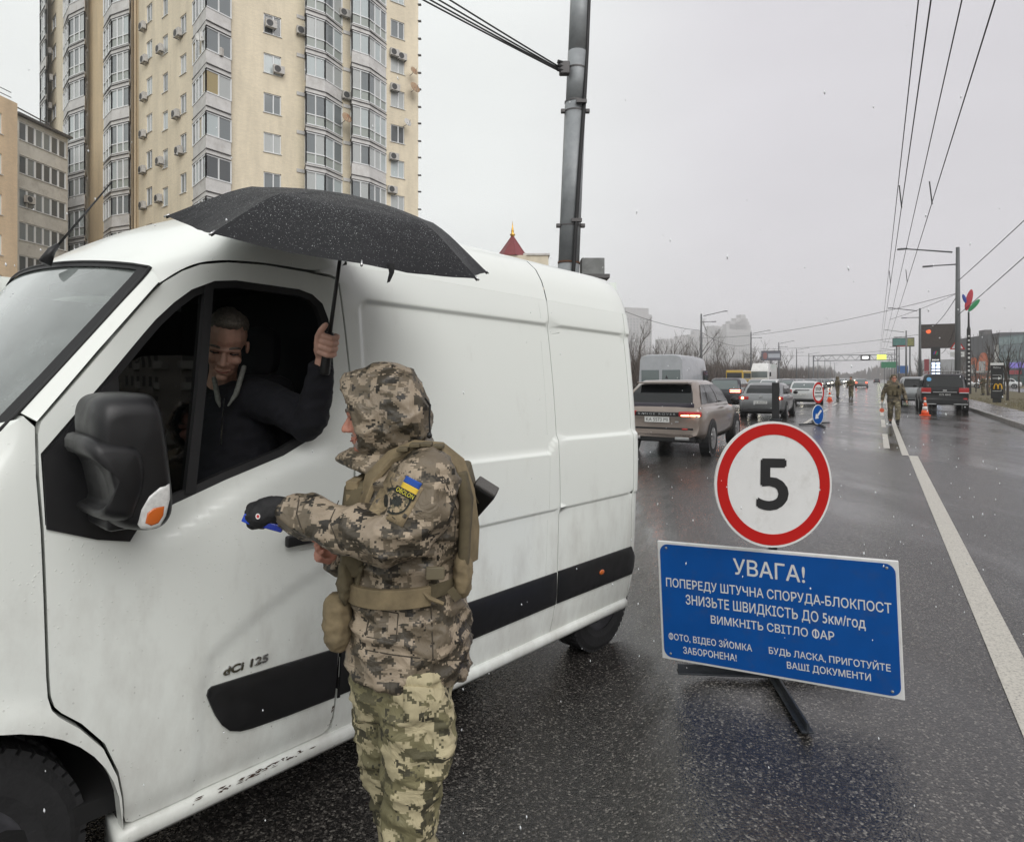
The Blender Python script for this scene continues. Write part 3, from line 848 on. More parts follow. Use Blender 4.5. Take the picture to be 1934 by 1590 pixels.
# far side, tail and floor
rings = [[(s, 2.06-hermite(PZ, PY_, z), z) for z in frange(.33, 2.25, .12)] for s in (.5, 1.5, 2.5, 3.87)]
MB().loft(rings, cap=False, closed=False).build('far_side', VW, van, smooth=True)
MB().add([(3.865, .2, .36), (3.865, 1.86, .36), (3.865, 1.80, 2.49), (3.865, .26, 2.49)], [(0, 1, 2, 3)]).build('tail_door', VW, van)
MB().box((1.72, 1.03, .40), (4.2, 1.86, .06)).build('floor_pan', m_void, van)
b = MB(); b.box((-.02, 1.05, .60), (.9, 1.1, .3)); b.build('engine_tray', m_void, van)
# wheel housing liner
rings = []
for y in (.05, .62):
    rings.append([(.29+.43*math.cos(R(a)), y, .37+.445*math.sin(R(a))) for a in range(-5, 186, 10)])
rings.append([(.29, .62, .4)]*len(rings[0]))
MB().loft(rings, cap=False, closed=False).build('wheel_liner', m_void, van, smooth=True)
def wheel(parent, c, r, w, name='wheel', n=40, tread=True, rim_m=m_steel):
    T = Matrix.Translation(c) @ Matrix.Rotation(R(90), 4, 'X')
    root = MB(); root.lathe([(r*.62, -w*.42), (r*.64, w*.38), (r*.60, w*.44), (r*.52, w*.30), (r*.22, w*.34), (r*.20, w*.42), (.001, w*.44)], n, T)
    for k in range(8):
        a = 2*PI*k/8; root.box((r*.42*math.cos(a), r*.42*math.sin(a), w*.31), (.05*r/.35, .03*r/.35, .012), T @ Matrix.Rotation(0, 4, 'Z'))
    wo = root.build(name, rim_m, parent, smooth=True)
    t = MB(); t.lathe([(r*.60, -w*.5), (r*.90, -w*.5), (r*.985, -w*.42), (r, -w*.3), (r, w*.3), (r*.985, w*.42), (r*.90, w*.5), (r*.72, w*.52), (r*.60, w*.46)], n, T, cap=False)
    if tread:
        for k in range(54):
            a = 2*PI*k/54
            for sgn in (-1, 1):
                t.box((0, 0, 0), (.018, .030, w*.28), T @ Matrix.Rotation(a+(.03 if sgn > 0 else 0), 4, 'Z') @ Matrix.Translation((r*.998, 0, sgn*w*.29)))
    t.build('tyre', m_tyre, wo, smooth=not tread)
    return wo
wheel(van, (.27, .20, .355), .355, .215)
wheel(van, (3.60, .25, .33), .33, .215)
wheel(van, (3.60, 1.83, .33), .33, .215); wheel(van, (.27, 1.86, .355), .355, .215)
# A-pillar strip between door and windscreen
AP_D = [(.463, 1.627), (.614, 1.835), (.774, 2.046), (.797, 2.075)]
AP_W = [(.432, 1.650), (.519, 1.765), (.69, 1.99), (.759, 2.078), (.786, 2.115)]
poly = AP_D + AP_W[::-1]
def ap_fn(s, z): return (s, ysurf(.5, z)+.035*smoothstep(0, .05, dist_poly(AP_D, s, z, False)), z)
sheet(poly, ap_fn, [], [], rim=.05, step=.02).build('a_pillar', VW, van, smooth=True)
# windscreen and its black band
WE = [(.20, 1.38), (.33, 1.53), (.425, 1.645), (.519, 1.765), (.64, 1.925), (.755, 2.078), (.783, 2.118)]
def ws_row(s, z, ins=0.0, n=17, fwd=0.0):
    y0 = ysurf(.5, z)+.045+ins; out = []
    for k in range(n):
        t = k/(n-1); q = 1-(2*t-1)**2; f = (z-1.38)/.74
        out.append((s-lerp(.34, .16, f)*q**.8-fwd, lerp(y0, 2.06-y0, t), z+lerp(-.16, .055, f)*q**.8))
    return out
MB().loft([ws_row(s, z) for s, z in WE], cap=False, closed=False).build('windscreen', g_wind, van, smooth=True, sub=1)
# black printed border
b = MB(); A = [ws_row(s, z, 0, 65) for s, z in WE]
for k in range(len(A)-1):
    for i in (0, 63):
        q = [A[k][i], A[k][i+1], A[k+1][i+1], A[k+1][i]]
        b.add([(p[0]-.004, p[1], p[2]+.003) for p in q], [(0, 1, 2, 3)])
top = ws_row(.783, 2.118, 0, 33); low = ws_row(.773, 2.105, 0, 33)
b.add([(p[0]-.004, p[1], p[2]+.004) for p in top+low], [(i, i+1, 34+i, 33+i) for i in range(32)])
b.build('screen_border', m_rub, van, smooth=True)
tr = MB(); tr.tube([(p[0]-.002, p[1], p[2]+.006) for p in top], .006, 6); tr.tube([(s, ysurf(.5, z)+.035, z+.005) for s, z in WE[1:]], .006, 6)
tr.build('screen_seal', m_rub, van, smooth=True)
# wiper, papers on the dash, dash, wheel, seats, bulkhead
MB().tube([(-.10, .75, 1.27), (.16, .62, 1.50), (.40, .55, 1.78)], [.010, .009, .005], 6).build('wiper', m_rub, van)
MB().box((.40, 1.03, 1.15), (.40, 1.70, .34)).build('dashboard', m_dark, van, bevel=.05)
MB().add([(.24, .45, 1.325), (.44, .42, 1.325), (.46, .75, 1.328), (.26, .78, 1.328)], [(0, 1, 2, 3)]).build('paper', mat('paper', (.7, .72, .7), .8), van)
MB().box((1.60, 1.03, 1.30), (.05, 1.80, 1.8)).build('bulkhead', m_dark, van)
MB().box((1.1, 1.94, 1.3), (1.2, .06, 1.7)).build('far_door_trim', m_dark, van)
MB().box((1.22, 1.03, 2.20), (.70, 1.5, .03)).build('headliner', m_dark, van)
b = MB(); b.box((1.10, .55, .85), (.5, .5, .3)); b.box((1.36, .55, 1.35), (.16, .5, .85)); b.box((1.38, .55, 1.88), (.12, .26, .22))
b.build('seat', mat('seat_cloth', (.012, .012, .015), .9), van, bevel=.06)
b = MB(); MS = Matrix.Translation((.62, .55, 1.36)) @ Matrix.Rotation(R(-62), 4, 'Y')
b.add(*(lambda k: (k.v, k.f))(MB().tube([(.19*math.cos(2*PI*i/24), .19*math.sin(2*PI*i/24), 0) for i in range(25)], .015, 6)), 0, MS)
b.box((0, 0, 0), (.36, .05, .02), MS); b.build('steering_wheel', m_dark, van)
# roof aerial
b = MB(); b.tube([(.60, .62, 2.16), (.62, .62, 2.21), (.64, .62, 2.235)], [.022, .014, .008], 8); b.tube([(.64, .62, 2.235), (.80, .60, 2.50)], [.005, .003], 6)
aer = b.build('aerial', m_blk, van, smooth=True)
# wing mirror
def vsy(px, py, y):
    d = (2.18+y)/(((px-967)/1200)*AY[0]+AY[1]-(py-714)/1200*AY[2]); p = at(px, py, d); q = ML.inverted() @ p
    return q
mir = bpy.data.objects.new('mirror_plane', None)
def mir_poly(px_list, y):
    return [tuple(vsy(x, yy, y)) for x, yy in px_list]
def inflate(px_list, y0, bulge, back, name, m, parent, rings=7, power=.42, it=2):
    P = chaikin([tuple(p) for p in mir_poly(px_list, y0)], it); n = len(P)
    c = Vector((sum(p[0] for p in P)/n, y0, sum(p[2] for p in P)/n))
    b = MB(); rr = [[Vector((p[0], y0+back, p[2])) for p in P]]
    for i in range(rings+1):
        t = i/rings; k = max(.02, math.cos(t*PI/2)**power) if i < rings else .02
        rr.append([Vector((c.x+(p[0]-c.x)*k, y0-bulge*math.sin(t*PI/2), c.z+(p[2]-c.z)*k)) for p in P])
    b.loft(rr)
    return b.build(name, m, parent, smooth=True)
mirror = inflate([(167, 800), (170, 768), (184, 750), (212, 743), (272, 741), (287, 750), (297, 775), (306, 830), (314, 900), (319, 955), (312, 982), (292, 998), (262, 1001), (224, 996), (205, 984), (196, 950), (186, 900), (172, 850)], -.20, .075, .13, 'mirror_housing', m_blk, van, power=.26)
inflate([(146, 826), (166, 820), (236, 824), (250, 834), (262, 880), (256, 925), (240, 962), (232, 985), (176, 978), (166, 962), (196, 948), (186, 900), (170, 862), (146, 858)], -.185, .105, .12, 'mirror_arm', m_blk, mirror, power=.30, it=1)
for c in ((.60, -.06, 1.60), (.63, -.06, 1.36)): MB().box(c, (.09, .24, .07)).build('mirror_bracket', m_blk, mirror, bevel=.015)
lampo = inflate([(260, 990), (262, 962), (278, 934), (300, 916), (319, 912), (320, 940), (312, 974), (300, 994), (282, 1000), (266, 998)], -.262, .016, .04, 'indicator_lens', m_clear, mirror, it=0, power=.2)
inflate([(272, 988), (276, 968), (288, 958), (310, 954), (308, 972), (298, 988), (284, 993)], -.272, .009, .02, 'indicator_bulb', m_amber, lampo, it=0, power=.2)
bpy.data.objects.remove(mir)
# ------------------------------------------------------------------ people by the van
from mathutils.bvhtree import BVHTree
m_skin = mat('skin', (.60, .35, .265), .5, var=.14, scale=30, bump=.15, bscale=220)
m_skin_red = mat('skin_cold', (.53, .24, .17), .5, var=.16, scale=30, bump=.15, bscale=220)
m_eye = mat('eye_dark', (.03, .022, .02), .25)
m_lip = mat('lip', (.33, .11, .09), .5)
m_hair = mat('hair_grey', (.17, .15, .125), .7, var=.5, scale=120, bump=.8, bscale=300)
m_beard = mat('stubble_grey', (.33, .27, .24), .8, var=.35, scale=160, bump=.5, bscale=300)
m_navy = mat('navy_fleece', (.006, .006, .010), .9, var=.3, scale=25, bump=.3, bscale=250)
CAMO_A = camo('camo_jacket', [(.36, .29, .21), (.165, .132, .09), (.068, .056, .038), (.028, .023, .016)], .0058, 11.5, .55, .35)
CAMO_B = camo('camo_trousers', [(.47, .41, .255), (.20, .18, .095), (.105, .095, .052), (.055, .05, .03)], .0066, 9.5, .75, .2)
m_coy = mat('coyote_webbing', (.20, .155, .088), .85, var=.3, scale=18, bump=.5, bscale=500)
m_coyd = mat('olive_webbing', (.105, .085, .048), .85, var=.3, scale=18, bump=.5, bscale=500)
m_boot = mat('boot_leather', (.03, .022, .016), .5, var=.3, scale=20, bump=.3, bscale=150)
m_glove = mat('glove_black', (.012, .012, .013), .75, var=.3, scale=40, bump=.5, bscale=260)
m_gun = mat('rifle_polymer', (.012, .012, .012), .45, var=.3, scale=30, bump=.2, bscale=300)

def N3(p, k, off=0): return noise.noise(Vector((p[0]*k[0]+off, p[1]*k[1]+off*1.7, p[2]*k[2]-off)))
def wrinkle(a=.006, b=.004, k=10):
    def fn(co, n):
        r = 1-abs(N3(co, (k, k, k*1.9), 3.1)); r2 = 1-abs(N3(co, (k*1.7, k*1.7, k*2.6), 9.7))
        return a*(r**3-.45)+b*(r2**3-.45)+.004*N3(co, (4, 4, 4), 5)
    return fn

def head_shape(mb, M):
    E_ = lambda c, r: mb.ell(tuple(M @ Vector(c)), r, 16, 10, M.to_3x3().normalized().to_4x4())
    T_ = lambda pts, r, n=8: mb.tube([M @ Vector(p) for p in pts], r, n)
    E_((0, .012, .035), (.074, .092, .09)); E_((0, -.025, -.035), (.061, .066, .08)); E_((0, -.035, -.08), (.046, .046, .036))
    E_((0, -.074, -.097), (.021, .018, .016))
    T_([(-.046, -.074, .010), (-.02, -.088, .016), (0, -.088, .012), (.02, -.088, .016), (.046, -.074, .010)], .0105)
    T_([(0, -.084, .008), (0, -.096, -.012), (0, -.108, -.032)], [.008, .0105, .0135]); E_((0, -.110, -.034), (.0125, .011, .010))
    for s in (-1, 1):
        E_((s*.012, -.098, -.037), (.009, .010, .008)); E_((s*.037, -.066, -.030), (.023, .018, .021)); E_((s*.072, .014, -.008), (.008, .017, .027))
        E_((s*.031, -.071, -.003), (.014, .011, .010))
    T_([(-.025, -.080, -.066), (0, -.092, -.062), (.025, -.080, -.066)], .006); T_([(-.021, -.080, -.075), (0, -.090, -.075), (.021, -.080, -.075)], .0065)
    T_([(0, .02, -.06), (0, .03, -.12), (0, .035, -.18)], [.055, .053, .058], 12)

def face_bits(parent, M, hair=True, brow=m_hair):
    for s in (-1, 1):
        MB().tube([M @ Vector(p) for p in ((s*.046, -.079, -.001), (s*.031, -.0845, -.004), (s*.017, -.081, -.003))], [.0022, .0038, .0022], 6).build('eye', m_eye, parent, smooth=True)
        MB().tube([M @ Vector(p) for p in ((s*.050, -.078, .020), (s*.034, -.094, .027), (s*.014, -.096, .021))], [.003, .005, .004], 6).build('eyebrow', brow, parent, smooth=True)
    MB().tube([M @ Vector(p) for p in ((-.029, -.079, -.0635), (-.014, -.0925, -.0695), (0, -.0975, -.0705), (.014, -.0925, -.0695), (.029, -.079, -.0635))], [.001, .0022, .0026, .0022, .001], 6).build('mouth', m_lip, parent, smooth=True)

def fist(mb, M, r=.026, fr=.0098, thumb=True, mirror=1):
    """four fingers closed round the local z axis, palm on the -x side, thumb across the top"""
    for i, (z, L, k) in enumerate(((.032, 1.0, 1.0), (.011, 1.06, 1.02), (-.0105, 1.0, 1.0), (-.031, .86, .88))):
        pts = []; n = 9
        for j in range(n):
            a = R(195 + 215*L*j/(n-1)); rr = r+.004*math.sin(3*PI*j/(n-1))**2
            pts.append(M @ Vector((rr*math.cos(a), rr*math.sin(a)*mirror, z+.002*math.sin(j))))
        mb.tube(pts, [fr*k*(1.08 if j in (0, 3, 6) else .98)*(.8 if j == n-1 else 1) for j in range(n)], 9)
        mb.ell(tuple(pts[0]), fr*1.25); mb.ell(tuple(pts[-1]), fr*.82)
    mb.ell(tuple(M @ Vector((-.032, .012*mirror, -.004))), (.020, .030, .046), 14, 9, M.to_3x3().normalized().to_4x4())
    mb.ell(tuple(M @ Vector((-.022, .026*mirror, -.010))), (.026, .018, .044), 14, 9, M.to_3x3().normalized().to_4x4())
    if thumb:
        mb.tube([M @ Vector(p) for p in ((-.036, .0, -.005), (-.034, -.012*mirror, .026), (-.026, -.022*mirror, .050), (-.014, -.024*mirror, .070), (-.008, -.020*mirror, .080))], [.015, .014, .0115, .0105, .006], 9)

# ---- umbrella: eight ribs, tilted towards the camera side
UC = EYE + Vector((-.580, 2.163, .447)); UA = Vector((.1936, -.2153, .9572)).normalized()
UE1 = Vector((0, 1, 0)).cross(UA).normalized(); UE2 = UA.cross(UE1)
MU = Matrix(((UE1[0], UE2[0], UA[0], UC[0]), (UE1[1], UE2[1], UA[1], UC[1]), (UE1[2], UE2[2], UA[2], UC[2]), (0, 0, 0, 1)))
def umbrella_cloth():
    m = bpy.data.materials.new('umbrella_cloth'); N, L, B = nodes_of(m)
    tc = N.new('ShaderNodeTexCoord')
    prev = None
    rgb = N.new('ShaderNodeRGB'); rgb.outputs[0].default_value = (.0145, .015, .017, 1); prev = rgb.outputs[0]
    for sc, th, ds in ((170, .93, .20), (330, .84, .20), (75, .965, .11)):
        v = N.new('ShaderNodeTexVoronoi'); v.inputs['Scale'].default_value = sc; L.new(tc.outputs['Object'], v.inputs[0])
        c = N.new('ShaderNodeSeparateColor'); L.new(v.outputs['Color'], c.inputs[0])
        sp = N.new('ShaderNodeSeparateXYZ'); L.new(tc.outputs['Object'], sp.inputs[0])
        hz = N.new('ShaderNodeMapRange'); hz.inputs[1].default_value = 0; hz.inputs[2].default_value = .15; hz.inputs[3].default_value = th; hz.inputs[4].default_value = th-.55
        L.new(sp.outputs[2], hz.inputs[0])
        g1 = N.new('ShaderNodeMath'); g1.operation = 'GREATER_THAN'; L.new(c.outputs[0], g1.inputs[0]); L.new(hz.outputs[0], g1.inputs[1])
        g2 = N.new('ShaderNodeMath'); g2.operation = 'LESS_THAN'; g2.inputs[1].default_value = ds; L.new(v.outputs['Distance'], g2.inputs[0])
        mu = N.new('ShaderNodeMath'); mu.operation = 'MULTIPLY'; L.new(g1.outputs[0], mu.inputs[0]); L.new(g2.outputs[0], mu.inputs[1])
        mu2 = N.new('ShaderNodeMath'); mu2.operation = 'MULTIPLY'; mu2.inputs[1].default_value = .55; L.new(mu.outputs[0], mu2.inputs[0])
        x = N.new('ShaderNodeMixRGB'); x.inputs[2].default_value = (.55, .56, .57, 1); L.new(mu2.outputs[0], x.inputs[0]); L.new(prev, x.inputs[1]); prev = x.outputs[0]
    L.new(prev, B.inputs['Base Color']); B.inputs['Roughness'].default_value = .7; B.inputs['Specular IOR Level'].default_value = .25
    B.inputs['Sheen Weight'].default_value = .05
    n = N.new('ShaderNodeTexNoise'); n.inputs['Scale'].default_value = 14; n.inputs['Detail'].default_value = 4; L.new(tc.outputs['Object'], n.inputs[0])
    b = N.new('ShaderNodeBump'); b.inputs['Strength'].default_value = .35; b.inputs['Distance'].default_value = .02; L.new(n.outputs[0], b.inputs['Height']); L.new(b.outputs[0], B.inputs['Normal'])
    return m
M_UMB = umbrella_cloth()
umb = thing('umbrella', 'open black umbrella speckled with wet snow, held out of the van window', 'umbrella', MU)
UR, UH, PH = .53, .175, 3.541
def rib_pt(k, t):
    a = PH+2*PI*k/8; r = UR*t
    z = UH*hermite([0, .15, .35, .52, .60, .68, 1.0], [1, .975, .90, .80, .735, .62, 0], t)
    return Vector((r*math.cos(a), r*math.sin(a), z))
for k in range(8):
    nt, nw = 16, 10; V = []
    for i in range(nt+1):
        t = max(.012, i/nt)
        for j in range(nw+1):
            w = j/nw; q = 4*w*(1-w)
            p = rib_pt(k, t).lerp(rib_pt(k+1, t), w)
            rad = Vector((p.x, p.y, 0)).normalized()
            p += rad*(UR*t*.018*q*(1-.9*t**3)) - rad*(.030*q*t**6)
            p.z += -.010*q*t*t + .004*N3(p, (14, 14, 14), 2.2)*q
            if abs(t-.55) < .04: p.z += .003
            V.append(p)
    F_ = [(i*(nw+1)+j, i*(nw+1)+j+1, (i+1)*(nw+1)+j+1, (i+1)*(nw+1)+j) for i in range(nt) for j in range(nw)]
    MB().add(V, F_).build('canopy_panel', M_UMB, umb, smooth=True)
    MB().tube([rib_pt(k, t)+Vector((0, 0, -.006)) for t in (.04, .3, .55, .8, 1.0)], [.003]*5, 5).build('rib', m_gun, umb, smooth=True)
    MB().tube([rib_pt(k, .98), rib_pt(k, 1.012)+Vector((0, 0, -.004))], [.0035, .003], 6).build('rib_tip', m_chrome, umb, smooth=True)
    MB().tube([rib_pt(k, .5)+Vector((0, 0, -.006)), Vector((.012*math.cos(PH+2*PI*k/8), .012*math.sin(PH+2*PI*k/8), .02))], .002, 5).build('stretcher', m_gun, umb)
MB().tube([(0, 0, UH-.005), (0, 0, -.20), (0, 0, -.36)], [.006, .007, .008], 8).build('shaft', m_gun, umb, smooth=True)
#MB().lathe([(.001, UH+.012), (.012, UH+.009), (.02, UH+.003), (.03, UH-.004)], 12).build('finial', m_gun, umb, smooth=True)
MB().lathe([(.012, -.300), (.016, -.31), (.0175, -.42), (.019, -.445), (.017, -.452), (.001, -.453)], 16).build('handle', m_gun, umb, smooth=True)
q = rib_pt(2, .99); t2 = rib_pt(3, .99)
c0 = q.lerp(t2, .22)-Vector((q.x, q.y, 0)).normalized()*.02
b = MB(); b.add([c0+Vector((-.006, 0, .006)), c0+Vector((.016, .004, .006)), c0+Vector((.018, 0, -.018)), c0+Vector((.010, 0, -.045)), c0+Vector((.002, 0, -.050)), c0+Vector((.004, 0, -.02))], [(0, 1, 2, 5), (5, 2, 3, 4)])
o = b.build('tie_strap', m_glove, umb); sm = o.modifiers.new('t', 'SOLIDIFY'); sm.thickness = .002

# ---- driver
drv = thing('person', 'driver in dark jacket at the van window holding an umbrella outside', 'person', loc=tuple(ML @ Vector((1.2, .45, .95))))
MD = Matrix.Translation(drv.location).inverted()
def DP(px, py, d): return MD @ at(px, py, d)
HD = Matrix.Translation(DP(427, 650, 2.50)) @ Matrix.Rotation(R(20), 4, 'Z') @ Matrix.Rotation(R(24), 4, 'X') @ Matrix.Rotation(R(7), 4, 'Y') @ Matrix.Scale(1.10, 4)
hand_c = UC + UA*(-.345)
GX = (Vector((1, 0, 0))-UA*UA.x).normalized(); GY = UA.cross(GX)
MG = MD @ Matrix(((GX[0], GY[0], UA[0], hand_c[0]), (GX[1], GY[1], UA[1], hand_c[1]), (GX[2], GY[2], UA[2], hand_c[2]), (0, 0, 0, 1)))
b = MB(); head_shape(b, HD); fist(b, MG, .024, .0102)
wr = MG @ Vector((-.020, .03, -.055)); el = DP(590, 800, 2.36)
b.tube([MG @ Vector((-.028, .018, -.02)), wr, wr.lerp(el, .4), el, DP(520, 765, 2.48), DP(455, 760, 2.60)], [.028, .026, .03, .036, .04, .05], 12)
b.tube([DP(440, 730, 2.56), DP(455, 770, 2.60), DP(455, 950, 2.62)], [.06, .12, .13], 14)
body = new_obj('body', remeshed(b, .0030, 2, None, 'body', m_skin), drv)
face_bits(body, HD)
hb = MB()
for c, r in (((0, .028, .052), (.078, .088, .080)), ((0, .052, .01), (.074, .066, .075)), ((0, -.02, .098), (.060, .062, .032))): hb.ell(tuple(HD @ Vector(c)), r, 16, 10, HD.to_3x3().normalized().to_4x4())
new_obj('hair', remeshed(hb, .006, 3, lambda co, n: .006*N3(co, (70, 70, 25), 1)+.006*N3(co, (25, 25, 25), 2), 'hair', m_hair), body)
jb = MB()
jb.tube([wr.lerp(el, .10), wr.lerp(el, .35), el+Vector((.0, 0, .02)), DP(585, 806, 2.38), DP(545, 775, 2.44), DP(490, 752, 2.52), DP(440, 770, 2.58)], [.043, .050, .062, .064, .072, .085, .11], 16)
jb.tube([DP(432, 742, 2.56), DP(440, 790, 2.60), DP(445, 880, 2.62), DP(450, 990, 2.64)], [.085, .165, .185, .19], 18)
jb.tube([DP(380, 775, 2.60), DP(345, 850, 2.62), DP(330, 930, 2.55)], [.09, .08, .06], 12)
new_obj('jacket', remeshed(jb, .010, 4, wrinkle(.006, .004, 12), 'jacket', m_navy), drv)
cb = MB()
for s, (a, c) in enumerate((((404, 712), (420, 800)), ((462, 690), (430, 798)))):
    cb.tube([DP(a[0], a[1], 2.475), DP((a[0]+c[0])/2, (a[1]+c[1])/2, 2.440), DP(c[0]-4+s*4, c[1]-30, 2.425)], [.010, .011, .004], 10)
new_obj('collar', remeshed(cb, .005, 2, None, 'collar', mat('collar_fleece', (.20, .205, .185), .95, var=.35, scale=70, bump=.6, bscale=200)), drv)
MB().tube([DP(424, 752, 2.40), DP(419, 800, 2.395), DP(417, 840, 2.395)], .003, 6).build('zip', m_chrome, body)

# ---- soldier at the door
SX0, SY0 = (770-967)/1200*1.96, 1.96
SO = Vector((SX0, SY0, ground_z(SX0, SY0)))
sol = thing('person', 'soldier in hooded digital camouflage jacket standing at the white van door', 'person', loc=tuple(SO))
def S(px, py, d): return at(px, py, d)-SO
def ring(pyl, pyr, pxl, pxr, ry, d=1.96, n=24, sq=2.3):
    c = (S(pxl, pyl, d)+S(pxr, pyr, d))/2; hx = (S(pxr, pyr, d)-S(pxl, pyl, d))/2; out = []
    for k in range(n):
        a = 2*PI*k/n; ca, sa = math.cos(a), math.sin(a)
        ca = math.copysign(abs(ca)**(2/sq), ca); sa = math.copysign(abs(sa)**(2/sq), sa)
        out.append(c+hx*ca+Vector((0, ry*sa, 0)))
    return out
HS = Matrix.Translation(S(717, 781, 1.96)) @ Matrix.Rotation(R(-80), 4, 'Z') @ Matrix.Rotation(R(8), 4, 'X')
b = MB(); head_shape(b, HS)
b.loft([ring(1220, 1220, 690, 860, .15), ring(1080, 1080, 700, 855, .14), ring(950, 950, 695, 860, .16), ring(880, 880, 720, 830, .12), ring(840, 840, 735, 800, .06)])
for d, xs in ((1.86, (785, 782, 778, 776, 776)), (2.06, (722, 735, 745, 765, 770))):
    b.tube([S(x, y, d) for x, y in zip(xs, (1230, 1350, 1480, 1620, 1755))], [.09, .085, .06, .055, .05], 12)
b.tube([S(800, 905, 1.80), S(750, 1020, 1.74), S(600, 985, 1.79), S(530, 965, 1.83)], [.05, .045, .035, .028], 12)
b.tube([S(800, 905, 2.12), S(745, 1030, 2.14), S(640, 1050, 2.05), S(600, 1045, 2.0)], [.05, .045, .035, .026], 12)
# bare right hand under the left sleeve
for k, (dx, dy) in enumerate(((0, -18), (-4, -7), (-2, 4), (6, 13))):
    b.tube([S(624, 1044, 2.0), S(608+dx, 1040+dy*.8, 1.97), S(600+dx, 1035+dy*.8, 1.95), S(606+dx, 1029+dy*.8, 1.94)], [.011, .0085, .008, .006], 8)
b.tube([S(622, 1034, 2.0), S(585, 1014, 1.96), S(574, 1012, 1.94)], [.011, .009, .006], 8)
b.ell(tuple(S(626, 1044, 2.0)), (.030, .020, .026))
sbody = new_obj('body', remeshed(b, .0042, 3, None, 'body', m_skin_red), sol)
face_bits(sbody, HS)
bb = MB(); bb.ell(tuple(HS @ Vector((0, -.040, -.083))), (.050, .050, .036), 16, 10, HS.to_3x3().to_4x4()); bb.tube([HS @ Vector(p) for p in ((-.03, -.077, -.055), (0, -.092, -.053), (.03, -.077, -.055))], .005, 6)
new_obj('beard', remeshed(bb, .005, 2, lambda co, n: .002*N3(co, (200, 200, 200)), 'beard', m_beard), sbody)
# hood: shell open at the front
hr = []
for x, t_, bt, w, lean in ((648, 716, 862, .088, 0), (652, 708, 868, .098, 0), (672, 697, 872, .110, 0), (705, 687, 874, .118, 0), (740, 684, 872, .122, 0), (772, 694, 866, .118, 0), (795, 716, 856, .104, 0), (808, 748, 840, .080, 0), (812, 776, 815, .04, 0)):
    row = []
    for k in range(26):
        a = 2*PI*k/26; cz = math.cos(a); sz = math.sin(a)
        sz2 = math.copysign(abs(sz)**.85, sz)
        py = (t_+bt)/2-(bt-t_)/2*cz
        f = max(0, 1-(x-648)/90)
        px = x + f*(34*max(0, (py-735)/110)**1.0) + f*22*abs(sz)**2*.6
        row.append(S(px, py, 1.96)+Vector((0, -w*sz2, 0)))
    hr.append(row)
hb = MB(); hb.loft(hr, cap=False); hb.add(hr[-1], [tuple(range(26))])
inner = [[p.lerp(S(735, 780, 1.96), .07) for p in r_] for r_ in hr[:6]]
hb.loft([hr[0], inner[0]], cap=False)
hood = hb.build('hood', CAMO_A, sol, smooth=True, sub=3)
dg = bpy.context.evaluated_depsgraph_get(); dg.update()
hm = bpy.data.meshes.new_from_object(hood.evaluated_get(dg)); hood.modifiers.clear(); hood.data = hm
hf = wrinkle(.010, .006, 9)
for v, n_ in zip(hm.vertices, [v.normal.copy() for v in hm.vertices]):
    sgn = 1 if n_.dot(v.co-S(735, 780, 1.96)) > 0 else -1
    v.co += n_*sgn*hf(v.co, n_)
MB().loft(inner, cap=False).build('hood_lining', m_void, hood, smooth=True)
MB().tube([S(803, 752, 1.86), S(812, 765, 1.88), S(811, 790, 1.88), S(812, 818, 1.88)], [.003, .004, .003, .003], 6).build('drawcord', m_gun, hood)
MB().ell(tuple(S(811, 822, 1.88)), (.008, .008, .010)).build('cord_stop', m_gun, hood, smooth=True)
# jacket
jb = MB()
jb.loft([ring(1236, 1262, 662, 889, .205), ring(1205, 1218, 661, 887, .207), ring(1150, 1152, 664, 885, .20), ring(1112, 1108, 670, 879, .19), ring(1078, 1074, 676, 878, .187), ring(1030, 1028, 678, 886, .19), ring(980, 978, 676, 891, .20), ring(930, 932, 676, 888, .205), ring(895, 892, 692, 868, .195), ring(868, 862, 712, 848, .16), ring(850, 842, 722, 818, .11), ring(838, 826, 728, 806, .09)])
jb.tube([S(806, 885, 1.83), S(806, 905, 1.79), S(793, 955, 1.745), S(762, 1008, 1.72), S(735, 1018, 1.715), S(690, 1006, 1.735), S(640, 994, 1.76), S(590, 978, 1.79), S(546, 966, 1.82)], [.07, .092, .092, .082, .077, .070, .064, .061, .0575], 20)
jb.tube([S(806, 890, 2.08), S(800, 930, 2.13), S(760, 1010, 2.16), S(735, 1030, 2.15), S(660, 1052, 2.06), S(625, 1046, 2.02)], [.085, .09, .08, .075, .062, .052], 16)
# open storm collar
jb.loft([[S(636, 862, 1.99), S(640, 872, 1.99), S(660, 888, 1.86), S(700, 896, 1.84), S(742, 884, 1.84), S(742, 850, 1.85), S(700, 852, 1.88), S(664, 850, 1.90)], [S(642, 858, 2.04), S(646, 866, 2.04), S(662, 884, 2.06), S(700, 893, 2.06), S(742, 884, 2.06), S(742, 850, 2.05), S(700, 852, 2.02), S(668, 850, 2.03)]])
jw = wrinkle(.016, .008, 8)
def jacket_fn(co, n):
    e = jw(co, n)
    # quilting folds across the sleeve and the hem seam
    hz = co.z
    if hz < .90: e += -.004*math.exp(-((hz-.872)/.006)**2)
    return e
jme = remeshed(jb, .0075, 4, jacket_fn, 'jacket', CAMO_A)
jacket = new_obj('jacket', jme, sol)
BV = BVHTree.FromPolygons([v.co.copy() for v in jme.vertices], [tuple(p.vertices) for p in jme.polygons])
eye_l = EYE-SO
def hit(px, py, off=.003, bv=None):
    d = (S(px, py, 2.0)-eye_l).normalized(); r = (bv or BV).ray_cast(eye_l, d)
    return (r[0]-d*off) if r[0] else S(px, py, 1.85)
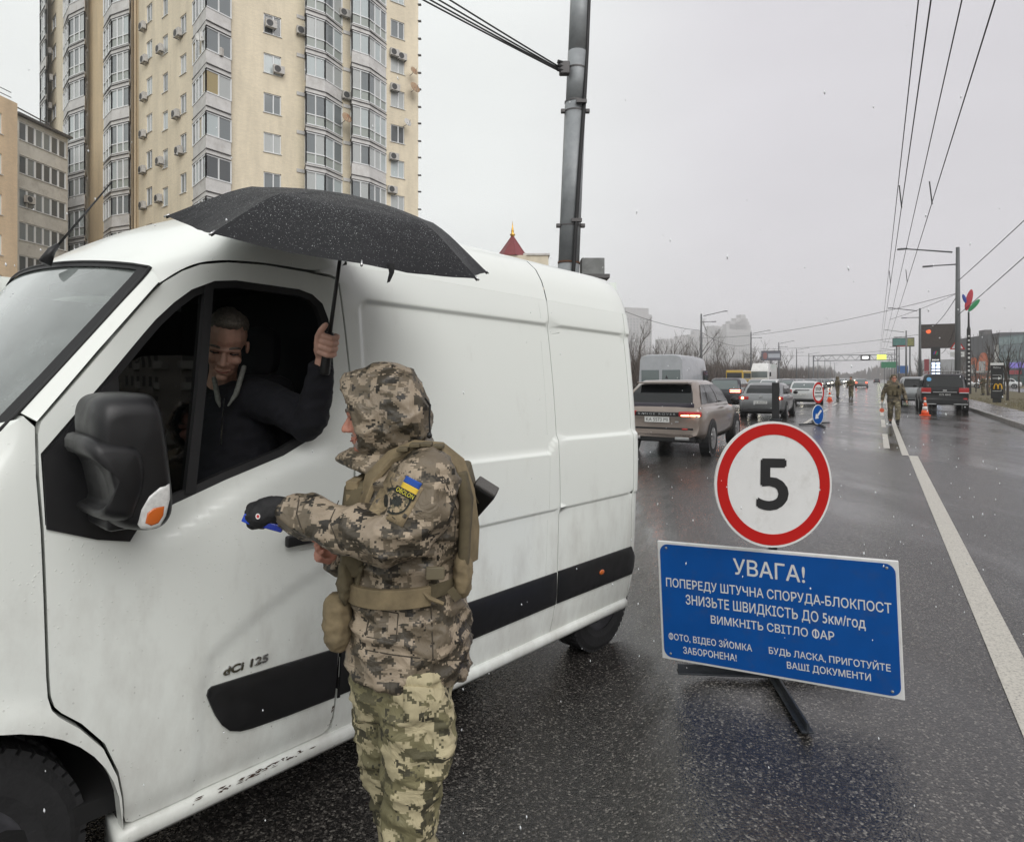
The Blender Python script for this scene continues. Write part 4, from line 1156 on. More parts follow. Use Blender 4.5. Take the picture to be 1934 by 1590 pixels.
def drape(polys, off, name, m, parent, th=.004, bv=None, n=6):
    """cloth piece laid on what lies under it: quads given by photo corners"""
    b = MB()
    for (A, B_, C_, D_) in polys:
        G = []; m_ = n
        for i in range(n+1):
            for j in range(m_+1):
                u, v = i/n, j/m_
                x = lerp(lerp(A[0], B_[0], u), lerp(D_[0], C_[0], u), v); y = lerp(lerp(A[1], B_[1], u), lerp(D_[1], C_[1], u), v)
                G.append(hit(x, y, off, bv))
        b.add(G, [(i*(m_+1)+j, i*(m_+1)+j+1, (i+1)*(m_+1)+j+1, (i+1)*(m_+1)+j) for i in range(n) for j in range(m_)])
    o = b.build(name, m, parent, smooth=True)
    sm = o.modifiers.new('t', 'SOLIDIFY'); sm.thickness = th; sm.offset = -1
    return o
# trousers
tb = MB()
tb.loft([ring(1330, 1330, 676, 846, .15), ring(1280, 1280, 668, 850, .17), ring(1225, 1225, 672, 852, .165), ring(1160, 1160, 680, 850, .15)])
tb.tube([S(x, y, 1.855) for x, y in ((790, 1240), (785, 1300), (783, 1360), (783, 1420), (780, 1470), (776, 1515), (776, 1570), (778, 1640), (779, 1700), (778, 1740))], [.10, .106, .103, .096, .088, .082, .080, .080, .076, .07], 18)
tb.tube([S(x, y, 2.06) for x, y in ((728, 1240), (727, 1300), (732, 1380), (739, 1450), (752, 1510), (764, 1570), (770, 1640), (772, 1700), (772, 1740))], [.10, .103, .10, .092, .084, .080, .078, .074, .07], 18)
tb.loft([ring(1290, 1290, 800, 850, .045, 1.82, 16, 4), ring(1350, 1350, 798, 856, .055, 1.82, 16, 4), ring(1420, 1420, 795, 858, .06, 1.82, 16, 4), ring(1452, 1452, 795, 850, .05, 1.82, 16, 4)])
tme = remeshed(tb, .0075, 4, wrinkle(.015, .008, 8), 'trousers', CAMO_B)
trousers = new_obj('trousers', tme, sol)
BVT = BVHTree.FromPolygons([v.co.copy() for v in tme.vertices], [tuple(p.vertices) for p in tme.polygons])
drape([((762, 1296), (846, 1300), (846, 1362), (762, 1364))], .006, 'pocket_flap', CAMO_B, trousers, .006, BVT)
drape([((724, 1492), (822, 1496), (822, 1500), (724, 1497))], .003, 'knee_seam', CAMO_B, trousers, .004, BVT)
for d, x in ((1.86, 776), (2.06, 771)):
    bo = MB(); bo.tube([S(x, 1725, d), S(x-2, 1770, d), S(x-2, 1792, d)], [.058, .056, .052], 14)
    f = S(x, 1788, d); f.z = .045
    bo.ell((f.x-.07, f.y, .05), (.135, .052, .048)); bo.box((f.x-.06, f.y, .014), (.27, .095, .028))
    new_obj('boot', remeshed(bo, .008, 2, None, 'boot', m_boot), sol)
# load-carrying vest
strap = MB()
def ribbon(pts, w, th, name, m, parent, up=None):
    rr = []; pts = [Vector(p) for p in pts]
    for i, p in enumerate(pts):
        t = (pts[min(i+1, len(pts)-1)]-pts[max(i-1, 0)]).normalized(); u = Vector(up[i] if up else (0, -1, 0)); sd = t.cross(u).normalized(); u = sd.cross(t)
        rr.append([p+sd*w/2, p+sd*w/2+u*th, p-sd*w/2+u*th, p-sd*w/2])
    b = MB(); b.loft(rr); return b.build(name, m, parent, bevel=.003)
vest = ribbon([S(700, 1010, 1.80), S(692, 950, 1.80), S(705, 905, 1.82), S(742, 866, 1.83), S(785, 848, 1.84), S(832, 852, 1.85), S(862, 878, 1.86), S(880, 930, 1.87), S(889, 1000, 1.88), S(886, 1060, 1.88)], .062, .016, 'vest', m_coy, sol, [(-1, -.3, .1), (-1, -.5, .2), (-.6, -.5, .6), (-.2, -.4, 1), (0, -.4, 1), (.3, -.4, 1), (.7, -.4, .5), (1, -.4, .1), (1, -.4, 0), (1, -.4, 0)])
for x, y, d in ((762, 848, 1.80), (785, 840, 1.81), (806, 839, 1.815), (828, 843, 1.82)):
    MB().box(tuple(S(x, y, d)), (.030, .058, .010)).build('webbing_loop', m_coyd, vest, bevel=.002)
pl = ring(905, 905, 668, 720, .15, 1.96, 16, 5); pl2 = ring(1040, 1040, 662, 715, .16, 1.96, 16, 5)
MB().loft([ring(898, 898, 676, 716, .13, 1.96, 16, 5), pl, ring(960, 960, 662, 715, .158, 1.96, 16, 5), pl2, ring(1062, 1062, 668, 712, .15, 1.96, 16, 5)]).build('front_plate', m_coyd, vest, bevel=.006)
for y in (912, 936): MB().box(tuple(S(672, y, 1.86)), (.034, .10, .026)).build('webbing_loop', m_coy, vest, bevel=.003)
MB().loft([ring(880, 880, 858, 886, .14, 1.96, 16, 5), ring(930, 930, 872, 898, .15, 1.96, 16, 5), ring(1060, 1060, 870, 892, .15, 1.96, 16, 5)]).build('back_plate', m_coyd, vest, bevel=.006)
# belt with padded wrap, buckle, pouches
def belt(py0, py1, grow, a0, a1, name, m, th=.010, tilt=0):
    b = MB(); rr = []
    for i in range(33):
        a = lerp(a0, a1, i/32); row = []
        for py, g_ in ((py0, 0), (py0, th), (py1, th), (py1, 0)):
            hx = .172+grow+g_; hy = .193+grow+g_; c = S(776, py+tilt*math.cos(a), 1.96)
            row.append(c+Vector((hx*math.cos(a), hy*math.sin(a), 0)))
        rr.append(row)
    b.loft(rr); return b.build(name, m, vest, bevel=.003)
belt(1070, 1103, .010, R(178), R(296), 'belt_pad', m_coy, .020, -6)
belt(1072, 1097, .008, R(290), R(365), 'belt_strap', m_coyd, .006, -8)
bk = MB(); bk.box(tuple(S(822, 1082, 1.758)), (.052, .014, .036)); bk.build('buckle', mat('buckle_tan', (.16, .135, .085), .5), vest, bevel=.004)
def pouch(cx0, cx1, cy0, cy1, d, dep, name, m, parent, flap=True):
    P = [(cx0+6, cy0), (cx1-8, cy0-4), (cx1, cy0+22), (cx1, cy1-26), (cx1-12, cy1), (cx0+14, cy1), (cx0, cy1-28), (cx0+2, cy0+24)]
    P = chaikin(P, 1); rr = []
    for i in range(9):
        t = -1+2*i/8; k = (1-abs(t)**3.2)**.5 if abs(t) < 1 else .55; k = max(.55, k)
        cx, cy = (cx0+cx1)/2, (cy0+cy1)/2
        rr.append([S(cx+(x-cx)*k, cy+(y-cy)*k, d)+Vector((0, t*dep, 0)) for x, y in P])
    b = MB(); b.loft(rr)
    me = remeshed(b, .006, 3, wrinkle(.005, .003, 16), name, m)
    o = new_obj(name, me, parent)
    return o
pouch(612, 664, 1120, 1228, 1.86, .055, 'pouch', m_coy, vest)
pouch(640, 668, 1050, 1140, 1.84, .05, 'pouch', m_coyd, vest)
pouch(856, 892, 1036, 1128, 1.86, .06, 'pouch', m_coy, vest)
MB().tube([S(800, 1118, 1.755), S(812, 1130, 1.75), S(838, 1140, 1.75)], [.006, .007, .005], 6).build('strap_end', m_coy, vest)
MB().bar(S(850, 1112, 1.765), S(866, 1132, 1.77), .022, .004, up=(0, -1, 0)).build('strap_end', m_coyd, vest)
drape([((655, 1062), (690, 1068), (668, 1140), (650, 1130))], .008, 'webbing_panel', m_coyd, vest, .010)
# sleeve patches
def patch_quad(cx, cy, w, h, ang):
    c, s_ = math.cos(R(ang)), math.sin(R(ang))
    return lambda u, v: (cx+u*w/2*c-v*h/2*s_, cy+u*w/2*s_+v*h/2*c)
f = patch_quad(776, 917, 33, 25, 28)
drape([(f(-1, -1), f(1, -1), f(1, 0), f(-1, 0))], .004, 'flag_blue', mat('flag_blue', (.02, .09, .42), .7), jacket, .003)
drape([(f(-1, 0), f(1, 0), f(1, 1), f(-1, 1))], .004, 'flag_yellow', mat('flag_yellow', (.70, .48, .05), .7), jacket, .003)
m_pb = mat('patch_black', (.018, .020, .016), .8); m_pe = mat('patch_edge', (.06, .062, .04), .8)
g2 = patch_quad(748, 942, 72, 84, 28)
drape([(g2(-1, -1), g2(1, -1), g2(1, 1), g2(-1, 1))], .0015, 'velcro_panel', mat('velcro_tan', (.27, .21, .125), .95, var=.3, scale=60), jacket, .002)
shield = [(-1, -.75), (1, -.75), (1, .15), (.72, .62), (0, 1), (-.72, .62), (-1, .15)]
def shield_piece(cx, cy, w, h, ang, off, name, m, inset=1.0):
    fq = patch_quad(cx, cy, w*inset, h*inset, ang); b = MB(); P = chaikin(shield, 2); c = hit(*fq(0, 0), off); V = [c]+[hit(*fq(u*.5, v*.5), off) for u, v in P]+[hit(*fq(u, v), off) for u, v in P]; n = len(P)
    b.add(V, [(0, 1+i, 1+(i+1) % n) for i in range(n)]+[(1+i, 1+n+i, 1+n+(i+1) % n, 1+(i+1) % n) for i in range(n)])
    return b.build(name, m, jacket, smooth=True)
shield_piece(749, 946, 50, 60, 28, .005, 'patch_border', m_pb)
shield_piece(749, 947, 50, 58, 28, .0065, 'patch_field', camo('camo_patch', [(.12, .10, .055), (.30, .23, .14), (.02, .02, .015)], .004, 30), .84)
fq = patch_quad(750, 946, 24, 24, 28); P = [fq((1 if i % 2 else .74)*math.cos(2*PI*i/20), (1 if i % 2 else .74)*math.sin(2*PI*i/20)) for i in range(20)]
b = MB(); b.add([hit(*p, .008) for p in P]+[hit(*fq(0, 0), .008)], [(i, (i+1) % 20, 20) for i in range(20)]); b.build('patch_emblem', m_pb, jacket)
f3 = patch_quad(765, 931, 42, 13, 28)
drape([(f3(-1, -1), f3(1, -1), f3(1, 1), f3(-1, 1))], .0075, 'name_tab', m_pb, jacket, .002)
tm = text_mesh('OBOLON', 1, bold=.03, space=1.05); xs_ = [v.co.x for v in tm.vertices]; ys_ = [v.co.y for v in tm.vertices]
f4 = patch_quad(765, 931, 36, 8.5, 28)
for v in tm.vertices:
    u = (v.co.x-min(xs_))/(max(xs_)-min(xs_))*2-1; w = (v.co.y-min(ys_))/(max(ys_)-min(ys_))*2-1
    px, py = f4(u, -w); v.co = hit(px, py, .0105)
tm.materials.clear(); tm.materials.append(mat('thread_yellow', (.62, .55, .05), .7)); new_obj('name_text', tm, jacket)
m_seam = mat('seam_dark', (.055, .045, .032), .85)
def seam(pts, w=2.2):
    q = []
    for (x0, y0), (x1, y1) in zip(pts, pts[1:]):
        L = math.hypot(x1-x0, y1-y0); nx, ny = -(y1-y0)/L*w/2, (x1-x0)/L*w/2
        q.append(((x0+nx, y0+ny), (x1+nx, y1+ny), (x1-nx, y1-ny), (x0-nx, y0-ny)))
    drape(q, .0012, 'seam', m_seam, jacket, .0015, n=5)
seam([(664, 1222), (740, 1236), (820, 1246), (886, 1246)], 2.4); seam([(812, 1118), (816, 1180), (818, 1244)]); seam([(700, 1150), (690, 1200)]); seam([(702, 1150), (752, 1158), (748, 1212), (692, 1202)], 1.8)
seam([(640, 945), (622, 985), (640, 1032)], 1.8); seam([(566, 936), (560, 970), (572, 1008)], 2.6); seam([(838, 900), (862, 960), (858, 1030)], 1.8); seam([(690, 962), (740, 975), (770, 1000)], 1.8)
# gloved left hand, phone-sized blue folder in it
MGl = Matrix.Translation(S(498, 972, 1.82)) @ Matrix.Rotation(R(78), 4, 'Y') @ Matrix.Rotation(R(-30), 4, 'Z')
gb_ = MB(); fist(gb_, MGl, .026, .0135, True)
gb_.ell(tuple(S(507, 962, 1.815)), (.045, .036, .036)); gb_.ell(tuple(S(492, 975, 1.80)), (.036, .03, .034))
gb_.tube([S(510, 965, 1.82), S(528, 962, 1.82), S(550, 966, 1.82)], [.036, .037, .040], 14)
glove = new_obj('glove', remeshed(gb_, .004, 3, wrinkle(.002, .0015, 30), 'glove', m_glove), sol)
bvg = BVHTree.FromPolygons([v.co.copy() for v in glove.data.vertices], [tuple(p.vertices) for p in glove.data.polygons])
o = MB().add([hit(487+4.5*math.cos(2*PI*i/16), 975+5.5*math.sin(2*PI*i/16), .002, bvg) for i in range(16)], [tuple(range(16))]).build('glove_logo', mat('logo_white', (.75, .74, .73), .6), glove)
MB().add([hit(487+2.6*math.cos(2*PI*i/16), 975+3.2*math.sin(2*PI*i/16), .003, bvg) for i in range(16)], [tuple(range(16))]).build('glove_logo_mark', mat('logo_red', (.55, .03, .03), .6), glove)
f = thing('pen', 'blue plastic pen held in the black glove of the soldier', 'pen', loc=tuple(at(500, 990, 1.80)))
MB().bar(at(462, 979, 1.79)-at(500, 990, 1.80), at(534, 999, 1.80)-at(500, 990, 1.80), .014, .020).build('pen_body', mat('pen_blue', (.01, .03, .30), .25, coat=.5), f, bevel=.003)
MB().bar(at(460, 976, 1.79)-at(500, 990, 1.80), at(476, 983, 1.79)-at(500, 990, 1.80), .016, .024).build('pen_cap', mat('pen_cap_blue', (.02, .07, .5), .2, coat=.5), f, bevel=.003)
# rifle slung behind
rif = thing('rifle', 'black rifle slung behind the back of the hooded soldier', 'rifle', loc=tuple(at(905, 940, 2.02)))
def RP(px, py, d): return at(px, py, d)-at(905, 940, 2.02)
a, c = RP(919, 920, 1.95), RP(862, 1010, 2.12); dr = (c-a).normalized()
b = MB(); u = Vector((.82, 0, -.57)); u = (u-dr*u.dot(dr)).normalized(); w = dr.cross(u)
rr = []
for t, hh, ww, up in ((0, .036, .020, 0), (.012, .038, .022, 0), (.10, .034, .020, -.004), (.24, .026, .018, -.010)):
    p = a+dr*t+u*up; rr.append([p+u*hh+w*ww, p-u*hh+w*ww, p-u*hh-w*ww, p+u*hh-w*ww])
b.loft(rr); b.build('stock', m_gun, rif, bevel=.006)
rr = [[p+u*hh+w*ww, p-u*hh+w*ww, p-u*hh-w*ww, p+u*hh-w*ww] for p, hh, ww in ((a+dr*-.010, .035, .019), (a+dr*.001, .037, .021))]
MB().loft(rr).build('butt_pad', mat('butt_rubber', (.10, .095, .09), .8, bump=1, bscale=180), rif, bevel=.004)
b = MB(); b.bar(a+dr*.24+u*.012, a+dr*.48+u*.012, .045, .055); b.build('receiver', m_gun, rif, bevel=.005)
MB().tube([a+dr*.48+u*.02, a+dr*.86+u*.02], .009, 8).build('barrel', m_gun, rif)
MB().bar(a+dr*.36-u*.02, a+dr*.42-u*.17, .022, .055).build('magazine', m_gun, rif, bevel=.004)
ribbon([S(846, 856, 1.87), S(868, 885, 1.90), S(890, 915, 1.95), S(905, 945, 1.98)], .030, .004, 'sling', m_coyd, sol, [(.3, -.6, .7)]*4)
# ------------------------------------------------------------------ behind the van: tower, low blocks, turret house, mast
def brick_wall(name, col, mortar, sc=1.0):
    m = bpy.data.materials.new(name); N, L, B = nodes_of(m)
    uv = N.new('ShaderNodeUVMap'); br = N.new('ShaderNodeTexBrick')
    br.inputs['Scale'].default_value = 1.0; br.inputs['Brick Width'].default_value = .26; br.inputs['Row Height'].default_value = .095
    br.inputs['Mortar Size'].default_value = .012; br.inputs['Bias'].default_value = 0
    br.inputs['Color1'].default_value = (*col, 1); br.inputs['Color2'].default_value = (*[c*.90 for c in col], 1); br.inputs['Mortar'].default_value = (*mortar, 1)
    L.new(uv.outputs[0], br.inputs[0])
    tc = N.new('ShaderNodeTexCoord'); mp = N.new('ShaderNodeMapping'); mp.inputs['Scale'].default_value = (1, 1, .18); L.new(tc.outputs['Object'], mp.inputs[0])
    n = N.new('ShaderNodeTexNoise'); n.inputs['Scale'].default_value = .9; n.inputs['Detail'].default_value = 8; n.inputs['Roughness'].default_value = .65; L.new(mp.outputs[0], n.inputs[0])
    r = N.new('ShaderNodeMapRange'); r.inputs[1].default_value = .3; r.inputs[2].default_value = .72; r.inputs[3].default_value = 1.06; r.inputs[4].default_value = .80; L.new(n.outputs[0], r.inputs[0])
    s = N.new('ShaderNodeVectorMath'); s.operation = 'SCALE'; L.new(br.outputs[0], s.inputs[0]); L.new(r.outputs[0], s.inputs['Scale'])
    L.new(s.outputs[0], B.inputs['Base Color']); B.inputs['Roughness'].default_value = .85
    return m
m_cream = brick_wall('cream_brick', (.80, .70, .52), (.74, .67, .53))
m_cream2 = brick_wall('ochre_brick', (.70, .54, .33), (.62, .51, .35))
m_white = mat('white_render', (.60, .59, .57), .8, var=.14, scale=1.2, dirt=(.36, .33, .29), dscale=1.5, damt=.45, dth=.5)
m_ledge = mat('ledge_metal', (.10, .095, .095), .5, .3)
m_frame = mat('upvc_frame', (.72, .73, .73), .4)
m_pipe = mat('conduit', (.30, .27, .22), .7)
PANES = [mat('pane_grey', (.19, .21, .215), .08, coat=.5), mat('pane_dark', (.085, .092, .095), .06, coat=.5), mat('pane_curtain', (.42, .44, .43), .25, coat=.5), mat('pane_pale', (.45, .50, .50), .2, coat=.5), mat('pane_ochre', (.34, .27, .13), .2, coat=.4)]
m_pgreen = mat('panel_green', (.38, .52, .34), .35)
m_pgrey = mat('panel_milk', (.33, .36, .33), .3)
ZB, FH = -.1, 2.9

def P2(px, d): return Vector(((px-967)/1200*d, d))
class Wall:
    """vertical wall between two plan points; u runs along it, openings are real holes with reveals"""
    def __init__(s, a, b):
        s.a, s.b = Vector(a[:2]), Vector(b[:2]); s.t = (s.b-s.a); s.L = s.t.length; s.t.normalize()
        s.n = Vector((s.t.y, -s.t.x))
        if s.n.dot(-s.a) < 0: s.n = -s.n
    def u(s, px):
        r = Vector(((px-967)/1200, 1)); den = r.x*s.t.y-r.y*s.t.x
        # a + u t = k r
        return (s.a.y*r.x-s.a.x*r.y)/(r.y*s.t.x-r.x*s.t.y)
    def uo(s, px, off):
        a = s.a+s.n*off; r = Vector(((px-967)/1200, 1)); return (a.y*r.x-a.x*r.y)/(r.y*s.t.x-r.x*s.t.y)
    def p(s, u, z, off=0):
        q = s.a+s.t*u+s.n*off; return Vector((q.x, q.y, z))
    def M(s, u, z, off=0):
        q = s.p(u, z, off); x = Vector((s.t.x, s.t.y, 0)); y = Vector((-s.n.x, -s.n.y, 0))
        if x.cross(y).z < 0: x = -x
        return Matrix(((x.x, y.x, 0, q.x), (x.y, y.y, 0, q.y), (0, 0, 1, q.z), (0, 0, 0, 1)))
    def depth(s, u): return (s.a+s.t*u).y
    def build(s, name, m, parent, z0, z1, holes=(), dep=.16):
        us = sorted({0, s.L} | {h[0] for h in holes} | {h[1] for h in holes}); zs = sorted({z0, z1} | {h[2] for h in holes} | {h[3] for h in holes})
        b = MB(); uvs = []
        for i in range(len(us)-1):
            for j in range(len(zs)-1):
                cu, cz = (us[i]+us[i+1])/2, (zs[j]+zs[j+1])/2
                if any(h[0] < cu < h[1] and h[2] < cz < h[3] for h in holes): continue
                b.add([s.p(us[i], zs[j]), s.p(us[i+1], zs[j]), s.p(us[i+1], zs[j+1]), s.p(us[i], zs[j+1])], [(0, 1, 2, 3)])
                uvs += [(us[i], zs[j]), (us[i+1], zs[j]), (us[i+1], zs[j+1]), (us[i], zs[j+1])]
        for u0, u1, a, c in holes:
            for (ua, za), (ub, zb_) in (((u0, a), (u1, a)), ((u1, a), (u1, c)), ((u1, c), (u0, c)), ((u0, c), (u0, a))):
                b.add([s.p(ua, za), s.p(ub, zb_), s.p(ub, zb_, -dep), s.p(ua, za, -dep)], [(0, 1, 2, 3)])
                uvs += [(ua, za), (ub, zb_), (ub+.1, zb_), (ua+.1, za)]
        me = bpy.data.meshes.new(name); me.from_pydata(b.v, [], b.f); me.materials.append(m)
        ul = me.uv_layers.new(name='UVMap')
        for k, uvv in enumerate(uvs): ul.data[k].uv = uvv
        o = bpy.data.objects.new(name, me); COL.objects.link(o); o.parent = parent
        return o

WMESH = {}
rw = random.Random(11)
def win_mesh(w, h, kind):
    k = (round(w, 2), round(h, 2), kind)
    if k in WMESH: return WMESH[k]
    w, h = k[0], k[1]; b = MB(); t = .07
    for x, z, sx, sz in ((0, t/2, w, t), (0, h-t/2, w, t), (-w/2+t/2, h/2, t, h), (w/2-t/2, h/2, t, h)): b.box((x, 0, z), (sx, .07, sz))
    if kind == 'm' or (w > .95 and kind != 'p'): b.box((w*.06, 0, h/2), (.08, .075, h-2*t))
    b.box((0, -.10, -.02), (w+.12, .16, .03))
    fm = b.mesh('window', m_frame)
    pm = []
    for i, m in enumerate(PANES): pm.append(MB().box((0, .02, h/2), (w-2*t+.01, .012, h-2*t+.01)).mesh('pane', m))
    WMESH[k] = (fm, pm); return WMESH[k]
def window(parent, W, u0, u1, z0, z1, kind='m', off=-.10, tone=None):
    fm, pm = win_mesh(u1-u0, z1-z0, kind)
    o = new_obj('window', fm, parent); o.matrix_world = W.M((u0+u1)/2, z0, off)
    i = tone if tone is not None else rw.choice((0, 0, 1, 2, 2, 3))
    q = new_obj('pane', pm[i], o)
    return o

tower = thing('apartment_tower', 'tall cream brick apartment tower with white glazed balcony bays behind the van', 'building')
WALLS = {}
pts = [(75, 66.5), (120, 59.5), (167, 57.5), (195, 54.0), (247, 52.6), (262, 51.6), (364, 45.6), (437, 45.1), (790, 54.0)]
names = ['B', 'C', 'D', 'E', 'F', 'G', 'H', 'I']
for nm, (a, c) in zip(names, zip(pts, pts[1:])): WALLS[nm] = Wall(P2(*a), P2(*c))
ZT = 46.0
def floors(d, y0=-60, y1=520):
    out = []
    for k in range(0, 16):
        z = ZB+FH*k+1.6; y = 714-(z-1.66)/d*1200
        if y0 < y < y1: out.append(k)
    return out
def wall_with(nm, cols, m=m_cream, sill=.9, h=1.45, kind='m', y1=640):
    W = WALLS[nm]; holes = []; spec = []
    for (p0, p1, shift) in cols:
        u0, u1 = sorted((W.u(p0), W.u(p1)))
        for k in floors(W.depth((u0+u1)/2), -70, y1):
            z = ZB+FH*k+sill+shift; holes.append((u0, u1, z, z+h)); spec.append((u0, u1, z, z+h))
    W.build('wall', m, tower, -3, ZT, holes)
    for s in spec: window(tower, W, *s, kind=kind)
wall_with('B', [(98, 106, 0)], kind='s')
wall_with('C', []); wall_with('D', [], m_cream2); wall_with('E', []); wall_with('F', [], m_cream2)
wall_with('G', [(276, 287.5, .0), (307, 317, -.55), (340, 352, -.1)], kind='s')
wall_with('H', [])
wall_with('I', [(498, 531, .0), (738, 764, .1)])
# side return on the right and a back, so the tower is a solid block
q = WALLS['I'].b; back = q+Vector((-3.2, 16)); Wr = Wall(q, back); Wr.build('wall', m_cream, tower, -3, ZT)
for k in floors(54, -60, 470):
    for dz in (.2, 1.6): MB().box(tuple(WALLS['I'].p(WALLS['I'].L+.12, ZB+FH*k+dz)), (.28, .25, .08)).build('ledge', m_ledge, tower)
W0 = Wall(P2(*pts[0]), P2(*pts[0])+Vector((-3, 14))); W0.build('wall', m_cream, tower, -3, ZT)
b = MB(); b.add([tuple(P2(*p).to_3d()+Vector((0, 0, ZT))) for p in pts]+[(back.x, back.y, ZT), (P2(*pts[0]).x-3, 80, ZT)], [tuple(range(len(pts)+2))]); b.build('roof', m_ledge, tower)

def bay(W, p0, p1, proj, cham, style, k0list, name='bay', zoff=0, tones=(0, 2, 3), low=None, skewl=None):
    """glazed balcony bay: floor ledge, parapet or full-height glazing, mullions, panes"""
    if style == 'corner': plan = [(W.u(p0), 0), (W.uo(389, proj), proj), (W.uo(436.5, .3), .3)]
    else: plan = [(W.u(p0), 0), (W.uo(cham[0], proj), proj), (W.uo(cham[1], proj), proj), (W.u(p1), 0)]
    for k in k0list:
        z = ZB+FH*k+zoff; T = lambda u, o, zz: W.p(u, zz, o)
        full = (k*7+int(p0)) % 3 != 0 if style == 'full' else False
        zp = z+.16 if full else z+.92
        b = MB()
        def band(z0, z1, grow, mat_=0, inner=.10):
            n = len(plan); c = sum(p[0] for p in plan)/n
            P = [T(u+(grow*(1 if u > c else -1)), o+grow*(1 if o > .1 else 0), z0) for u, o in plan]; Q = [Vector((p.x, p.y, z1)) for p in P]
            vs = P+Q; b.add(vs, [(i, i+1, n+i+1, n+i) for i in range(n-1)]+[tuple(range(n)), tuple(range(n, 2*n))], mat_)
        band(z-.34, z-.05, .03); band(z-.05, z+.0, .10, 1); band(z+.0, zp, 0)
        band(z+2.52, z+2.56, .08, 1)
        # mullions and rails
        zt = z+2.50
        for i in range(len(plan)-1):
            (ua, oa), (ub, ob) = plan[i], plan[i+1]; L = math.hypot(ub-ua, ob-oa); n = max(1, int(round(L/.85)))
            if style == 'corner': n = max(2, n)
            for j in range(n+1):
                f = j/n; b.bar(T(lerp(ua, ub, f), lerp(oa, ob, f), zp), T(lerp(ua, ub, f), lerp(oa, ob, f), zt), .085, .085, 2)
            for zz in (zp+.04, zt-.04)+((z+.95,) if full else ()): b.bar(T(ua, oa, zz), T(ub, ob, zz), .075, .08, 2)
        o = b.build(name, [m_white, m_ledge, m_frame], tower)
        for i in range(len(plan)-1):
            (ua, oa), (ub, ob) = plan[i], plan[i+1]; L = math.hypot(ub-ua, ob-oa); n = max(1, int(round(L/.85)))
            if style == 'corner': n = max(2, n)
            for j in range(n):
                f0, f1 = (j+.04)/n, (j+.96)/n
                A, B_ = (lerp(ua, ub, f0), lerp(oa, ob, f0)-.025), (lerp(ua, ub, f1), lerp(oa, ob, f1)-.025)
                tone = rw.choice(tones)
                if full:
                    lm = low or m_pgrey
                    MB().add([T(*A, zp+.05), T(*B_, zp+.05), T(*B_, z+.93), T(*A, z+.93)], [(0, 1, 2, 3)]).build('lower_panel', lm if not (k == 9 and p0 > 650) else m_pgreen, o)
                MB().add([T(*A, (z+.97) if full else zp+.05), T(*B_, (z+.97) if full else zp+.05), T(*B_, zt-.05), T(*A, zt-.05)], [(0, 1, 2, 3)]).build('pane', PANES[tone], o)
bay(WALLS['C'], 120, 163, .9, (131, 160), 'full', floors(57.5, -70, 640), zoff=-.3)
bay(WALLS['E'], 196, 246.5, .95, (211, 244), 'full', floors(52, -70, 640), zoff=-.4)
bay(WALLS['H'], 364.5, 436.5, 2.0, None, 'corner', floors(44, -70, 640), tones=(0, 2, 3, 2, 0, 1, 4))
bay(WALLS['I'], 577, 646, 1.0, (578, 614), 'full', floors(49, -70, 640), zoff=.2)
bay(WALLS['I'], 663, 729, 1.0, (665, 697), 'full', floors(51.5, -70, 640), zoff=.2)
bay(WALLS['B'], 76, 89, .8, (76.5, 87), 'full', floors(65, -70, 640), zoff=-.2)
# ledge bands beside the bays
for nm, p0, p1, zo in (('E', 244, 247, -.4), ('I', 560, 577, .2), ('I', 648, 662, .2), ('C', 160, 166, -.3)):
    W = WALLS[nm]; u0, u1 = sorted((W.u(p0), W.u(p1)))
    for k in floors(W.depth(u0), -60, 480): MB().box((0, 0, 0), (u1-u0, .06, .26), W.M((u0+u1)/2, ZB+FH*k+zo-.2, .04)).build('band', m_white, tower)
for px in (252, 258): MB().tube([WALLS['F'].p(WALLS['F'].u(px), -2, .12), WALLS['F'].p(WALLS['F'].u(px), ZT, .12)], .07, 6).build('downpipe', m_cream2, tower)

# air conditioners and dishes: things that hang on the tower
ac_root = None
def ac_unit(W, px, py, label, tone=0):
    global ac_root
    u = W.u(px); d = W.depth(u); z = 1.66+(714-py)/1200*d
    if ac_root is None:
        r = thing('air_conditioner', label, 'air conditioner', group='air conditioners on the tower')
        MB().box((0, -.24, 0), (.80, .28, .56)).build('case', mat('ac_case', (.50, .48, .45), .6, var=.15, scale=5, dirt=(.2, .17, .13), dscale=4, damt=.5), r, bevel=.02)
        b = MB(); b.lathe([(.235, 0), (.235, .015), (.20, .02), (.02, .012)], 18, Matrix.Translation((-.12, -.385, 0)) @ Matrix.Rotation(R(90), 4, 'X')); b.build('fan_grille', mat('ac_grille', (.05, .05, .05), .6), r)
        for x in (-.3, .3): MB().box((x, -.2, -.31), (.04, .42, .04)).build('bracket', m_ledge, r)
        ac_root = r; c = r
    else:
        c = copy_tree(ac_root); c['label'] = label
    c.matrix_world = W.M(u, z, 0)
    return c
ORD = ['topmost', 'second highest', 'third highest', 'fourth highest', 'fifth highest', 'lowest']
zo = lambda x, y: (x*.327, y*.327)
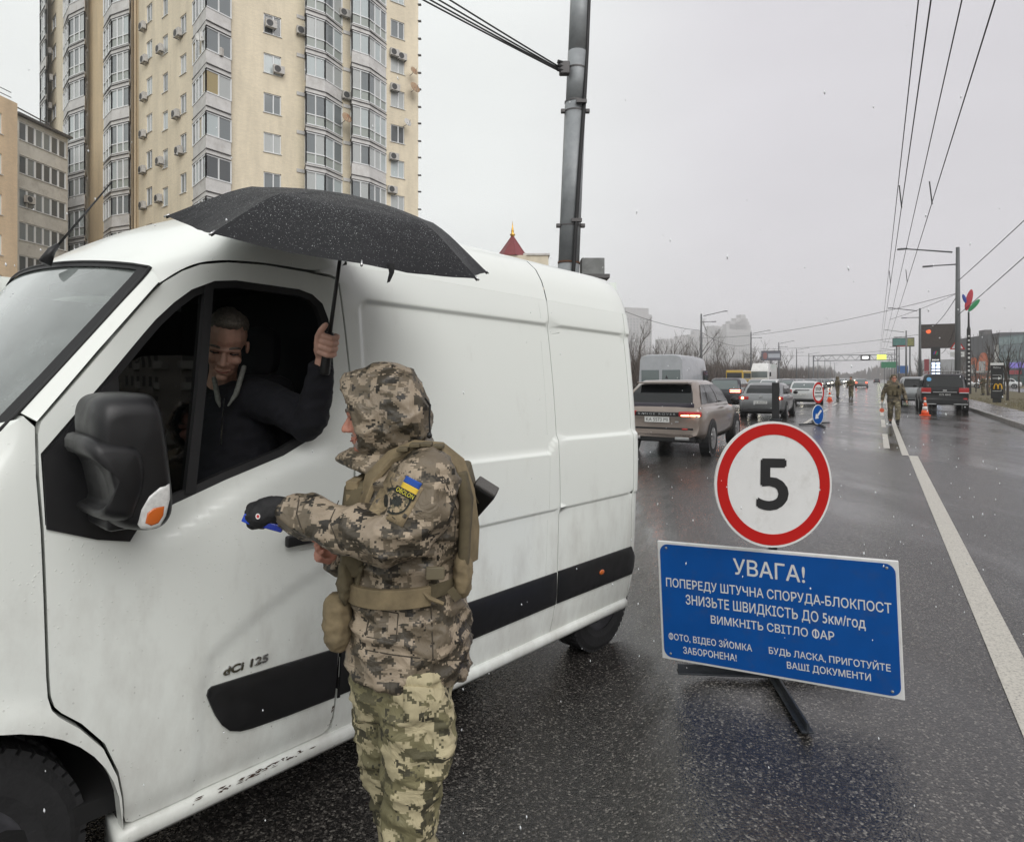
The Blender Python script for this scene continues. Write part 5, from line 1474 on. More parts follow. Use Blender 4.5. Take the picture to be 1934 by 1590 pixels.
for nm, col, txt in (('G', [(840, 160), (850, 350), (845, 565), (840, 780), (838, 985), (840, 1190)], 'air conditioner of the leftmost row on the narrow-window wall'),
                     ('G', [(940, 290), (938, 935), (932, 1150)], 'air conditioner of the middle row on the narrow-window wall'),
                     ('G', [(1045, 200), (1032, 665), (1050, 875)], 'air conditioner of the row nearest the corner bays on the narrow-window wall'),
                     ('B', [(300, 305), (308, 458), (302, 620)], 'air conditioner on the outermost left strip of the cream tower'),
                     ('I', [(1560, 148), (1605, 412)], 'air conditioner under a wide window just right of the corner bays'),
                     ('I', [(1738, 188)], 'air conditioner beside the white bays right of the corner')):
    for i_, p in enumerate(col): ac_unit(WALLS[nm], *zo(*p), (ORD[i_]+' ' if len(col) > 1 else '')+txt)
for i_, p in enumerate(((437, 312), (480, 335), (440, 512), (435, 910), (425, 1100))): ac_unit(WALLS['I'], 600+p[0]*.327, p[1]*.327, ORD[i_]+' air conditioner on the right-hand edge strip of the cream tower')
for i_, p in enumerate(((165, 560), (150, 85))): ac_unit(WALLS['I'], 600+p[0]*.327, p[1]*.327, ('lower', 'upper')[i_]+' air conditioner in the gap between the two right-hand bay columns')
c = ac_unit(WALLS['H'], 427, 113, 'air conditioner on the white parapet of a corner bay'); c.matrix_world = WALLS['H'].M(WALLS['H'].u(427), c.matrix_world.translation.z, .75)
def dish(W, px, py, r, label, m, off=.7):
    u = W.u(px); d = W.depth(u); z = 1.66+(714-py)/1200*d
    o = thing('satellite_dish', label, 'satellite dish', group='satellite dishes on the tower'); o.matrix_world = W.M(u, z, 0)
    T = Matrix.Translation((0, -off, 0)) @ Matrix.Rotation(R(70), 4, 'X') @ Matrix.Rotation(R(12), 4, 'Y')
    MB().lathe([(.001, -.10*r), (r*.5, -.07*r), (r, .06), (r, .075), (r*.5, -.04*r), (.001, -.07*r)], 20, T).build('reflector', m, o, smooth=True)
    MB().tube([(0, 0, -.1), (0, -off*.6, -.12), (0, -off, 0)], .025, 6).build('arm', m_ledge, o)
    MB().tube([T @ Vector((0, -r, .06)), T @ Vector((0, 0, .55*r+.2))], .015, 5).build('feed_arm', m_ledge, o)
m_dish = mat('dish_white', (.55, .54, .51), .5, var=.1, scale=4); m_rustd = mat('dish_rusty', (.42, .30, .19), .7, var=.4, scale=3, dirt=(.22, .08, .03), dscale=3, damt=.8, dth=.45)
dish(WALLS['H'], 408, 93, .42, 'white satellite dish on the topmost visible corner bay', m_dish, 1.6)
dish(WALLS['I'], 776, 172, .48, 'rusty satellite dish at the right edge of the cream tower', m_rustd)
dish(WALLS['I'], 645, 231, .42, 'stained satellite dish between the two right-hand bay columns', m_rustd, 1.0)
dish(WALLS['I'], 762, 237, .36, 'small pale satellite dish low on the right edge strip', m_dish)
dish(WALLS['I'], 774, 141, .36, 'edge-on satellite dish above the rusty one', m_rustd)

# grey block with ribbon windows, in front of the tower's left foot
grey = thing('office_block', 'grey low block with ribbon windows left of the cream tower', 'building')
Wg = Wall(P2(31, 49.5), P2(128, 54.5)); m_gw = mat('grey_render', (.55, .53, .48), .85, var=.15, scale=.8, dirt=(.25, .22, .18), dscale=1.2, damt=.5)
FG = 2.62; zt = 1.66+(714-222)/1200*50
holes = []
for k in range(6):
    z1 = zt-.35-FG*k; holes.append((.25, Wg.L-.15, z1-1.45, z1))
Wg.build('wall', m_gw, grey, -3, zt, holes, .2)
for k, h in enumerate(holes):
    n = 6
    for i in range(n):
        u0, u1 = lerp(h[0], h[1], i/n), lerp(h[0], h[1], (i+1)/n)
        window(grey, Wg, u0+.01, u1-.01, h[2], h[3], 'p', tone=rw.choice((0, 1, 1, 0)))
Wl = Wall(P2(31, 49.5), P2(31, 49.5)+Vector((-10, 12))); Wl.build('wall', m_gw, grey, -3, zt)
MB().bar(Wg.p(-.2, zt+.08, .15), Wg.p(Wg.L+.1, zt+.08, .15), .5, .16).build('parapet_cap', m_ledge, grey)
fr = MB()
for u in (.8, 4.2): fr.bar(Wg.p(u, zt, -1), Wg.p(u, zt+1.1, -1), .08)
fr.bar(Wg.p(.8, zt+1.1, -1), Wg.p(4.2, zt+.95, -1), .08); fr.bar(Wg.p(.2, zt+.5, -1), Wg.p(.8, zt+1.1, -1), .08); fr.build('roof_frame', m_ledge, grey)
ac2 = ac_unit(Wg, 51, 378, 'air conditioner on the grey ribbon-window block'); ac2['group'] = 'air conditioners on the tower'
# ochre block at the very left
och = thing('apartment_block', 'ochre brick apartment block at the left edge, beside the grey block', 'building')
Wo = Wall(P2(-60, 41), P2(33, 44.5)); zt2 = 1.66+(714-196)/1200*44.5; hs = []
for k in range(6):
    z = zt2-1.2-2.75*k; u0, u1 = Wo.u(-22), Wo.u(4); hs.append((u0, u1, z-1.4, z))
Wo.build('wall', brick_wall('tan_brick', (.70, .53, .35), (.62, .51, .38)), och, -3, zt2, hs)
for h in hs: window(och, Wo, *h)
Wo2 = Wall(P2(33, 44.5), P2(33, 44.5)+Vector((-4.2, 5))); Wo2.build('wall', m_cream2, och, -3, zt2)
b = MB()
for zz in (.35, .7): b.tube([Wo.p(Wo.L-4, zt2+zz, -.3), Wo.p(Wo.L-.2, zt2+zz, -.3)], .03, 5)
b.build('roof_rail', m_ledge, och)

# turret house
tur = thing('turret_house', 'cream house with dark red pyramid turret roof and golden spire', 'building', loc=tuple(at(968, 520, 70)))
def tp(px, py, d=70): return at(px, py, d)-at(968, 520, 70)
h0 = tp(968, 487).z; w = 1.65
MB().box((0, 0, h0-6), (3.0, 3.0, 12)).build('wall', m_cream, tur); MB().box((2.6, 1, tp(0, 484).z-6.1), (2.6, 4, 12)).build('annex', m_cream, tur)
MB().box((2.6, 1, tp(0, 484).z), (2.9, 4.3, .2)).build('annex_cap', m_white, tur)
m_redroof = mat('red_roof', (.20, .035, .04), .5, var=.15, scale=3)
za = tp(967, 447).z
for k in range(8):
    a0, a1 = 2*PI*k/8+.2, 2*PI*(k+1)/8+.2
    MB().add([(w*1.06*math.cos(a0), w*1.06*math.sin(a0), h0), (w*1.06*math.cos(a1), w*1.06*math.sin(a1), h0), (.12*math.cos(a1), .12*math.sin(a1), za), (.12*math.cos(a0), .12*math.sin(a0), za)], [(0, 1, 2, 3)]).build('roof_face', m_redroof, tur)
    MB().tube([(w*1.07*math.cos(a0), w*1.07*math.sin(a0), h0), (.13*math.cos(a0), .13*math.sin(a0), za)], .035, 5).build('roof_ridge', m_redroof, tur)
MB().lathe([(.10, za-.1), (.28, za+.15), (.30, za+.25), (.12, za+.35), (.17, za+.5), (.08, za+1.0), (.005, za+1.75)], 12).build('spire', mat('gilt', (.75, .45, .08), .25, .9), tur, smooth=True)

# steel mast with clamps, cable and box
mast = thing('steel_mast', 'thick grey steel mast with clamps and black cable behind the van', 'mast', loc=tuple(rd(0, 0)+Vector((at(1058, 916, 10).x, 10, 0))))
MO = mast.location.copy()
def mp_(px, py, d=10): return at(px, py, d)-MO
m_mast = mat('mast_grey', (.27, .285, .295), .5, .15, var=.25, scale=3, dirt=(.16, .08, .045), dscale=2.5, damt=.35, dth=.58)
a, t = mp_(1057, 918), mp_(1097, -60); ax_ = (t-a)
def mfrac(py): return (918-py)/978
secs = [(918, 500, .172), (505, 195, .166), (198, 100, .152), (104, -60, .146)]
for y0, y1, r in secs: MB().tube([a+ax_*mfrac(y0), a+ax_*mfrac(y1)], [r, r*.985], 28).build('mast_section', m_mast, mast, smooth=True)
for y, r in ((195, .170), (213, .168), (428, .172), (132, .156), (497, .176)):
    c = a+ax_*mfrac(y); MB().tube([c-ax_.normalized()*.012, c+ax_.normalized()*.012], r, 28).build('clamp', m_ledge if y != 497 else mat('mast_rust', (.12, .055, .03), .8), mast)
for y, s in ((213, -1), (213, 1), (428, -1), (428, 1), (128, -1)):
    c = a+ax_*mfrac(y)+Vector((s*.19, -.05, 0)); MB().box(tuple(c), (.07, .07, .06)).build('clamp_bolt', m_ledge, mast, bevel=.01)
for y in (204, 424):
    c = a+ax_*mfrac(y)+Vector((.08, -.19, .02)); MB().box(tuple(c), (.16, .06, .05)).build('cable_clip', m_ledge, mast)
pts_ = [a+ax_*mfrac(y)+Vector((x, yy, 0)) for y, x, yy in ((-60, .14, -.07), (100, .145, -.06), (190, .13, -.13), (230, .12, -.15), (300, .10, -.16), (420, .075, -.19), (520, .06, -.19), (700, .05, -.19))]
MB().tube(pts_, .030, 8).build('cable', m_rub, mast, smooth=True)
MB().box(tuple(mp_(1118, 508, 10.1)), (.36, .3, .30)).build('mount_box', mat('concrete_dark', (.20, .205, .20), .9, var=.3, scale=6), mast, bevel=.01)
MB().box(tuple(mp_(1124, 524, 10.1)), (.42, .32, .06)).build('mount_plate', m_ledge, mast)
br = mp_(1066, 130, 9.85); MB().box(tuple(br), (.16, .12, .20)).build('wire_bracket', m_ledge, mast, bevel=.02)
for k in range(3): MB().tube([br+Vector((-.02, -.03, .07-.06*k)), br+Vector((-.11, -.05, .085-.06*k))], .03, 8).build('insulator', m_rub, mast)
def wire(name, pts, r, label, group, m=m_rub, sag=0, n=14):
    P = []
    A, B_ = Vector(pts[0]), Vector(pts[1])
    for i in range(n+1):
        t = i/n; q = A.lerp(B_, t); q.z -= sag*4*t*(1-t); P.append(q)
    o = MB().tube(P, r, 5).build(name, m, None, smooth=True)
    return tag(o, label, 'wire', group)
for k, (dx, dy, ex, txt) in enumerate(((-4, -2, 850, 'uppermost'), (-5, 1, 832, 'second'), (-4, 4, 818, 'third'), (-3, 6, 806, 'lowest'))):
    e = at(1062+dx, 130+dy, 9.8); ex2 = at(ex-(1062-ex)*.9, -2-132*.9, 9.0)
    wire('overhead_wire', (e, ex2), .013, txt+' of the four wires running left from the steel mast', 'wires at the steel mast', sag=.02)

# panel block across the avenue, out of the frame: what the van's side glass mirrors
pb_ = thing('panel_block', 'grey panel apartment block mirrored dimly in the side glass of the van', 'building')
Wp = Wall(rd(60, -45)[:2], rd(60, 75)[:2]); m_pan = mat('panel_grey', (.40, .37, .33), .9, var=.15, scale=.3)
Wp.build('wall', m_pan, pb_, -1, 28)
b = MB(); b2 = MB()
for i in range(38):
    for j in range(9):
        u = 2+i*3.1; z = 1.2+j*2.95
        b.add([Wp.p(u, z, .05), Wp.p(u+1.5, z, .05), Wp.p(u+1.5, z+1.5, .05), Wp.p(u, z+1.5, .05)], [(0, 1, 2, 3)])
        if i % 3 == 0: b2.box((0, 0, 0), (2.6, 1.0, 1.0), Wp.M(u+.8, z, .5))
o = b.build('windows', PANES[1], pb_); o['kind'] = 'stuff'; o = b2.build('balconies', mat('balcony_panel', (.55, .54, .5), .8), pb_); o['kind'] = 'stuff'
# ------------------------------------------------------------------ cars on the avenue (x right, y forward, z up, origin under the tail)
m_tlred = mat('tail_red', (.38, .012, .012), .2, coat=.6)
m_tlon = mat('tail_lit', (.8, .05, .02), .3, emit=(1, .10, .04), es=3)
m_tlhot = mat('tail_hot', (1, .3, .15), .3, emit=(1, .30, .14), es=11)
m_head_on = mat('headlamp_lit', (1, .95, .8), .3, emit=(1, .93, .75), es=7)
m_headoff = mat('headlamp_glass', (.5, .52, .54), .1, coat=.6)
m_cglass = mat('car_glass', (.008, .009, .010), .05, spec=.5)
m_cglass2 = mat('car_glass_pale', (.10, .125, .125), .06, coat=.8, spec=.6)
m_ctrim = mat('car_trim', (.012, .012, .013), .5)
m_plate = mat('plate_white', (.62, .62, .60), .4)
m_pltxt = mat('plate_ink', (.015, .015, .018), .5)
m_alloy = mat('alloy', (.42, .42, .42), .3, .8)
def cpaint(name, col, metal=.5, rough=.32):
    return mat('paint_'+name, col, rough, metal, var=.10, scale=3, coat=.7, dirt=tuple(.5*c+.05 for c in col), dscale=2.2, damt=.4, dth=.52)

def rring(w, y0, y1, z, r=.18, n=4, crown=0):
    P = []
    for (sx, yy, a0) in ((1, y1, 0), (-1, y1, 90), (-1, y0, 180), (1, y0, 270)):
        cx, cy = sx*(w-r), yy-(r if yy == y1 else -r)
        for k in range(n+1):
            a = R(a0+90*k/n); P.append((cx+r*math.cos(a), cy+r*math.sin(a), z))
    return P

def car(name, label, cat, M, paint_m, L=4.6, W=1.82, H=1.47, prof=None, belt=.92, cab=(.55, 3.45, 1.05, 2.55), wr=.33, axles=(.85, 3.55), sill=.22, roofw=.78, group=None,
        tail=True, brake=False, plate='', detail=True, glass_m=m_cglass, front=False, lights=False, deck=None, hoodz=None):
    """prof: (y, belt height, half-width factor) stations; cab: y of rear base, front base, rear top, front top"""
    t = thing(name, label, cat, group=group); t.matrix_world = M
    w = W/2
    prof = prof or [(0, belt*.80, .80), (.06, belt*.95, .90), (.35, belt, .96), (1.0, belt+.01, 1.0), (L*.5, belt, 1.0), (L*.68, belt-.02, .99), (L*.84, belt-.10, .96), (L-.18, belt-.20, .88), (L, belt-.32, .76)]
    rings = []
    for y, zb, k in prof:
        s0 = sill + (.10 if y < .3 or y > L-.3 else 0); ww = w*k
        half = [(ww*.72, s0-.02), (ww*.93, s0+.04), (ww*.985, s0+.16), (ww, (s0+zb)/2+.02), (ww*.985, zb-.12), (ww*.945, zb-.03), (ww*.86, zb+.005), (ww*.45, zb+.025)]
        rings.append([(x, y, z) for x, z in half]+[(-x, y, z) for x, z in half[::-1]])
    body = MB().loft(rings).build('body', paint_m, t, smooth='auto', angle=50)
    # cabin
    y0, y1, y2, y3 = cab; wb, wt = w*.90, w*roofw
    R0 = rring(wb, y0, y1, belt-.02, .16); R1 = rring(lerp(wb, wt, .55)+.015, lerp(y0, y2, .5)-.02, lerp(y1, y3, .5)+.04, lerp(belt, H, .52), .18); R2 = rring(wt, y2-.02, y3+.06, H-.07, .20); R3 = rring(wt*.86, y2+.12, y3-.08, H-.012, .2); R4 = rring(wt*.4, y2+.5, y3-.45, H, .1)
    cabin = MB().loft([R0, R1, R2, R3, R4]).build('roof', paint_m, t, smooth='auto', angle=60)
    # panes
    def quad(a, b, c, d, off, nm, m, par, inset=(.06, .06)):
        a, b, c, d = map(Vector, (a, b, c, d)); n_ = (b-a).cross(d-a).normalized()*off
        MB().add([a+n_, b+n_, c+n_, d+n_], [(0, 1, 2, 3)]).build(nm, m, par)
    hm = lerp(belt, H, .52); wm = lerp(wb, wt, .55)+.015; yrm = lerp(y0, y2, .5)-.02; yfm = lerp(y1, y3, .5)+.04; zt_ = H-.075
    def pane(rows, nm='window', m=glass_m):
        """rows: bottom, middle, top pairs"""
        vs = [Vector(p) for r_ in rows for p in r_]
        MB().add(vs, [(0, 1, 3, 2), (2, 3, 5, 4)]).build(nm, m, cabin)
    zb2 = belt+.05
    f = (zb2-belt+.02)/(hm-belt+.02)
    def sidept(sx, fy, lvl):   # fy 0 rear .. 1 front
        if lvl == 0: return (sx*(lerp(wb, wm, f)+.008), lerp(lerp(y0, yrm, f)+.12, lerp(y1, yfm, f)-.12, fy), zb2)
        if lvl == 1: return (sx*(wm+.010), lerp(yrm+.10, yfm-.12, fy), hm)
        return (sx*(lerp(wm, wt, .86)+.012), lerp(lerp(yrm, y2, .86)+.12, lerp(yfm, y3, .86)-.12, fy), lerp(hm, H-.07, .86))
    for sx in (-1, 1):
        for a_, b_ in ((.0, .20), (.22, .57), (.60, 1.0)):
            pane([(sidept(sx, a_, l), sidept(sx, b_, l)) for l in (0, 1, 2)])
    def endpt(rear, x, lvl):
        yb, ym, yt = (y0, yrm, y2-.02) if rear else (y1, yfm, y3+.06); o = -.012 if rear else .012
        if lvl == 0: return (x*(lerp(wb, wm, f)-.14), lerp(yb, ym, f)+o, zb2)
        if lvl == 1: return (x*(wm-.13), ym+o, hm)
        return (x*(lerp(wm, wt, .8)-.14), lerp(ym, yt, .8)+o, lerp(hm, H-.07, .8))
    pane([(endpt(True, -1, l), endpt(True, 1, l)) for l in (0, 1, 2)], 'rear_window', glass_m)
    pane([(endpt(False, -1, l), endpt(False, 1, l)) for l in (0, 1, 2)], 'windscreen', m_cglass2 if front else glass_m)
    # wheels in dark arches
    for ay_ in axles:
        for sx in (-1, 1):
            T = Matrix.Translation((sx*(w-.10), ay_, wr)) @ Matrix.Rotation(R(90), 4, 'Y')
            b = MB(); b.lathe([(wr*1.13, -.10), (wr*1.13, .108 if sx > 0 else .10)], 22, T); 
            if sx < 0: b = MB(); b.lathe([(wr*1.13, -.108), (wr*1.13, .10)], 22, T)
            b.build('wheel_arch', m_ctrim, t)
            q = MB(); q.lathe([(wr*.62, -.115), (wr*.62, .115), (.03, .09)] if sx > 0 else [(.03, -.09), (wr*.62, -.115), (wr*.62, .115)], 20, T)
            for k in range(6 if detail else 0):
                q.box((0, 0, 0), (.05, wr*1.1, .02), T @ Matrix.Rotation(PI*k/6, 4, 'Z') @ Matrix.Translation((0, 0, sx*.112)))
            wo = q.build('wheel', m_alloy, t, smooth=False)
            MB().lathe([(wr*.62, -.11), (wr*.9, -.118), (wr, -.09), (wr, .09), (wr*.9, .118), (wr*.62, .11)], 22, T, cap=False).build('tyre', m_tyre, wo, smooth=True)
    if detail:
        for sx in (-1, 1):
            b = MB(); b.ell((sx*(w+.09), y1-.35, belt+.08), (.10, .07, .075)); b.build('door_mirror', m_ctrim if cat != 'x' else paint_m, t, smooth=True)
    MB().box((0, L*.5, sill+.02), (W*.86, L*.92, .10)).build('underbody', m_void, t)
    if plate:
        po = MB().box((0, -.012+prof[0][0], belt*.70), (.52, .014, .115)).build('number_plate', m_plate, t)
        put_text('plate_text', plate, m_pltxt, po, Matrix.Translation((0, -.021, belt*.70)) @ Matrix.Rotation(R(90), 4, 'X'), w=.46, h=.075)
    return t

def lamp(t, name, x, y, z, sx, sy, sz, m, rz=0, bev=.02, parent=None):
    b = MB(); b.box((0, 0, 0), (sx, sy, sz), Matrix.Translation((x, y, z)) @ Matrix.Rotation(rz, 4, 'Z'))
    return b.build(name, m, parent or t, bevel=bev)

# bronze SUV, nearest in the queue
P_br = cpaint('bronze', (.265, .22, .19), .4, .28)
MSUV = MR(-4.02, 13.15, 0)
suv = car('suv', 'bronze SUV with lit red tail lamps just right of the white van', 'car', MSUV, P_br, L=4.38, W=1.92, H=1.62, belt=1.06,
          prof=[(.02, .78, .88), (.0, .90, .92), (.08, 1.03, .955), (.4, 1.06, .985), (1.2, 1.055, 1.0), (2.2, 1.045, 1.0), (3.0, 1.03, .99), (3.75, .97, .95), (4.2, .85, .86), (4.38, .65, .74)],
          cab=(.14, 3.15, .72, 2.20), wr=.37, axles=(.86, 3.55), sill=.34, roofw=.70, plate='')
MB().box((0, -.016, .905), (1.06, .05, .085)).build('tail_band', m_ctrim, suv, bevel=.01)
put_text('tail_lettering', 'RANGE ROVER', m_alloy, suv, Matrix.Translation((0, -.044, .908)) @ Matrix.Rotation(R(90), 4, 'X'), w=.80, h=.042, space=1.5)
for sx in (-1, 1):
    q = lamp(suv, 'tail_lamp', sx*.68, .035, .915, .46, .12, .105, m_tlred, rz=sx*.30)
    lamp(suv, 'light_bar', sx*.60, -.045, .885, .17, .03, .022, m_tlhot, rz=sx*.24, bev=.006, parent=q)
    lamp(suv, 'light_bar', sx*.79, .008, .885, .19, .03, .022, m_tlhot, rz=sx*.36, bev=.006, parent=q)
    lamp(suv, 'light_bar', sx*.515, -.062, .915, .022, .02, .06, m_tlhot, rz=sx*.2, bev=.004, parent=q)
    lamp(suv, 'reflector', sx*.66, .045, .60, .30, .05, .035, m_tlred, rz=sx*.28)
po = MB().box((0, -.012, .79), (.53, .022, .115)).build('number_plate', m_plate, suv)
put_text('plate_text', 'KA 5573 MI', m_pltxt, po, Matrix.Translation((0, -.0245, .79)) @ Matrix.Rotation(R(90), 4, 'X'), w=.46, h=.07)
MB().box((0, .04, .605), (1.5, .05, .045)).build('bumper_strip', m_ctrim, suv, bevel=.01)
MB().box((0, .10, .42), (1.55, .16, .20)).build('diffuser', m_ctrim, suv, bevel=.03)
for sx in (-1, 1): MB().box((sx*.52, .06, .40), (.30, .12, .07)).build('exhaust_trim', m_alloy, suv, bevel=.015)
MB().box((0, .52, 1.560), (1.12, .34, .03)).build('roof_spoiler', P_br, suv, bevel=.01)
MB().box((0, .10, 1.09), (1.5, .02, .09)).build('window_lip', mat('paint_dusk', (.05, .045, .06), .2, .3, coat=.6), suv, bevel=.01)
MB().add([(-.02, .75, 1.645), (.02, .75, 1.645), (0, .60, 1.645), (0, .66, 1.73)], [(0, 1, 3), (1, 2, 3), (2, 0, 3), (0, 2, 1)]).build('shark_fin', m_ctrim, suv)
lamp(suv, 'badge', .42, -.014, .75, .075, .01, .035, m_alloy, bev=.003)

# grey panel van behind it
def tallvan(name, label, M, m, L=5.6, W=2.0, H=2.68, group=None):
    t = thing(name, label, 'van', group=group); t.matrix_world = M; w = W/2
    secs = []
    for y, k, hz in ((0, .985, H-.05), (.05, 1, H), (L*.6, 1, H), (L*.74, 1, H-.06), (L*.86, .98, 1.45), (L*.97, .92, 1.05), (L, .85, .7)):
        ww = w*k; pr = [(ww*.9, .35), (ww, .5), (ww, 1.1), (ww*.985, min(1.5, hz-.05)), (ww*.93, hz-.22 if hz > 1.6 else hz-.03), (ww*.86, hz-.07 if hz > 1.6 else hz-.01), (ww*.6, hz)]
        secs.append([(x, y, z) for x, z in pr]+[(-x, y, z) for x, z in pr[::-1]])
    MB().loft(secs).build('body', m, t, smooth='auto', angle=40)
    for sx in (-1, 1):
        MB().box((sx*.46, -.012, 1.62), (.78, .02, .78)).build('rear_window', m_cglass2, t, bevel=.02)
        lamp(t, 'tail_lamp', sx*(w-.08), .0, 1.15, .12, .06, .55, m_tlred)
        MB().box((sx*(w+.004), L*.70, 1.70), (.012, .8, .62)).build('side_window', m_cglass, t)
        for ay_ in (1.1, L-.95):
            wheel(t, (sx*(w-.12), ay_, .34), .34, .2)
    MB().box((0, -.02, .42), (W*.96, .12, .16)).build('bumper', m_ctrim, t, bevel=.02)
    return t
def wheel(parent, c, r, w, name='wheel', n=24, tread=False, rim_m=m_steel):
    T = Matrix.Translation(c) @ Matrix.Rotation(R(90), 4, 'Y')
    wo = MB().lathe([(.02, -w*.3), (r*.6, -w*.4), (r*.6, w*.4), (.02, w*.3)], n, T).build(name, rim_m, parent)
    MB().lathe([(r*.58, -w*.48), (r*.9, -w*.5), (r, -w*.36), (r, w*.36), (r*.9, w*.5), (r*.58, w*.48)], n, T, cap=False).build('tyre', m_tyre, wo, smooth=True)
    return wo
P_gv = cpaint('greyvan', (.38, .39, .41), .3, .35)
tallvan('delivery_van', 'tall pale grey van seen from behind, left of the bronze SUV', MR(-8.1, 27.0), P_gv)

# dark SUV with a light strip
P_dk = cpaint('dark', (.035, .035, .042), .4)
dk = car('suv', 'dark SUV with glowing light strip between the bronze SUV and silver saloon', 'car', MR(-7.0, 34.5), P_dk, L=4.6, W=1.88, H=1.66, belt=1.02, cab=(.15, 3.2, .55, 2.3), wr=.36, axles=(.9, 3.7), sill=.3, glass_m=m_cglass2)
for sx in (-1, 1):
    q = lamp(dk, 'tail_lamp', sx*.62, .03, .98, .58, .08, .16, m_tlred, rz=sx*.15)
    for zz in (.94, 1.03): lamp(dk, 'light_bar', sx*.60, -.02, zz, .50, .03, .030, m_tlhot, rz=sx*.13, bev=.008, parent=q)
# silver-grey saloon
P_si = cpaint('silver', (.21, .215, .22), .55, .28)
vw = car('saloon_car', 'silver grey saloon with lit brake lights behind the black post', 'car', MR(-4.13, 27.6), P_si, L=4.65, W=1.80, H=1.46, belt=.95, cab=(.50, 3.55, 1.22, 2.6), wr=.33, axles=(.95, 3.65),
         prof=[(.0, .78, .84), (.03, .93, .91), (.14, 1.0, .95), (.6, 1.0, .98), (1.2, .96, 1.0), (2.4, .95, 1.0), (3.2, .93, .99), (3.9, .86, .95), (4.45, .74, .86), (4.65, .58, .74)], plate='AA 0524 CT')
for sx in (-1, 1):
    q = lamp(vw, 'tail_lamp', sx*.66, .035, .84, .40, .10, .13, m_tlred, rz=sx*.22)
    lamp(vw, 'brake_light', sx*.70, -.005, .84, .10, .06, .08, m_tlhot, rz=sx*.22, parent=q)
lamp(vw, 'brake_light', 0, .80, 1.16, .22, .03, .028, m_tlhot, bev=.006)
MB().box((0, .02, .34), (1.45, .10, .13)).build('bumper', m_ctrim, vw, bevel=.02)
lamp(vw, 'badge', 0, -.01, .90, .10, .02, .10, m_alloy, bev=.03)
# white saloon
P_wh = cpaint('white', (.56, .57, .57), .15, .3)
ws2 = car('saloon_car', 'white saloon with orange-lit lamps beside the round stop sign', 'car', MR(-3.95, 42.5), P_wh, L=4.55, W=1.80, H=1.47, belt=.93, cab=(.55, 3.5, 1.2, 2.6), wr=.32, axles=(.95, 3.6), glass_m=m_cglass2,
          prof=[(.0, .8, .86), (.03, .95, .92), (.14, 1.0, .95), (.6, 1.0, .98), (1.2, .94, 1.0), (2.4, .93, 1.0), (3.2, .92, .99), (3.9, .85, .95), (4.4, .73, .86), (4.55, .58, .74)], plate='AA 1406 KM')
for sx in (-1, 1):
    q = lamp(ws2, 'tail_lamp', sx*.72, .03, .86, .26, .09, .20, m_tlred, rz=sx*.25); lamp(ws2, 'brake_light', sx*.74, -.01, .89, .12, .05, .10, m_tlon, rz=sx*.25, parent=q)
MB().box((0, -.01, .93), (.80, .02, .04)).build('boot_strip', m_ctrim, ws2); MB().box((0, .02, .33), (1.45, .10, .13)).build('bumper', m_ctrim, ws2, bevel=.02)
# black SUV by the kerb
P_bk = mat('paint_black', (.006, .006, .007), .3, 0, coat=.25, spec=.3)
bk_ = car('suv', 'black SUV with roof rack parked by the kerb behind an orange cone', 'car', MR(2.80, 36.4), P_bk, L=4.9, W=1.97, H=1.86, belt=1.18, cab=(.08, 3.4, .38, 2.45), wr=.40, axles=(1.0, 3.85), sill=.40, roofw=.80,
          prof=[(.02, .95, .90), (.0, 1.1, .94), (.05, 1.16, .96), (.5, 1.18, .99), (1.5, 1.18, 1.0), (3.2, 1.16, 1.0), (3.9, 1.12, .97), (4.6, 1.02, .92), (4.9, .85, .84)])
for sx in (-1, 1):
    q = lamp(bk_, 'tail_lamp', sx*.74, .0, 1.07, .40, .10, .24, m_tlred, rz=sx*.10)
    lamp(bk_, 'lamp_base', sx*.74, -.03, .96, .38, .06, .05, m_headoff, rz=sx*.10, parent=q)
    lamp(bk_, 'reflector', sx*.80, -.005, .62, .16, .04, .20, m_tlred)
    lamp(bk_, 'tow_step', sx*.62, -.04, .42, .56, .10, .05, m_alloy)
lamp(bk_, 'chrome_strip', 0, -.03, .985, .95, .03, .035, m_alloy, bev=.008); lamp(bk_, 'badge', 0, -.02, 1.07, .16, .02, .07, m_alloy)
put_text('plate_text', '7275 A0H2', m_plate, bk_, Matrix.Translation((0, -.035, .87)) @ Matrix.Rotation(R(90), 4, 'X'), w=.46, h=.085)
MB().box((0, .02, .52), (1.75, .14, .26)).build('bumper', m_ctrim, bk_, bevel=.03)
rk = MB()
for sx in (-1, 1):
    rk.tube([(sx*.66, .7, 1.87), (sx*.66, 2.5, 1.87)], .02, 6)
    for y in (.75, 2.4): rk.tube([(sx*.66, y, 1.80), (sx*.66, y, 1.98)], .018, 6)
for y in (.75, 1.3, 1.9, 2.4): rk.tube([(-.68, y, 1.98), (.68, y, 1.98)], .018, 6)
rk.build('roof_rack', m_alloy, bk_)
b = MB(); b.lathe([(.10, 0), (.10, .006)], 16, Matrix.Translation((-.62, .175, 1.60)) @ Matrix.Rotation(R(78), 4, 'X')); b.build('sticker', mat('sticker_blue', (.12, .35, .60), .5), bk_)
# silver SUV in front of it
P_sg = cpaint('steel', (.30, .31, .32), .5)
car('suv', 'silver SUV parked ahead of the black SUV at the kerb', 'car', MR(2.05, 43.4), P_sg, L=4.7, W=1.9, H=1.74, belt=1.08, cab=(.1, 3.3, .4, 2.4), wr=.37, axles=(.95, 3.75), sill=.36)
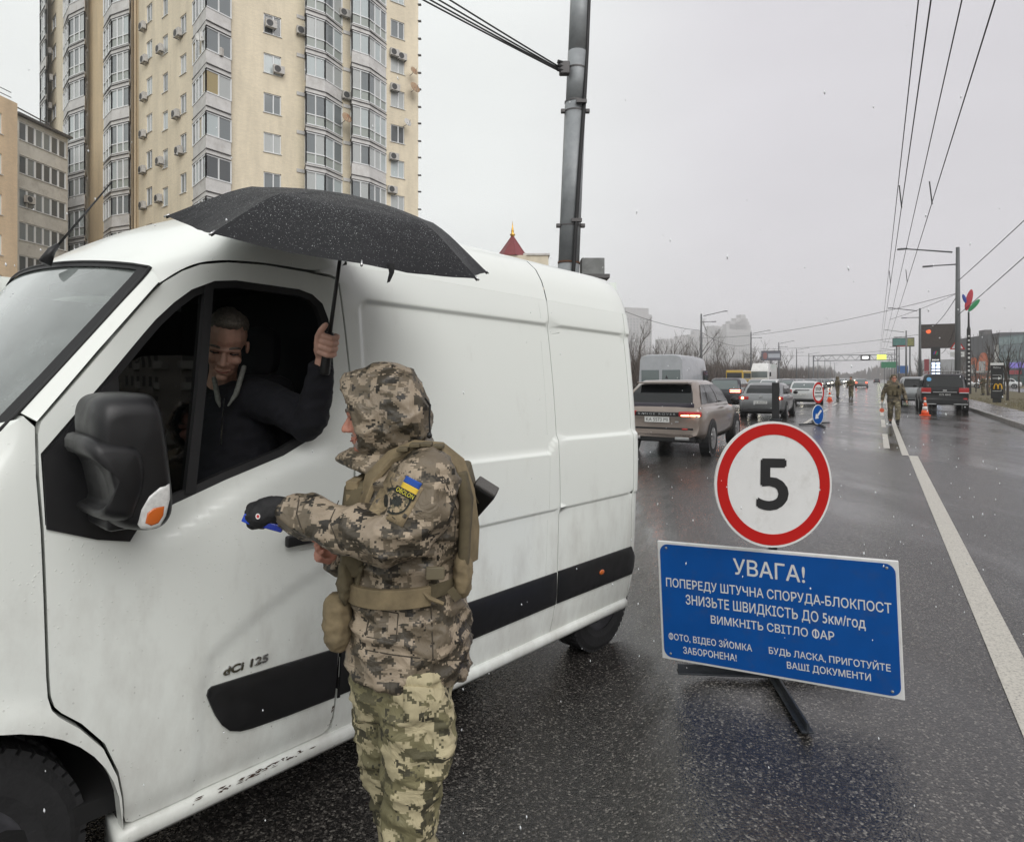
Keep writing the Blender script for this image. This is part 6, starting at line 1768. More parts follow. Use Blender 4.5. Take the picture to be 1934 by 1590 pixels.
# silver car driving off
sd = car('saloon_car', 'silver car driving away in the open lane beyond the two soldiers', 'car', MR(-2.3, 124), P_si, L=4.5, W=1.95, H=1.55, belt=.95, cab=(.3, 3.4, .9, 2.5), wr=.33, detail=False, glass_m=m_cglass2)
for sx in (-1, 1): lamp(sd, 'tail_lamp', sx*.76, .0, .88, .24, .1, .24, m_tlon)
for (xr_, yr_, c, txt) in ((.0, 235, P_dk, 'small dark car far ahead near the dashed line'), (-4.4, 300, P_bk, 'tiny dark car farthest ahead in the open lane')):
    f_ = car('saloon_car', txt, 'car', MR(xr_, yr_), c, detail=False)
    for sx in (-1, 1): lamp(f_, 'tail_lamp', sx*.72, .0, .8, .3, .1, .2, m_tlred)
# white lorry and yellow bus coming the other way
tr = thing('lorry', 'white lorry cab facing the camera in the oncoming queue', 'lorry'); tr.matrix_world = MR(-14.2, 96, 0, PI)
P_lw = cpaint('lorry', (.70, .70, .69), .0, .4)
MB().loft([[(sx*1.24, y, z) for sx, y in ((1, 0), (1, 2.1), (-1, 2.1), (-1, 0))] for z in (.55, 2.7)]).build('cab', P_lw, tr, bevel=.10)
MB().loft([[(-1.15, .1, 2.7), (1.15, .1, 2.7), (1.15, 2.0, 2.7), (-1.15, 2.0, 2.7)], [(-1.05, .1, 3.75), (1.05, .1, 3.75), (1.0, 1.2, 3.75), (-1.0, 1.2, 3.75)]]).build('wind_deflector', P_lw, tr, bevel=.08)
MB().box((0, 2.12, 2.15), (2.1, .03, .85)).build('windscreen', m_cglass2, tr, bevel=.01); MB().box((0, 2.12, 1.15), (1.5, .04, .42)).build('grille', m_ctrim, tr, bevel=.01); MB().box((0, 2.10, .55), (2.4, .12, .4)).build('bumper', P_lw, tr, bevel=.03)
for sx in (-1, 1):
    lamp(tr, 'headlamp', sx*.95, 2.18, .62, .34, .05, .18, m_headoff); lamp(tr, 'door_mirror', sx*1.42, 1.9, 2.2, .2, .12, .6, m_ctrim)
    for y in (.6, -2.5): wheel(tr, (sx*1.08, y, .5), .5, .3)
MB().box((0, -3.2, 2.2), (2.45, 6.0, 2.9)).build('trailer', P_lw, tr, bevel=.02); MB().box((0, -2.6, .7), (1.0, 7.0, .2)).build('chassis', m_ctrim, tr)
bs = thing('bus', 'yellow minibus in the oncoming queue left of the white lorry', 'bus'); bs.matrix_world = MR(-16.4, 88, 0, PI)
P_ye = cpaint('yellow', (.52, .33, .03), .0, .4)
MB().box((0, -3, 1.55), (2.2, 6.4, 2.3)).build('body', P_ye, bs, bevel=.12); MB().box((0, .21, 1.95), (1.9, .03, .85)).build('windscreen', m_cglass, bs, bevel=.02); MB().box((0, .20, .62), (2.0, .1, .3)).build('bumper', m_ctrim, bs, bevel=.02)
for sx in (-1, 1):
    lamp(bs, 'headlamp', sx*.8, .22, .85, .3, .04, .2, m_headoff)
    MB().box((sx*1.105, -3, 1.95), (.02, 5.4, .75)).build('side_window', m_cglass, bs)
    for y in (-.8, -4.9): wheel(bs, (sx*.95, y, .42), .42, .26)
# oncoming queue: two kinds copied, each its own thing
def queue_car(c, lit, i):
    t = car('queue_car', 'x', 'car', Matrix(), c, L=4.4, W=1.85, H=1.52, belt=.92, cab=(.4, 3.3, .9, 2.4), wr=.33, detail=False, front=True, group='cars in the oncoming queue')
    for sx in (-1, 1): lamp(t, 'headlamp', sx*.66, 4.36, .70, .30, .12, .16, m_head_on if lit else m_headoff, rz=-sx*.3)
    MB().box((0, 4.41, .55), (.9, .03, .16)).build('grille', m_ctrim, t, bevel=.01)
    return t
protos = [queue_car(P_wh, True, 0), queue_car(P_dk, True, 1), queue_car(P_si, True, 2), queue_car(P_dk, False, 3)]
lanes = (-8.6, -11.2, -14.4, -17.4)
spots = []; rq = random.Random(21)
for li, x in enumerate(lanes):
    y = 62+li*7
    while y < 400:
        if not (x < -13 and 78 < y < 108): spots.append((x+rq.uniform(-.3, .3), y))
        y += rq.uniform(8.5, 15) if y < 150 else rq.uniform(16, 30)
ordw = ['first', 'second', 'third', 'fourth', 'fifth', 'sixth', 'seventh', 'eighth', 'ninth', 'tenth', 'eleventh', 'twelfth', 'thirteenth', 'fourteenth', 'fifteenth', 'sixteenth', 'seventeenth', 'eighteenth', 'nineteenth', 'twentieth']
seen = {}; nm4 = ['white', 'dark', 'silver', 'unlit dark']
lname = {-8.6: 'lane nearest the soldiers', -11.2: 'second lane', -14.4: 'third lane', -17.4: 'farthest lane'}
used_p = [False]*4
for i, (x, y) in enumerate(spots):
    k = rq.randrange(4) if i > 3 else i
    t = protos[k] if not used_p[k] else copy_tree(protos[k]); used_p[k] = True
    t.matrix_world = MR(x, y+4.4, 0, PI)
    ln = min(lanes, key=lambda q_: abs(q_-x)); seen[(k, ln)] = seen.get((k, ln), 0)+1
    t['label'] = f'{ordw[seen[(k, ln)]-1]} {nm4[k]} oncoming car of the {lname[ln]} in the far queue'
# parked cars at the shops
pk = car('parked_car', 'white car parked in front of the glass building, left one', 'car', Matrix(), P_wh, detail=False, glass_m=m_cglass, group='cars parked at the shops')
for i, (px_, d, txt) in enumerate(((1903, 92, 'left of two white cars parked in front of the glass building'), (1930, 92, 'right of two white cars parked in front of the glass building'), (1838, 110, 'white car parked behind the black pylon'))):
    t = pk if i == 0 else copy_tree(pk); t['label'] = txt
    p = at(px_, 714, d); t.matrix_world = Matrix.Translation((p.x, p.y, .15)) @ Matrix.Rotation(-TH+R(80), 4, 'Z')
# ------------------------------------------------------------------ checkpoint signs
m_sblue = mat('sign_blue', (.004, .080, .33), .45, var=.10, scale=5, spec=.18, dirt=(.035, .075, .20), dscale=7, damt=.5, dth=.52)
m_swhite = mat('sign_white', (.70, .70, .69), .4, var=.05, scale=6, dirt=(.50, .49, .46), dscale=9, damt=.5, dth=.52)
m_sred = mat('sign_red', (.46, .012, .010), .45, spec=.2)
m_sink = mat('sign_black', (.012, .012, .013), .5)
m_stand = mat('stand_steel', (.035, .04, .047), .5, .4, var=.3, scale=14, bump=.2, bscale=90)
m_galv = mat('galvanised', (.30, .31, .31), .45, .5)
TL, BL, TR, BR = at(1245, 1020, 3.60), at(1249, 1241, 3.60), at(1700, 1060, 3.03), at(1706, 1320, 3.03)
sx_ = ((TR-TL)+(BR-BL)).normalized(); sz_ = ((TL-BL)+(TR-BR)); sz_ = (sz_-sx_*sz_.dot(sx_)).normalized(); sy_ = sz_.cross(sx_)
sc_ = (TL+BL+TR+BR)/4; SW = ((TR-TL).length+(BR-BL).length)/2; SH = ((TL-BL).length+(TR-BR).length)/2
MSN = Matrix(((sx_[0], sy_[0], sz_[0], sc_[0]), (sx_[1], sy_[1], sz_[1], sc_[1]), (sx_[2], sy_[2], sz_[2], sc_[2]), (0, 0, 0, 1)))
board = thing('warning_board', 'large blue checkpoint warning board with white Cyrillic text on the wet road', 'sign', MSN)
MB().box((0, 0, 0), (SW, .022, SH)).build('panel', m_swhite, board, bevel=.004)
def rrect(w, h, r, n=6):
    P = []
    for sx, sz, a0 in ((1, 1, 0), (-1, 1, 90), (-1, -1, 180), (1, -1, 270)):
        for k in range(n+1):
            a = R(a0+90*k/n); P.append((sx*(w/2-r)+r*math.cos(a), sz*(h/2-r)+r*math.sin(a)))
    return P
for bx_ in (-.5, .5):
    for bz_ in (-.5, .5): MB().ell((bx_*(SW-.10), -.014, bz_*(SH-.07)), (.007, .004, .007)).build('bolt', m_galv, board, smooth=True)
FX = Matrix.Rotation(R(90), 4, 'X')     # local xy of the shape -> xz of the board, facing -y
MB().prism(rrect(SW-.028, SH-.028, .045), .0118, .0135, FX).build('face', m_sblue, board)
MI = MSN.inverted()
def bp(px, py):
    a = MI @ EYE; b = MI @ at(px, py, 3.3); t = (-.0135-a.y)/(b.y-a.y); q = a.lerp(b, t); return q
def zz(x, y): return 1220+x*.4025, 780+y*.4025
LINES = (('УВАГА!', (410, 718), (745, 757), 72), ('ПОПЕРЕДУ ШТУЧНА СПОРУДА-БЛОКПОСТ', (95, 795), (1152, 920), 40), ('ЗНИЗЬТЕ ШВИДКІСТЬ ДО 5км/год', (187, 877), (1030, 990), 40),
                                        ('ВИМКНІТЬ СВІТЛО ФАР', (305, 966), (883, 1046), 40), ('ФОТО, ВІДЕО ЗЙОМКА', (107, 1043), (497, 1100), 31), ('ЗАБОРОНЕНА!', (175, 1110), (425, 1147), 31),
                                        ('БУДЬ ЛАСКА, ПРИГОТУЙТЕ', (577, 1110), (1148, 1194), 31), ('ВАШІ ДОКУМЕНТИ', (662, 1183), (1055, 1242), 31))
for body, (xl, yl), (xr_, yr_), cap in LINES:
    a, c = bp(*zz(xl, yl)), bp(*zz(xr_, yr_)); h = (bp(*zz(xl, yl-cap/2))-bp(*zz(xl, yl+cap/2))).length
    d = c-a; ang = math.atan2(d.z, d.x); ctr = (a+c)/2
    # height of capitals sets the size; descenders come on top of it
    me_h = {'ПОПЕРЕДУ ШТУЧНА СПОРУДА-БЛОКПОСТ': 1.20, 'ЗНИЗЬТЕ ШВИДКІСТЬ ДО 5км/год': 1.32, 'ФОТО, ВІДЕО ЗЙОМКА': 1.38, 'ВАШІ ДОКУМЕНТИ': 1.2, 'БУДЬ ЛАСКА, ПРИГОТУЙТЕ': 1.45}.get(body, 1.0)
    put_text('lettering', body, m_swhite, board, Matrix.Translation((ctr.x, -.0142, ctr.z)) @ Matrix.Rotation(-ang, 4, 'Y') @ FX, w=d.length, h=h*me_h*1.02, bold=.012)
# speed plate above
dC = 3.30; cC = at(1460.5, 914.5, dC); D5 = 237/1200*dC
M5 = Matrix.Translation(cC) @ Matrix.Rotation(R(3), 4, 'Z') @ Matrix.Rotation(R(-1), 4, 'X') @ Matrix.Rotation(R(1.2), 4, 'Y')
spd = thing('speed_sign', 'round white speed sign with red ring and black 5 above the blue board', 'sign', M5)
def disc(r0, r1, z0, z1, n=56):
    b = MB(); 
    b.lathe([(r1, z0), (r1, z1), (max(r0, .0001), z1)], n, FX); return b
kx = .952
def sq(o): o.scale = (kx, 1, 1); return o
RR = D5/2
sq(MB().lathe([(.0001, -.010), (RR, -.010), (RR, .004), (.0001, .004)], 64, FX).build('plate', m_swhite, spd))
sq(MB().lathe([(RR*.79, .0042), (RR*.79, .0062), (RR*.965, .0062), (RR*.965, .0042)], 64, FX, cap=False).build('red_ring', m_sred, spd))
sq(put_text('numeral', '5', m_sink, spd, Matrix.Translation((-.006, -.0065, 0)) @ FX, w=RR*.50, h=RR*.78, bold=.022))
pst = MB(); g0 = gpx(1461, 1279)
pst.bar((g0.x, g0.y+.02, .03), (cC.x+.02, cC.y+.05, cC.z+.1), .035, .035, up=(0, 1, 0))
st = tag(pst.build('sign_stand', m_stand, None), 'low dark steel sign stand with crossed feet under the blue board', 'sign stand')
for nm, (xa, ya), (xb, yb) in (('foot_bar', (1280, 1269), (1462, 1276)), ('foot_bar', (1459, 1276), (1526, 1385)), ('foot_bar', (1462, 1276), (1640, 1262)), ('foot_bar', (1462, 1272), (1420, 1215))):
    A, B_ = gpx(xa, ya, .02), gpx(xb, yb, .02)
    b = MB(); b.bar(A+Vector((0, 0, .022)), B_+Vector((0, 0, .022)), .012, .05); b.bar(A+Vector((0, 0, .003)), B_+Vector((0, 0, .003)), .055, .010); b.build(nm, m_stand, st, bevel=.002)

# stop / control plate with arrow, on its own stand
d2 = 22.2; base = gpx(1545, 803)
stop = thing('stop_sign', 'round red-ringed STOP control sign in the closed lane', 'sign', Matrix.Translation(at(1545.5, 741.5, d2)) @ Matrix.Rotation(R(28), 4, 'Z'))
r_ = 20/1200*d2
MB().lathe([(.0001, -.012), (r_, -.012), (r_, .004), (.0001, .004)], 40, FX).build('plate', m_swhite, stop)
MB().lathe([(r_*.78, .0045), (r_*.78, .008), (r_*.99, .008), (r_*.99, .0045)], 40, FX, cap=False).build('red_ring', m_sred, stop)
for o in stop.children: o.scale = (.82, 1, 1)
put_text('lettering', 'STOP', m_sink, stop, Matrix.Translation((0, -.008, r_*.34)) @ FX, w=r_*.78, h=r_*.30, bold=.03)
put_text('lettering', 'КОНТРОЛЬ', m_sink, stop, Matrix.Translation((0, -.008, -r_*.34)) @ FX, w=r_*.98, h=r_*.24, bold=.02)
MB().box((0, -.010, 0), (r_*1.0, .004, r_*.09)).build('bar', m_sink, stop)
arr = thing('arrow_sign', 'round blue sign with white arrow pointing down left, under the stop sign', 'sign', Matrix.Translation(at(1545, 783, d2)) @ Matrix.Rotation(R(28), 4, 'Z'))
r2 = 19/1200*d2
MB().lathe([(.0001, -.012), (r2, -.012), (r2, .004), (.0001, .004)], 40, FX).build('plate', m_swhite, arr)
MB().lathe([(.0001, .0045), (r2*.93, .0045), (r2*.93, .007), (.0001, .007)], 40, FX).build('face', m_sblue, arr)
for o in arr.children: o.scale = (.86, 1, 1)
ar = MB(); ar.prism([(-.62, 0), (-.15, .34), (-.15, .12), (.62, .12), (.62, -.12), (-.15, -.12), (-.15, -.34)], .0075/r2, .010/r2, FX @ Matrix.Rotation(R(42), 4, 'Z') @ Matrix.Scale(r2, 4)); ar.build('arrow', m_swhite, arr)
b = MB(); b.bar((base.x, base.y+.03, 0), (base.x, base.y+.05, 1.4), .04); s2 = tag(b.build('sign_stand', m_stand, None), 'thin sign stand with crossed feet carrying the stop and arrow signs', 'sign stand')
for A, B_ in ((gpx(1510, 804), gpx(1566, 800)), (gpx(1534, 797), gpx(1558, 809))): MB().bar(A+Vector((0, 0, .04)), B_+Vector((0, 0, .04)), .05, .05).build('foot_bar', m_stand, s2)
q = gpx(1465, 793)
bo = MB(); bo.box((0, 0, .76), (.27, .10, 1.44)); o = bo.build('marker_post', m_sink, None, bevel=.01); o.location = q; o.rotation_euler = (0, 0, -TH)
tag(o, 'upright flat black marker post in front of the silver grey saloon', 'post'); MB().box((0, 0, .02), (.45, .35, .05)).build('foot', m_stand, o, bevel=.01)

# traffic cones
def cone(px, py, label, h=.82):
    p = gpx(px, py); t = thing('traffic_cone', label, 'traffic cone', loc=tuple(p), rz=-TH, group='orange traffic cones')
    m_o = mat('cone_orange', (.75, .10, .025), .5); m_w = mat('cone_white', (.62, .60, .58), .5)
    MB().box((0, 0, .02), (.42, .42, .04)).build('base', m_o, t, bevel=.01)
    zs = [.04, .24, .40, .56, .66, .80]; rs = [.16, .118, .086, .056, .042, .022]
    k = h/.80
    for i in range(5): MB().lathe([(rs[i], zs[i]*k), (rs[i+1], zs[i+1]*k)], 20).build('cone_band', m_w if i in (1, 3) else m_o, t, smooth=True)
cone(1747, 785, 'orange and white traffic cone at the left rear corner of the black SUV')
cone(1567, 757, 'orange and white traffic cone beside the two soldiers', .9)

# ------------------------------------------------------------------ soldiers on the avenue
m_cap = camo('camo_cap', [(.13, .11, .065), (.08, .065, .04), (.05, .04, .025)], .012, 9)
CAMO_C = camo('camo_far', [(.17, .14, .085), (.09, .072, .045), (.055, .043, .028), (.03, .024, .016)], .018, 6)
CAMO_D = camo('camo_far_trousers', [(.19, .165, .10), (.11, .092, .055), (.06, .05, .03)], .018, 6)
def figure(label, M, J=None, top=None, jm=None, tm=None, vest_m=None, helmet=False, hood=False, group='soldiers at the checkpoint', vox=.016):
    D = dict(aL=(-.11, .02, .09), aR=(.11, -.02, .09), kL=(-.105, .05, .50), kR=(.105, .02, .50), eL=(-.30, -.02, 1.12), eR=(.30, -.02, 1.12), hL=(-.31, .06, .86), hR=(.31, .06, .86), lean=0.0)
    D.update(J or {})
    t = thing('person', label, 'person', M, group=group); V_ = Vector
    hipL, hipR, shL, shR = V_((-.10, 0, .90)), V_((.10, 0, .90)), V_((-.19, 0, 1.43)), V_((.19, 0, 1.43))
    b = MB(); HM = Matrix.Translation((0, .035, 1.63)) @ Matrix.Rotation(PI, 4, 'Z'); head_shape(b, HM)
    b.tube([(0, 0, 1.5), (0, 0, 1.2), (0, 0, .92)], [.10, .12, .12], 10)
    for s, h, k, a, sh, e, hd in ((-1, hipL, V_(D['kL']), V_(D['aL']), shL, V_(D['eL']), V_(D['hL'])), (1, hipR, V_(D['kR']), V_(D['aR']), shR, V_(D['eR']), V_(D['hR']))):
        b.tube([h, k, a], [.07, .05, .04], 8); b.tube([sh, e, hd], [.045, .04, .03], 8)
        dn = (hd-e).normalized()
        for f in range(4): b.tube([hd, hd+dn*.06+V_((s*.0, (f-1.5)*.018, 0)), hd+dn*.12+V_((-s*.012, (f-1.5)*.018, 0))], [.014, .010, .008], 6)
        b.tube([hd, hd+dn*.05+V_((0, .045, 0))], [.014, .009], 6)
    body = new_obj('body', remeshed(b, .011, 2, None, 'body', m_skin_red), t)
    j = MB()
    j.loft([[(x*rx, y*ry+oy, z) for x, y in [(math.cos(2*PI*k/16), math.sin(2*PI*k/16)) for k in range(16)]] for z, rx, ry, oy in ((.80, .215, .155, 0), (.95, .205, .15, 0), (1.10, .20, .145, 0), (1.28, .225, .155, 0), (1.40, .225, .14, 0), (1.48, .16, .11, 0), (1.55, .09, .085, .01))])
    for sh, e, hd in ((shL, V_(D['eL']), V_(D['hL'])), (shR, V_(D['eR']), V_(D['hR']))):
        j.tube([sh+V_((0, 0, .02)), sh.lerp(e, .5), e, e.lerp(hd, .92)], [.088, .082, .070, .054], 12)
    if hood:
        j.ell((0, .0, 1.66), (.125, .14, .15)); j.tube([(0, .02, 1.45), (0, .0, 1.6)], [.13, .12], 12)
    new_obj('jacket', remeshed(j, vox, 3, wrinkle(.010, .005, 9), 'jacket', jm or CAMO_C), t)
    q = MB(); q.ell((0, 0, .90), (.185, .135, .12))
    for h, k, a in ((hipL, V_(D['kL']), V_(D['aL'])), (hipR, V_(D['kR']), V_(D['aR']))): q.tube([h, h.lerp(k, .5), k, k.lerp(a, .5), a+V_((0, 0, .10))], [.105, .098, .085, .082, .075], 12)
    new_obj('trousers', remeshed(q, vox, 3, wrinkle(.010, .005, 9), 'trousers', tm or CAMO_D), t)
    for a in (V_(D['aL']), V_(D['aR'])):
        f = MB(); f.tube([a+V_((0, 0, .16)), a], [.062, .055], 10); f.ell(tuple(a+V_((0, .07, -.04))), (.048, .125, .045))
        new_obj('boot', remeshed(f, .012, 1, None, 'boot', mat('boot_black', (.018, .016, .014), .45)), t)
    v = MB()
    v.loft([[(x*rx, y*ry, z) for x, y in [(math.cos(2*PI*k/16), math.sin(2*PI*k/16)) for k in range(16)]] for z, rx, ry in ((1.06, .225, .175), (1.2, .235, .185), (1.36, .235, .178), (1.42, .19, .15))])
    vest = new_obj('vest', remeshed(v, .014, 2, None, 'vest', vest_m or m_coyd), t)
    if not vest_m:
        for x in (-.13, 0, .13): MB().box((x, .20, 1.14), (.085, .07, .16)).build('pouch', m_coyd, vest, bevel=.012)
        MB().box((-.12, .19, 1.36), (.05, .04, .12)).build('radio', m_gun, vest, bevel=.01)
    if not hood:
        c = MB()
        if helmet: c.ell((0, .0, 1.715), (.115, .135, .11)); c.tube([(-.11, .03, 1.70), (0, .13, 1.70), (.11, .03, 1.70)], .02, 8)
        else: c.lathe([(.094, 1.665), (.097, 1.70), (.092, 1.765), (.07, 1.785), (.001, 1.79)], 18); c.box((0, .115, 1.675), (.13, .09, .014))
        new_obj('helmet' if helmet else 'field_cap', remeshed(c, .009, 1, None, 'cap', m_cap), t)
    return t
Mface = lambda xr, yr, rz=0, z=0: MR(xr, yr, z, PI+rz)
walker = figure('soldier in field cap walking towards the camera along the solid white line', Mface(.52, 26.0, R(6)), dict(aL=(-.09, .18, .10), kL=(-.10, .17, .52), aR=(.09, -.20, .13), kR=(.11, .03, .50), hL=(-.37, .08, .84), eL=(-.32, -.06, 1.12), hR=(.36, .02, .86), eR=(.32, -.02, 1.12)))
pad = thing('signal_paddle', 'small orange traffic paddle in the hand of the walking soldier', 'paddle', Mface(.52, 26.0, R(6)))
MB().tube([(.37, .06, .80), (.38, .12, .60)], .014, 6).build('grip', m_gun, pad)
MB().lathe([(.0001, -.012), (.075, -.012), (.075, .012), (.0001, .012)], 20, Matrix.Translation((.38, .13, .53)) @ FX).build('disc', mat('paddle_orange', (.55, .11, .05), .5), pad)
figure('left one of two soldiers talking beside the far orange cone', MR(-2.75, 57.5, 0, R(-60)), dict(hL=(-.12, .26, 1.12), hR=(.12, .26, 1.10), eL=(-.30, .04, 1.12), eR=(.30, .04, 1.12)), hood=True)
figure('right one of two soldiers talking, facing the camera side', MR(-1.75, 56.5, 0, R(150)), dict(hL=(-.1, .25, 1.1), eL=(-.30, .04, 1.12)))
figure('soldier standing behind the silver SUV with his back turned', MR(1.05, 63.0, 0, R(20)), helmet=False, hood=True)
figure('soldier standing beside the hi-vis figure ahead of the parked SUVs', MR(1.35, 60.0, 0, R(60)))
figure('police officer in yellow hi-vis vest behind the silver SUV', MR(1.9, 57.0, 0, R(190)), jm=mat('police_dark', (.015, .017, .025), .8), tm=mat('police_dark2', (.013, .014, .02), .8), vest_m=mat('hivis', (.45, .75, .05), .6, emit=(.3, .6, .02), es=.15))
pv = at(1857, 714, 57); pv2 = at(1867, 714, 58)
figure('soldier standing on the verge left of the black drive-in sign', Matrix.Translation((pv.x, pv.y, .12)) @ Matrix.Rotation(-TH+R(120), 4, 'Z'), dict(hL=(-.1, .25, 1.1)))
figure('second soldier on the verge, half behind the thin sapling', Matrix.Translation((pv2.x, pv2.y, .12)) @ Matrix.Rotation(-TH+R(-100), 4, 'Z'), helmet=True)

# ------------------------------------------------------------------ street furniture
def far_material(name, col, **k): return mat(name, col, .8, **k)
m_pole = mat('lamp_pole', (.115, .12, .125), .6, .2, var=.2, scale=1)
def lamp_post(xr, yr, side, label, h=10.5, base=0):
    t = thing('street_lamp', label, 'street lamp', MR(xr, yr, 0), group='street lamps along the avenue')
    MB().tube([(0, 0, 0), (0, 0, h*.52), (0, 0, h)], [.20, .155, .11], 12).build('pole', m_pole, t, smooth=True)
    MB().tube([(0, 0, 0), (0, 0, .9)], .235, 12).build('pole_sleeve', m_pole, t)
    MB().tube([(-side*-.3, 0, h-.30), (side*3.3, 0, h+.25)], [.06, .045], 6).build('arm', m_pole, t)
    MB().tube([(0, 0, h-1.15), (side*1.75, 0, h-1.12)], [.05, .04], 6).build('arm', m_pole, t)
    for x, z in ((side*3.2, h+.2), (side*1.7, h-1.14)): MB().box((x, 0, z), (.62, .26, .10)).build('lamp_head', m_pole, t, bevel=.03)
    return t
for i in range(9): lamp_post(4.75, 52.3+43.5*i, -1, f'{["first", "second", "third", "fourth", "fifth", "sixth", "seventh", "eighth", "ninth"][i]} nearest street lamp along the right-hand kerb')
for i in range(9): lamp_post(-21.0, 89+40*i, 1, f'{["first", "second", "third", "fourth", "fifth", "sixth", "seventh", "eighth", "ninth"][i]} nearest street lamp along the left roadside trees')
# contact wires of the trolley line, span wires
for x, z, tx in ((.55, 6.0, 'left pair, lower'), (.48, 6.6, 'left pair, upper'), (1.20, 6.0, 'right pair, lower'), (.98, 6.6, 'right pair, upper')):
    o = MB().tube([rd(x, 1, z+.1), rd(x, 40, z), rd(x, 100, z), rd(x, 420, z)], .0095, 5).build('contact_wire', m_rub, None)
    tag(o, 'overhead trolley wire above the white line, '+tx, 'wire', 'trolley wires above the avenue')
for x, tx in ((.55, 'left'), (1.20, 'right')):
    for y in (19, 34): 
        o = MB().tube([rd(x, y, 6.0), rd(x-.05, y+.1, 6.6)], .016, 6).build('wire_hanger', m_rub, None); tag(o, f'small {"near" if y == 19 else "far"} hanger joining the {tx} trolley wires', 'hanger', 'trolley wires above the avenue')
sp = lambda a, b, lab, r=.018, sag=.3: wire('span_wire', (a, b), r, lab, 'span wires across the avenue', sag=sag)
sp(rd(4.75, 52.3, 7.4), rd(-21.0, 89, 7.2), 'span wire crossing the avenue at the first right-hand lamp', sag=.8)
sp(rd(4.75, 52.3, 7.4), rd(.9, 60, 6.4), 'short stay wire at the first right-hand lamp', .014, .1)
sp(rd(4.75, 52.3, 8.2), rd(4.75, 52.3, 8.2).lerp(at(1960, 385, 30), 2.6), 'upper cable running from the first right-hand lamp to the right edge', .022, .2)
sp(rd(4.75, 52.3, 5.9), rd(4.75, 52.3, 5.9).lerp(at(1960, 455, 30), 2.6), 'lower cable running from the first right-hand lamp to the right edge', .022, .2)
sp(rd(4.75, 52.3, 7.3), rd(4.75, 95.8, 7.8), 'cable sagging between the first two right-hand lamps', .022, .9)
sp(rd(4.75, 52.3, 5.6), rd(6.7, 92, 4.6), 'low cable from the first right-hand lamp to the billboard', .022, .5)
sp(rd(4.75, 95.8, 7.2), rd(-21.0, 129, 7.2), 'second span wire crossing the avenue farther off', .022, .5)
sp(rd(4.75, 139, 7.2), rd(-21.0, 169, 7.2), 'third span wire crossing the avenue farther off', .024, .5)
sp(at(1180, 588, 80), rd(-21.0, 89, 8.2), 'cable coming from the left to the first roadside lamp', .03, .4)
sp(rd(-21.0, 89, 8.0), rd(-21.0, 129, 8.2), 'cable between the first two left roadside lamps', .03, 1.0)

def billboard(M, w, h, z, label, face_fn, legs=1):
    t = thing('billboard', label, 'billboard', M)
    MB().box((0, .12, z+h/2), (w, .24, h)).build('panel', m_sink, t, bevel=.02)
    for x in ([0] if legs == 1 else [-w*.3, w*.3]): MB().tube([(x, .2, 0), (x, .2, z)], .16, 10).build('post', m_pole, t)
    face_fn(t, w, h, z)
    return t
def f1(t, w, h, z):
    MB().box((0, -.01, z+h/2), (w*.985, .02, h*.97)).build('screen', mat('screen_dark', (.045, .034, .03), .4, var=.8, scale=14), t)
    o = MB().ell((-w*.25, -.03, z+h*.70), (.28, .02, .27)).build('picture', mat('screen_orange', (.6, .10, .03), .4, emit=(1, .17, .05), es=.5), t, smooth=True)
billboard(MR(6.7, 96, 0, R(4)), 4.15, 3.05, 5.4, 'big dark digital billboard with an orange spot beside the first lamp', f1)
def f2(t, w, h, z):
    MB().box((-w*.12, -.01, z+h*.55), (w*.7, .02, h*.75)).build('poster', mat('poster_teal', (.05, .17, .15), .5, var=.4, scale=2), t)
    MB().box((w*.33, -.012, z+h*.5), (w*.28, .02, h*.8)).build('poster_patch', mat('poster_olive', (.22, .22, .07), .5, var=.4, scale=2), t)
    MB().box((-w*.05, -.02, z+h*.08), (w*.5, .02, h*.10)).build('poster_stripe', mat('poster_red', (.35, .04, .03), .5), t)
billboard(MR(5.4, 175, 0), 4.4, 2.1, 9.0, 'green billboard farther along the right side', f2, 2)
def f3(t, w, h, z):
    MB().box((0, -.01, z+h/2), (w*.96, .02, h*.92)).build('poster', mat('poster_grey', (.13, .13, .16), .5), t)
    MB().box((w*.16, -.02, z+h*.48), (w*.60, .02, h*.42)).build('poster_panel', mat('poster_pale', (.45, .47, .52), .5), t)
    MB().ell((-w*.30, -.02, z+h*.48), (w*.11, .02, h*.36)).build('poster_figure', mat('poster_rose', (.30, .13, .12), .5), t, smooth=True)
pb = at(1456, 714, 150); billboard(Matrix.Translation((pb.x, pb.y, 0)) @ Matrix.Rotation(-TH, 4, 'Z'), 4.3, 2.3, 5.8, 'advertising billboard above the roadside trees on the left', f3)

# overhead gantry
gy = 300; gan = thing('sign_gantry', 'steel truss gantry spanning the avenue far off', 'gantry', MR(-8.5, gy))
b = MB()
for z in (9.0, 11.2): b.bar((-15, 0, z), (15.5, 0, z), .28)
for k in range(18):
    x = -15+k*1.75; b.bar((x, 0, 9.0 if k % 2 else 11.2), (x+1.75, 0, 11.2 if k % 2 else 9.0), .16)
b.build('truss', m_pole, gan)
for x in (-15, 15.5): MB().bar((x, 0, 0), (x, 0, 11.3), .5).build('leg', m_pole, gan)
MB().box((4.4, -.5, 10.1), (3.6, .3, 2.4)).build('sign_box', m_sink, gan); MB().box((4.4, -.7, 10.1), (2.2, .1, 1.0)).build('display', mat('led_white', (1, 1, 1), .5, emit=(1, 1, 1), es=1.6), gan)
MB().box((10.2, -.5, 10.2), (3.3, .3, 1.9)).build('display', mat('led_lime', (.6, .8, .1), .5, emit=(.75, .95, .12), es=1.0), gan)
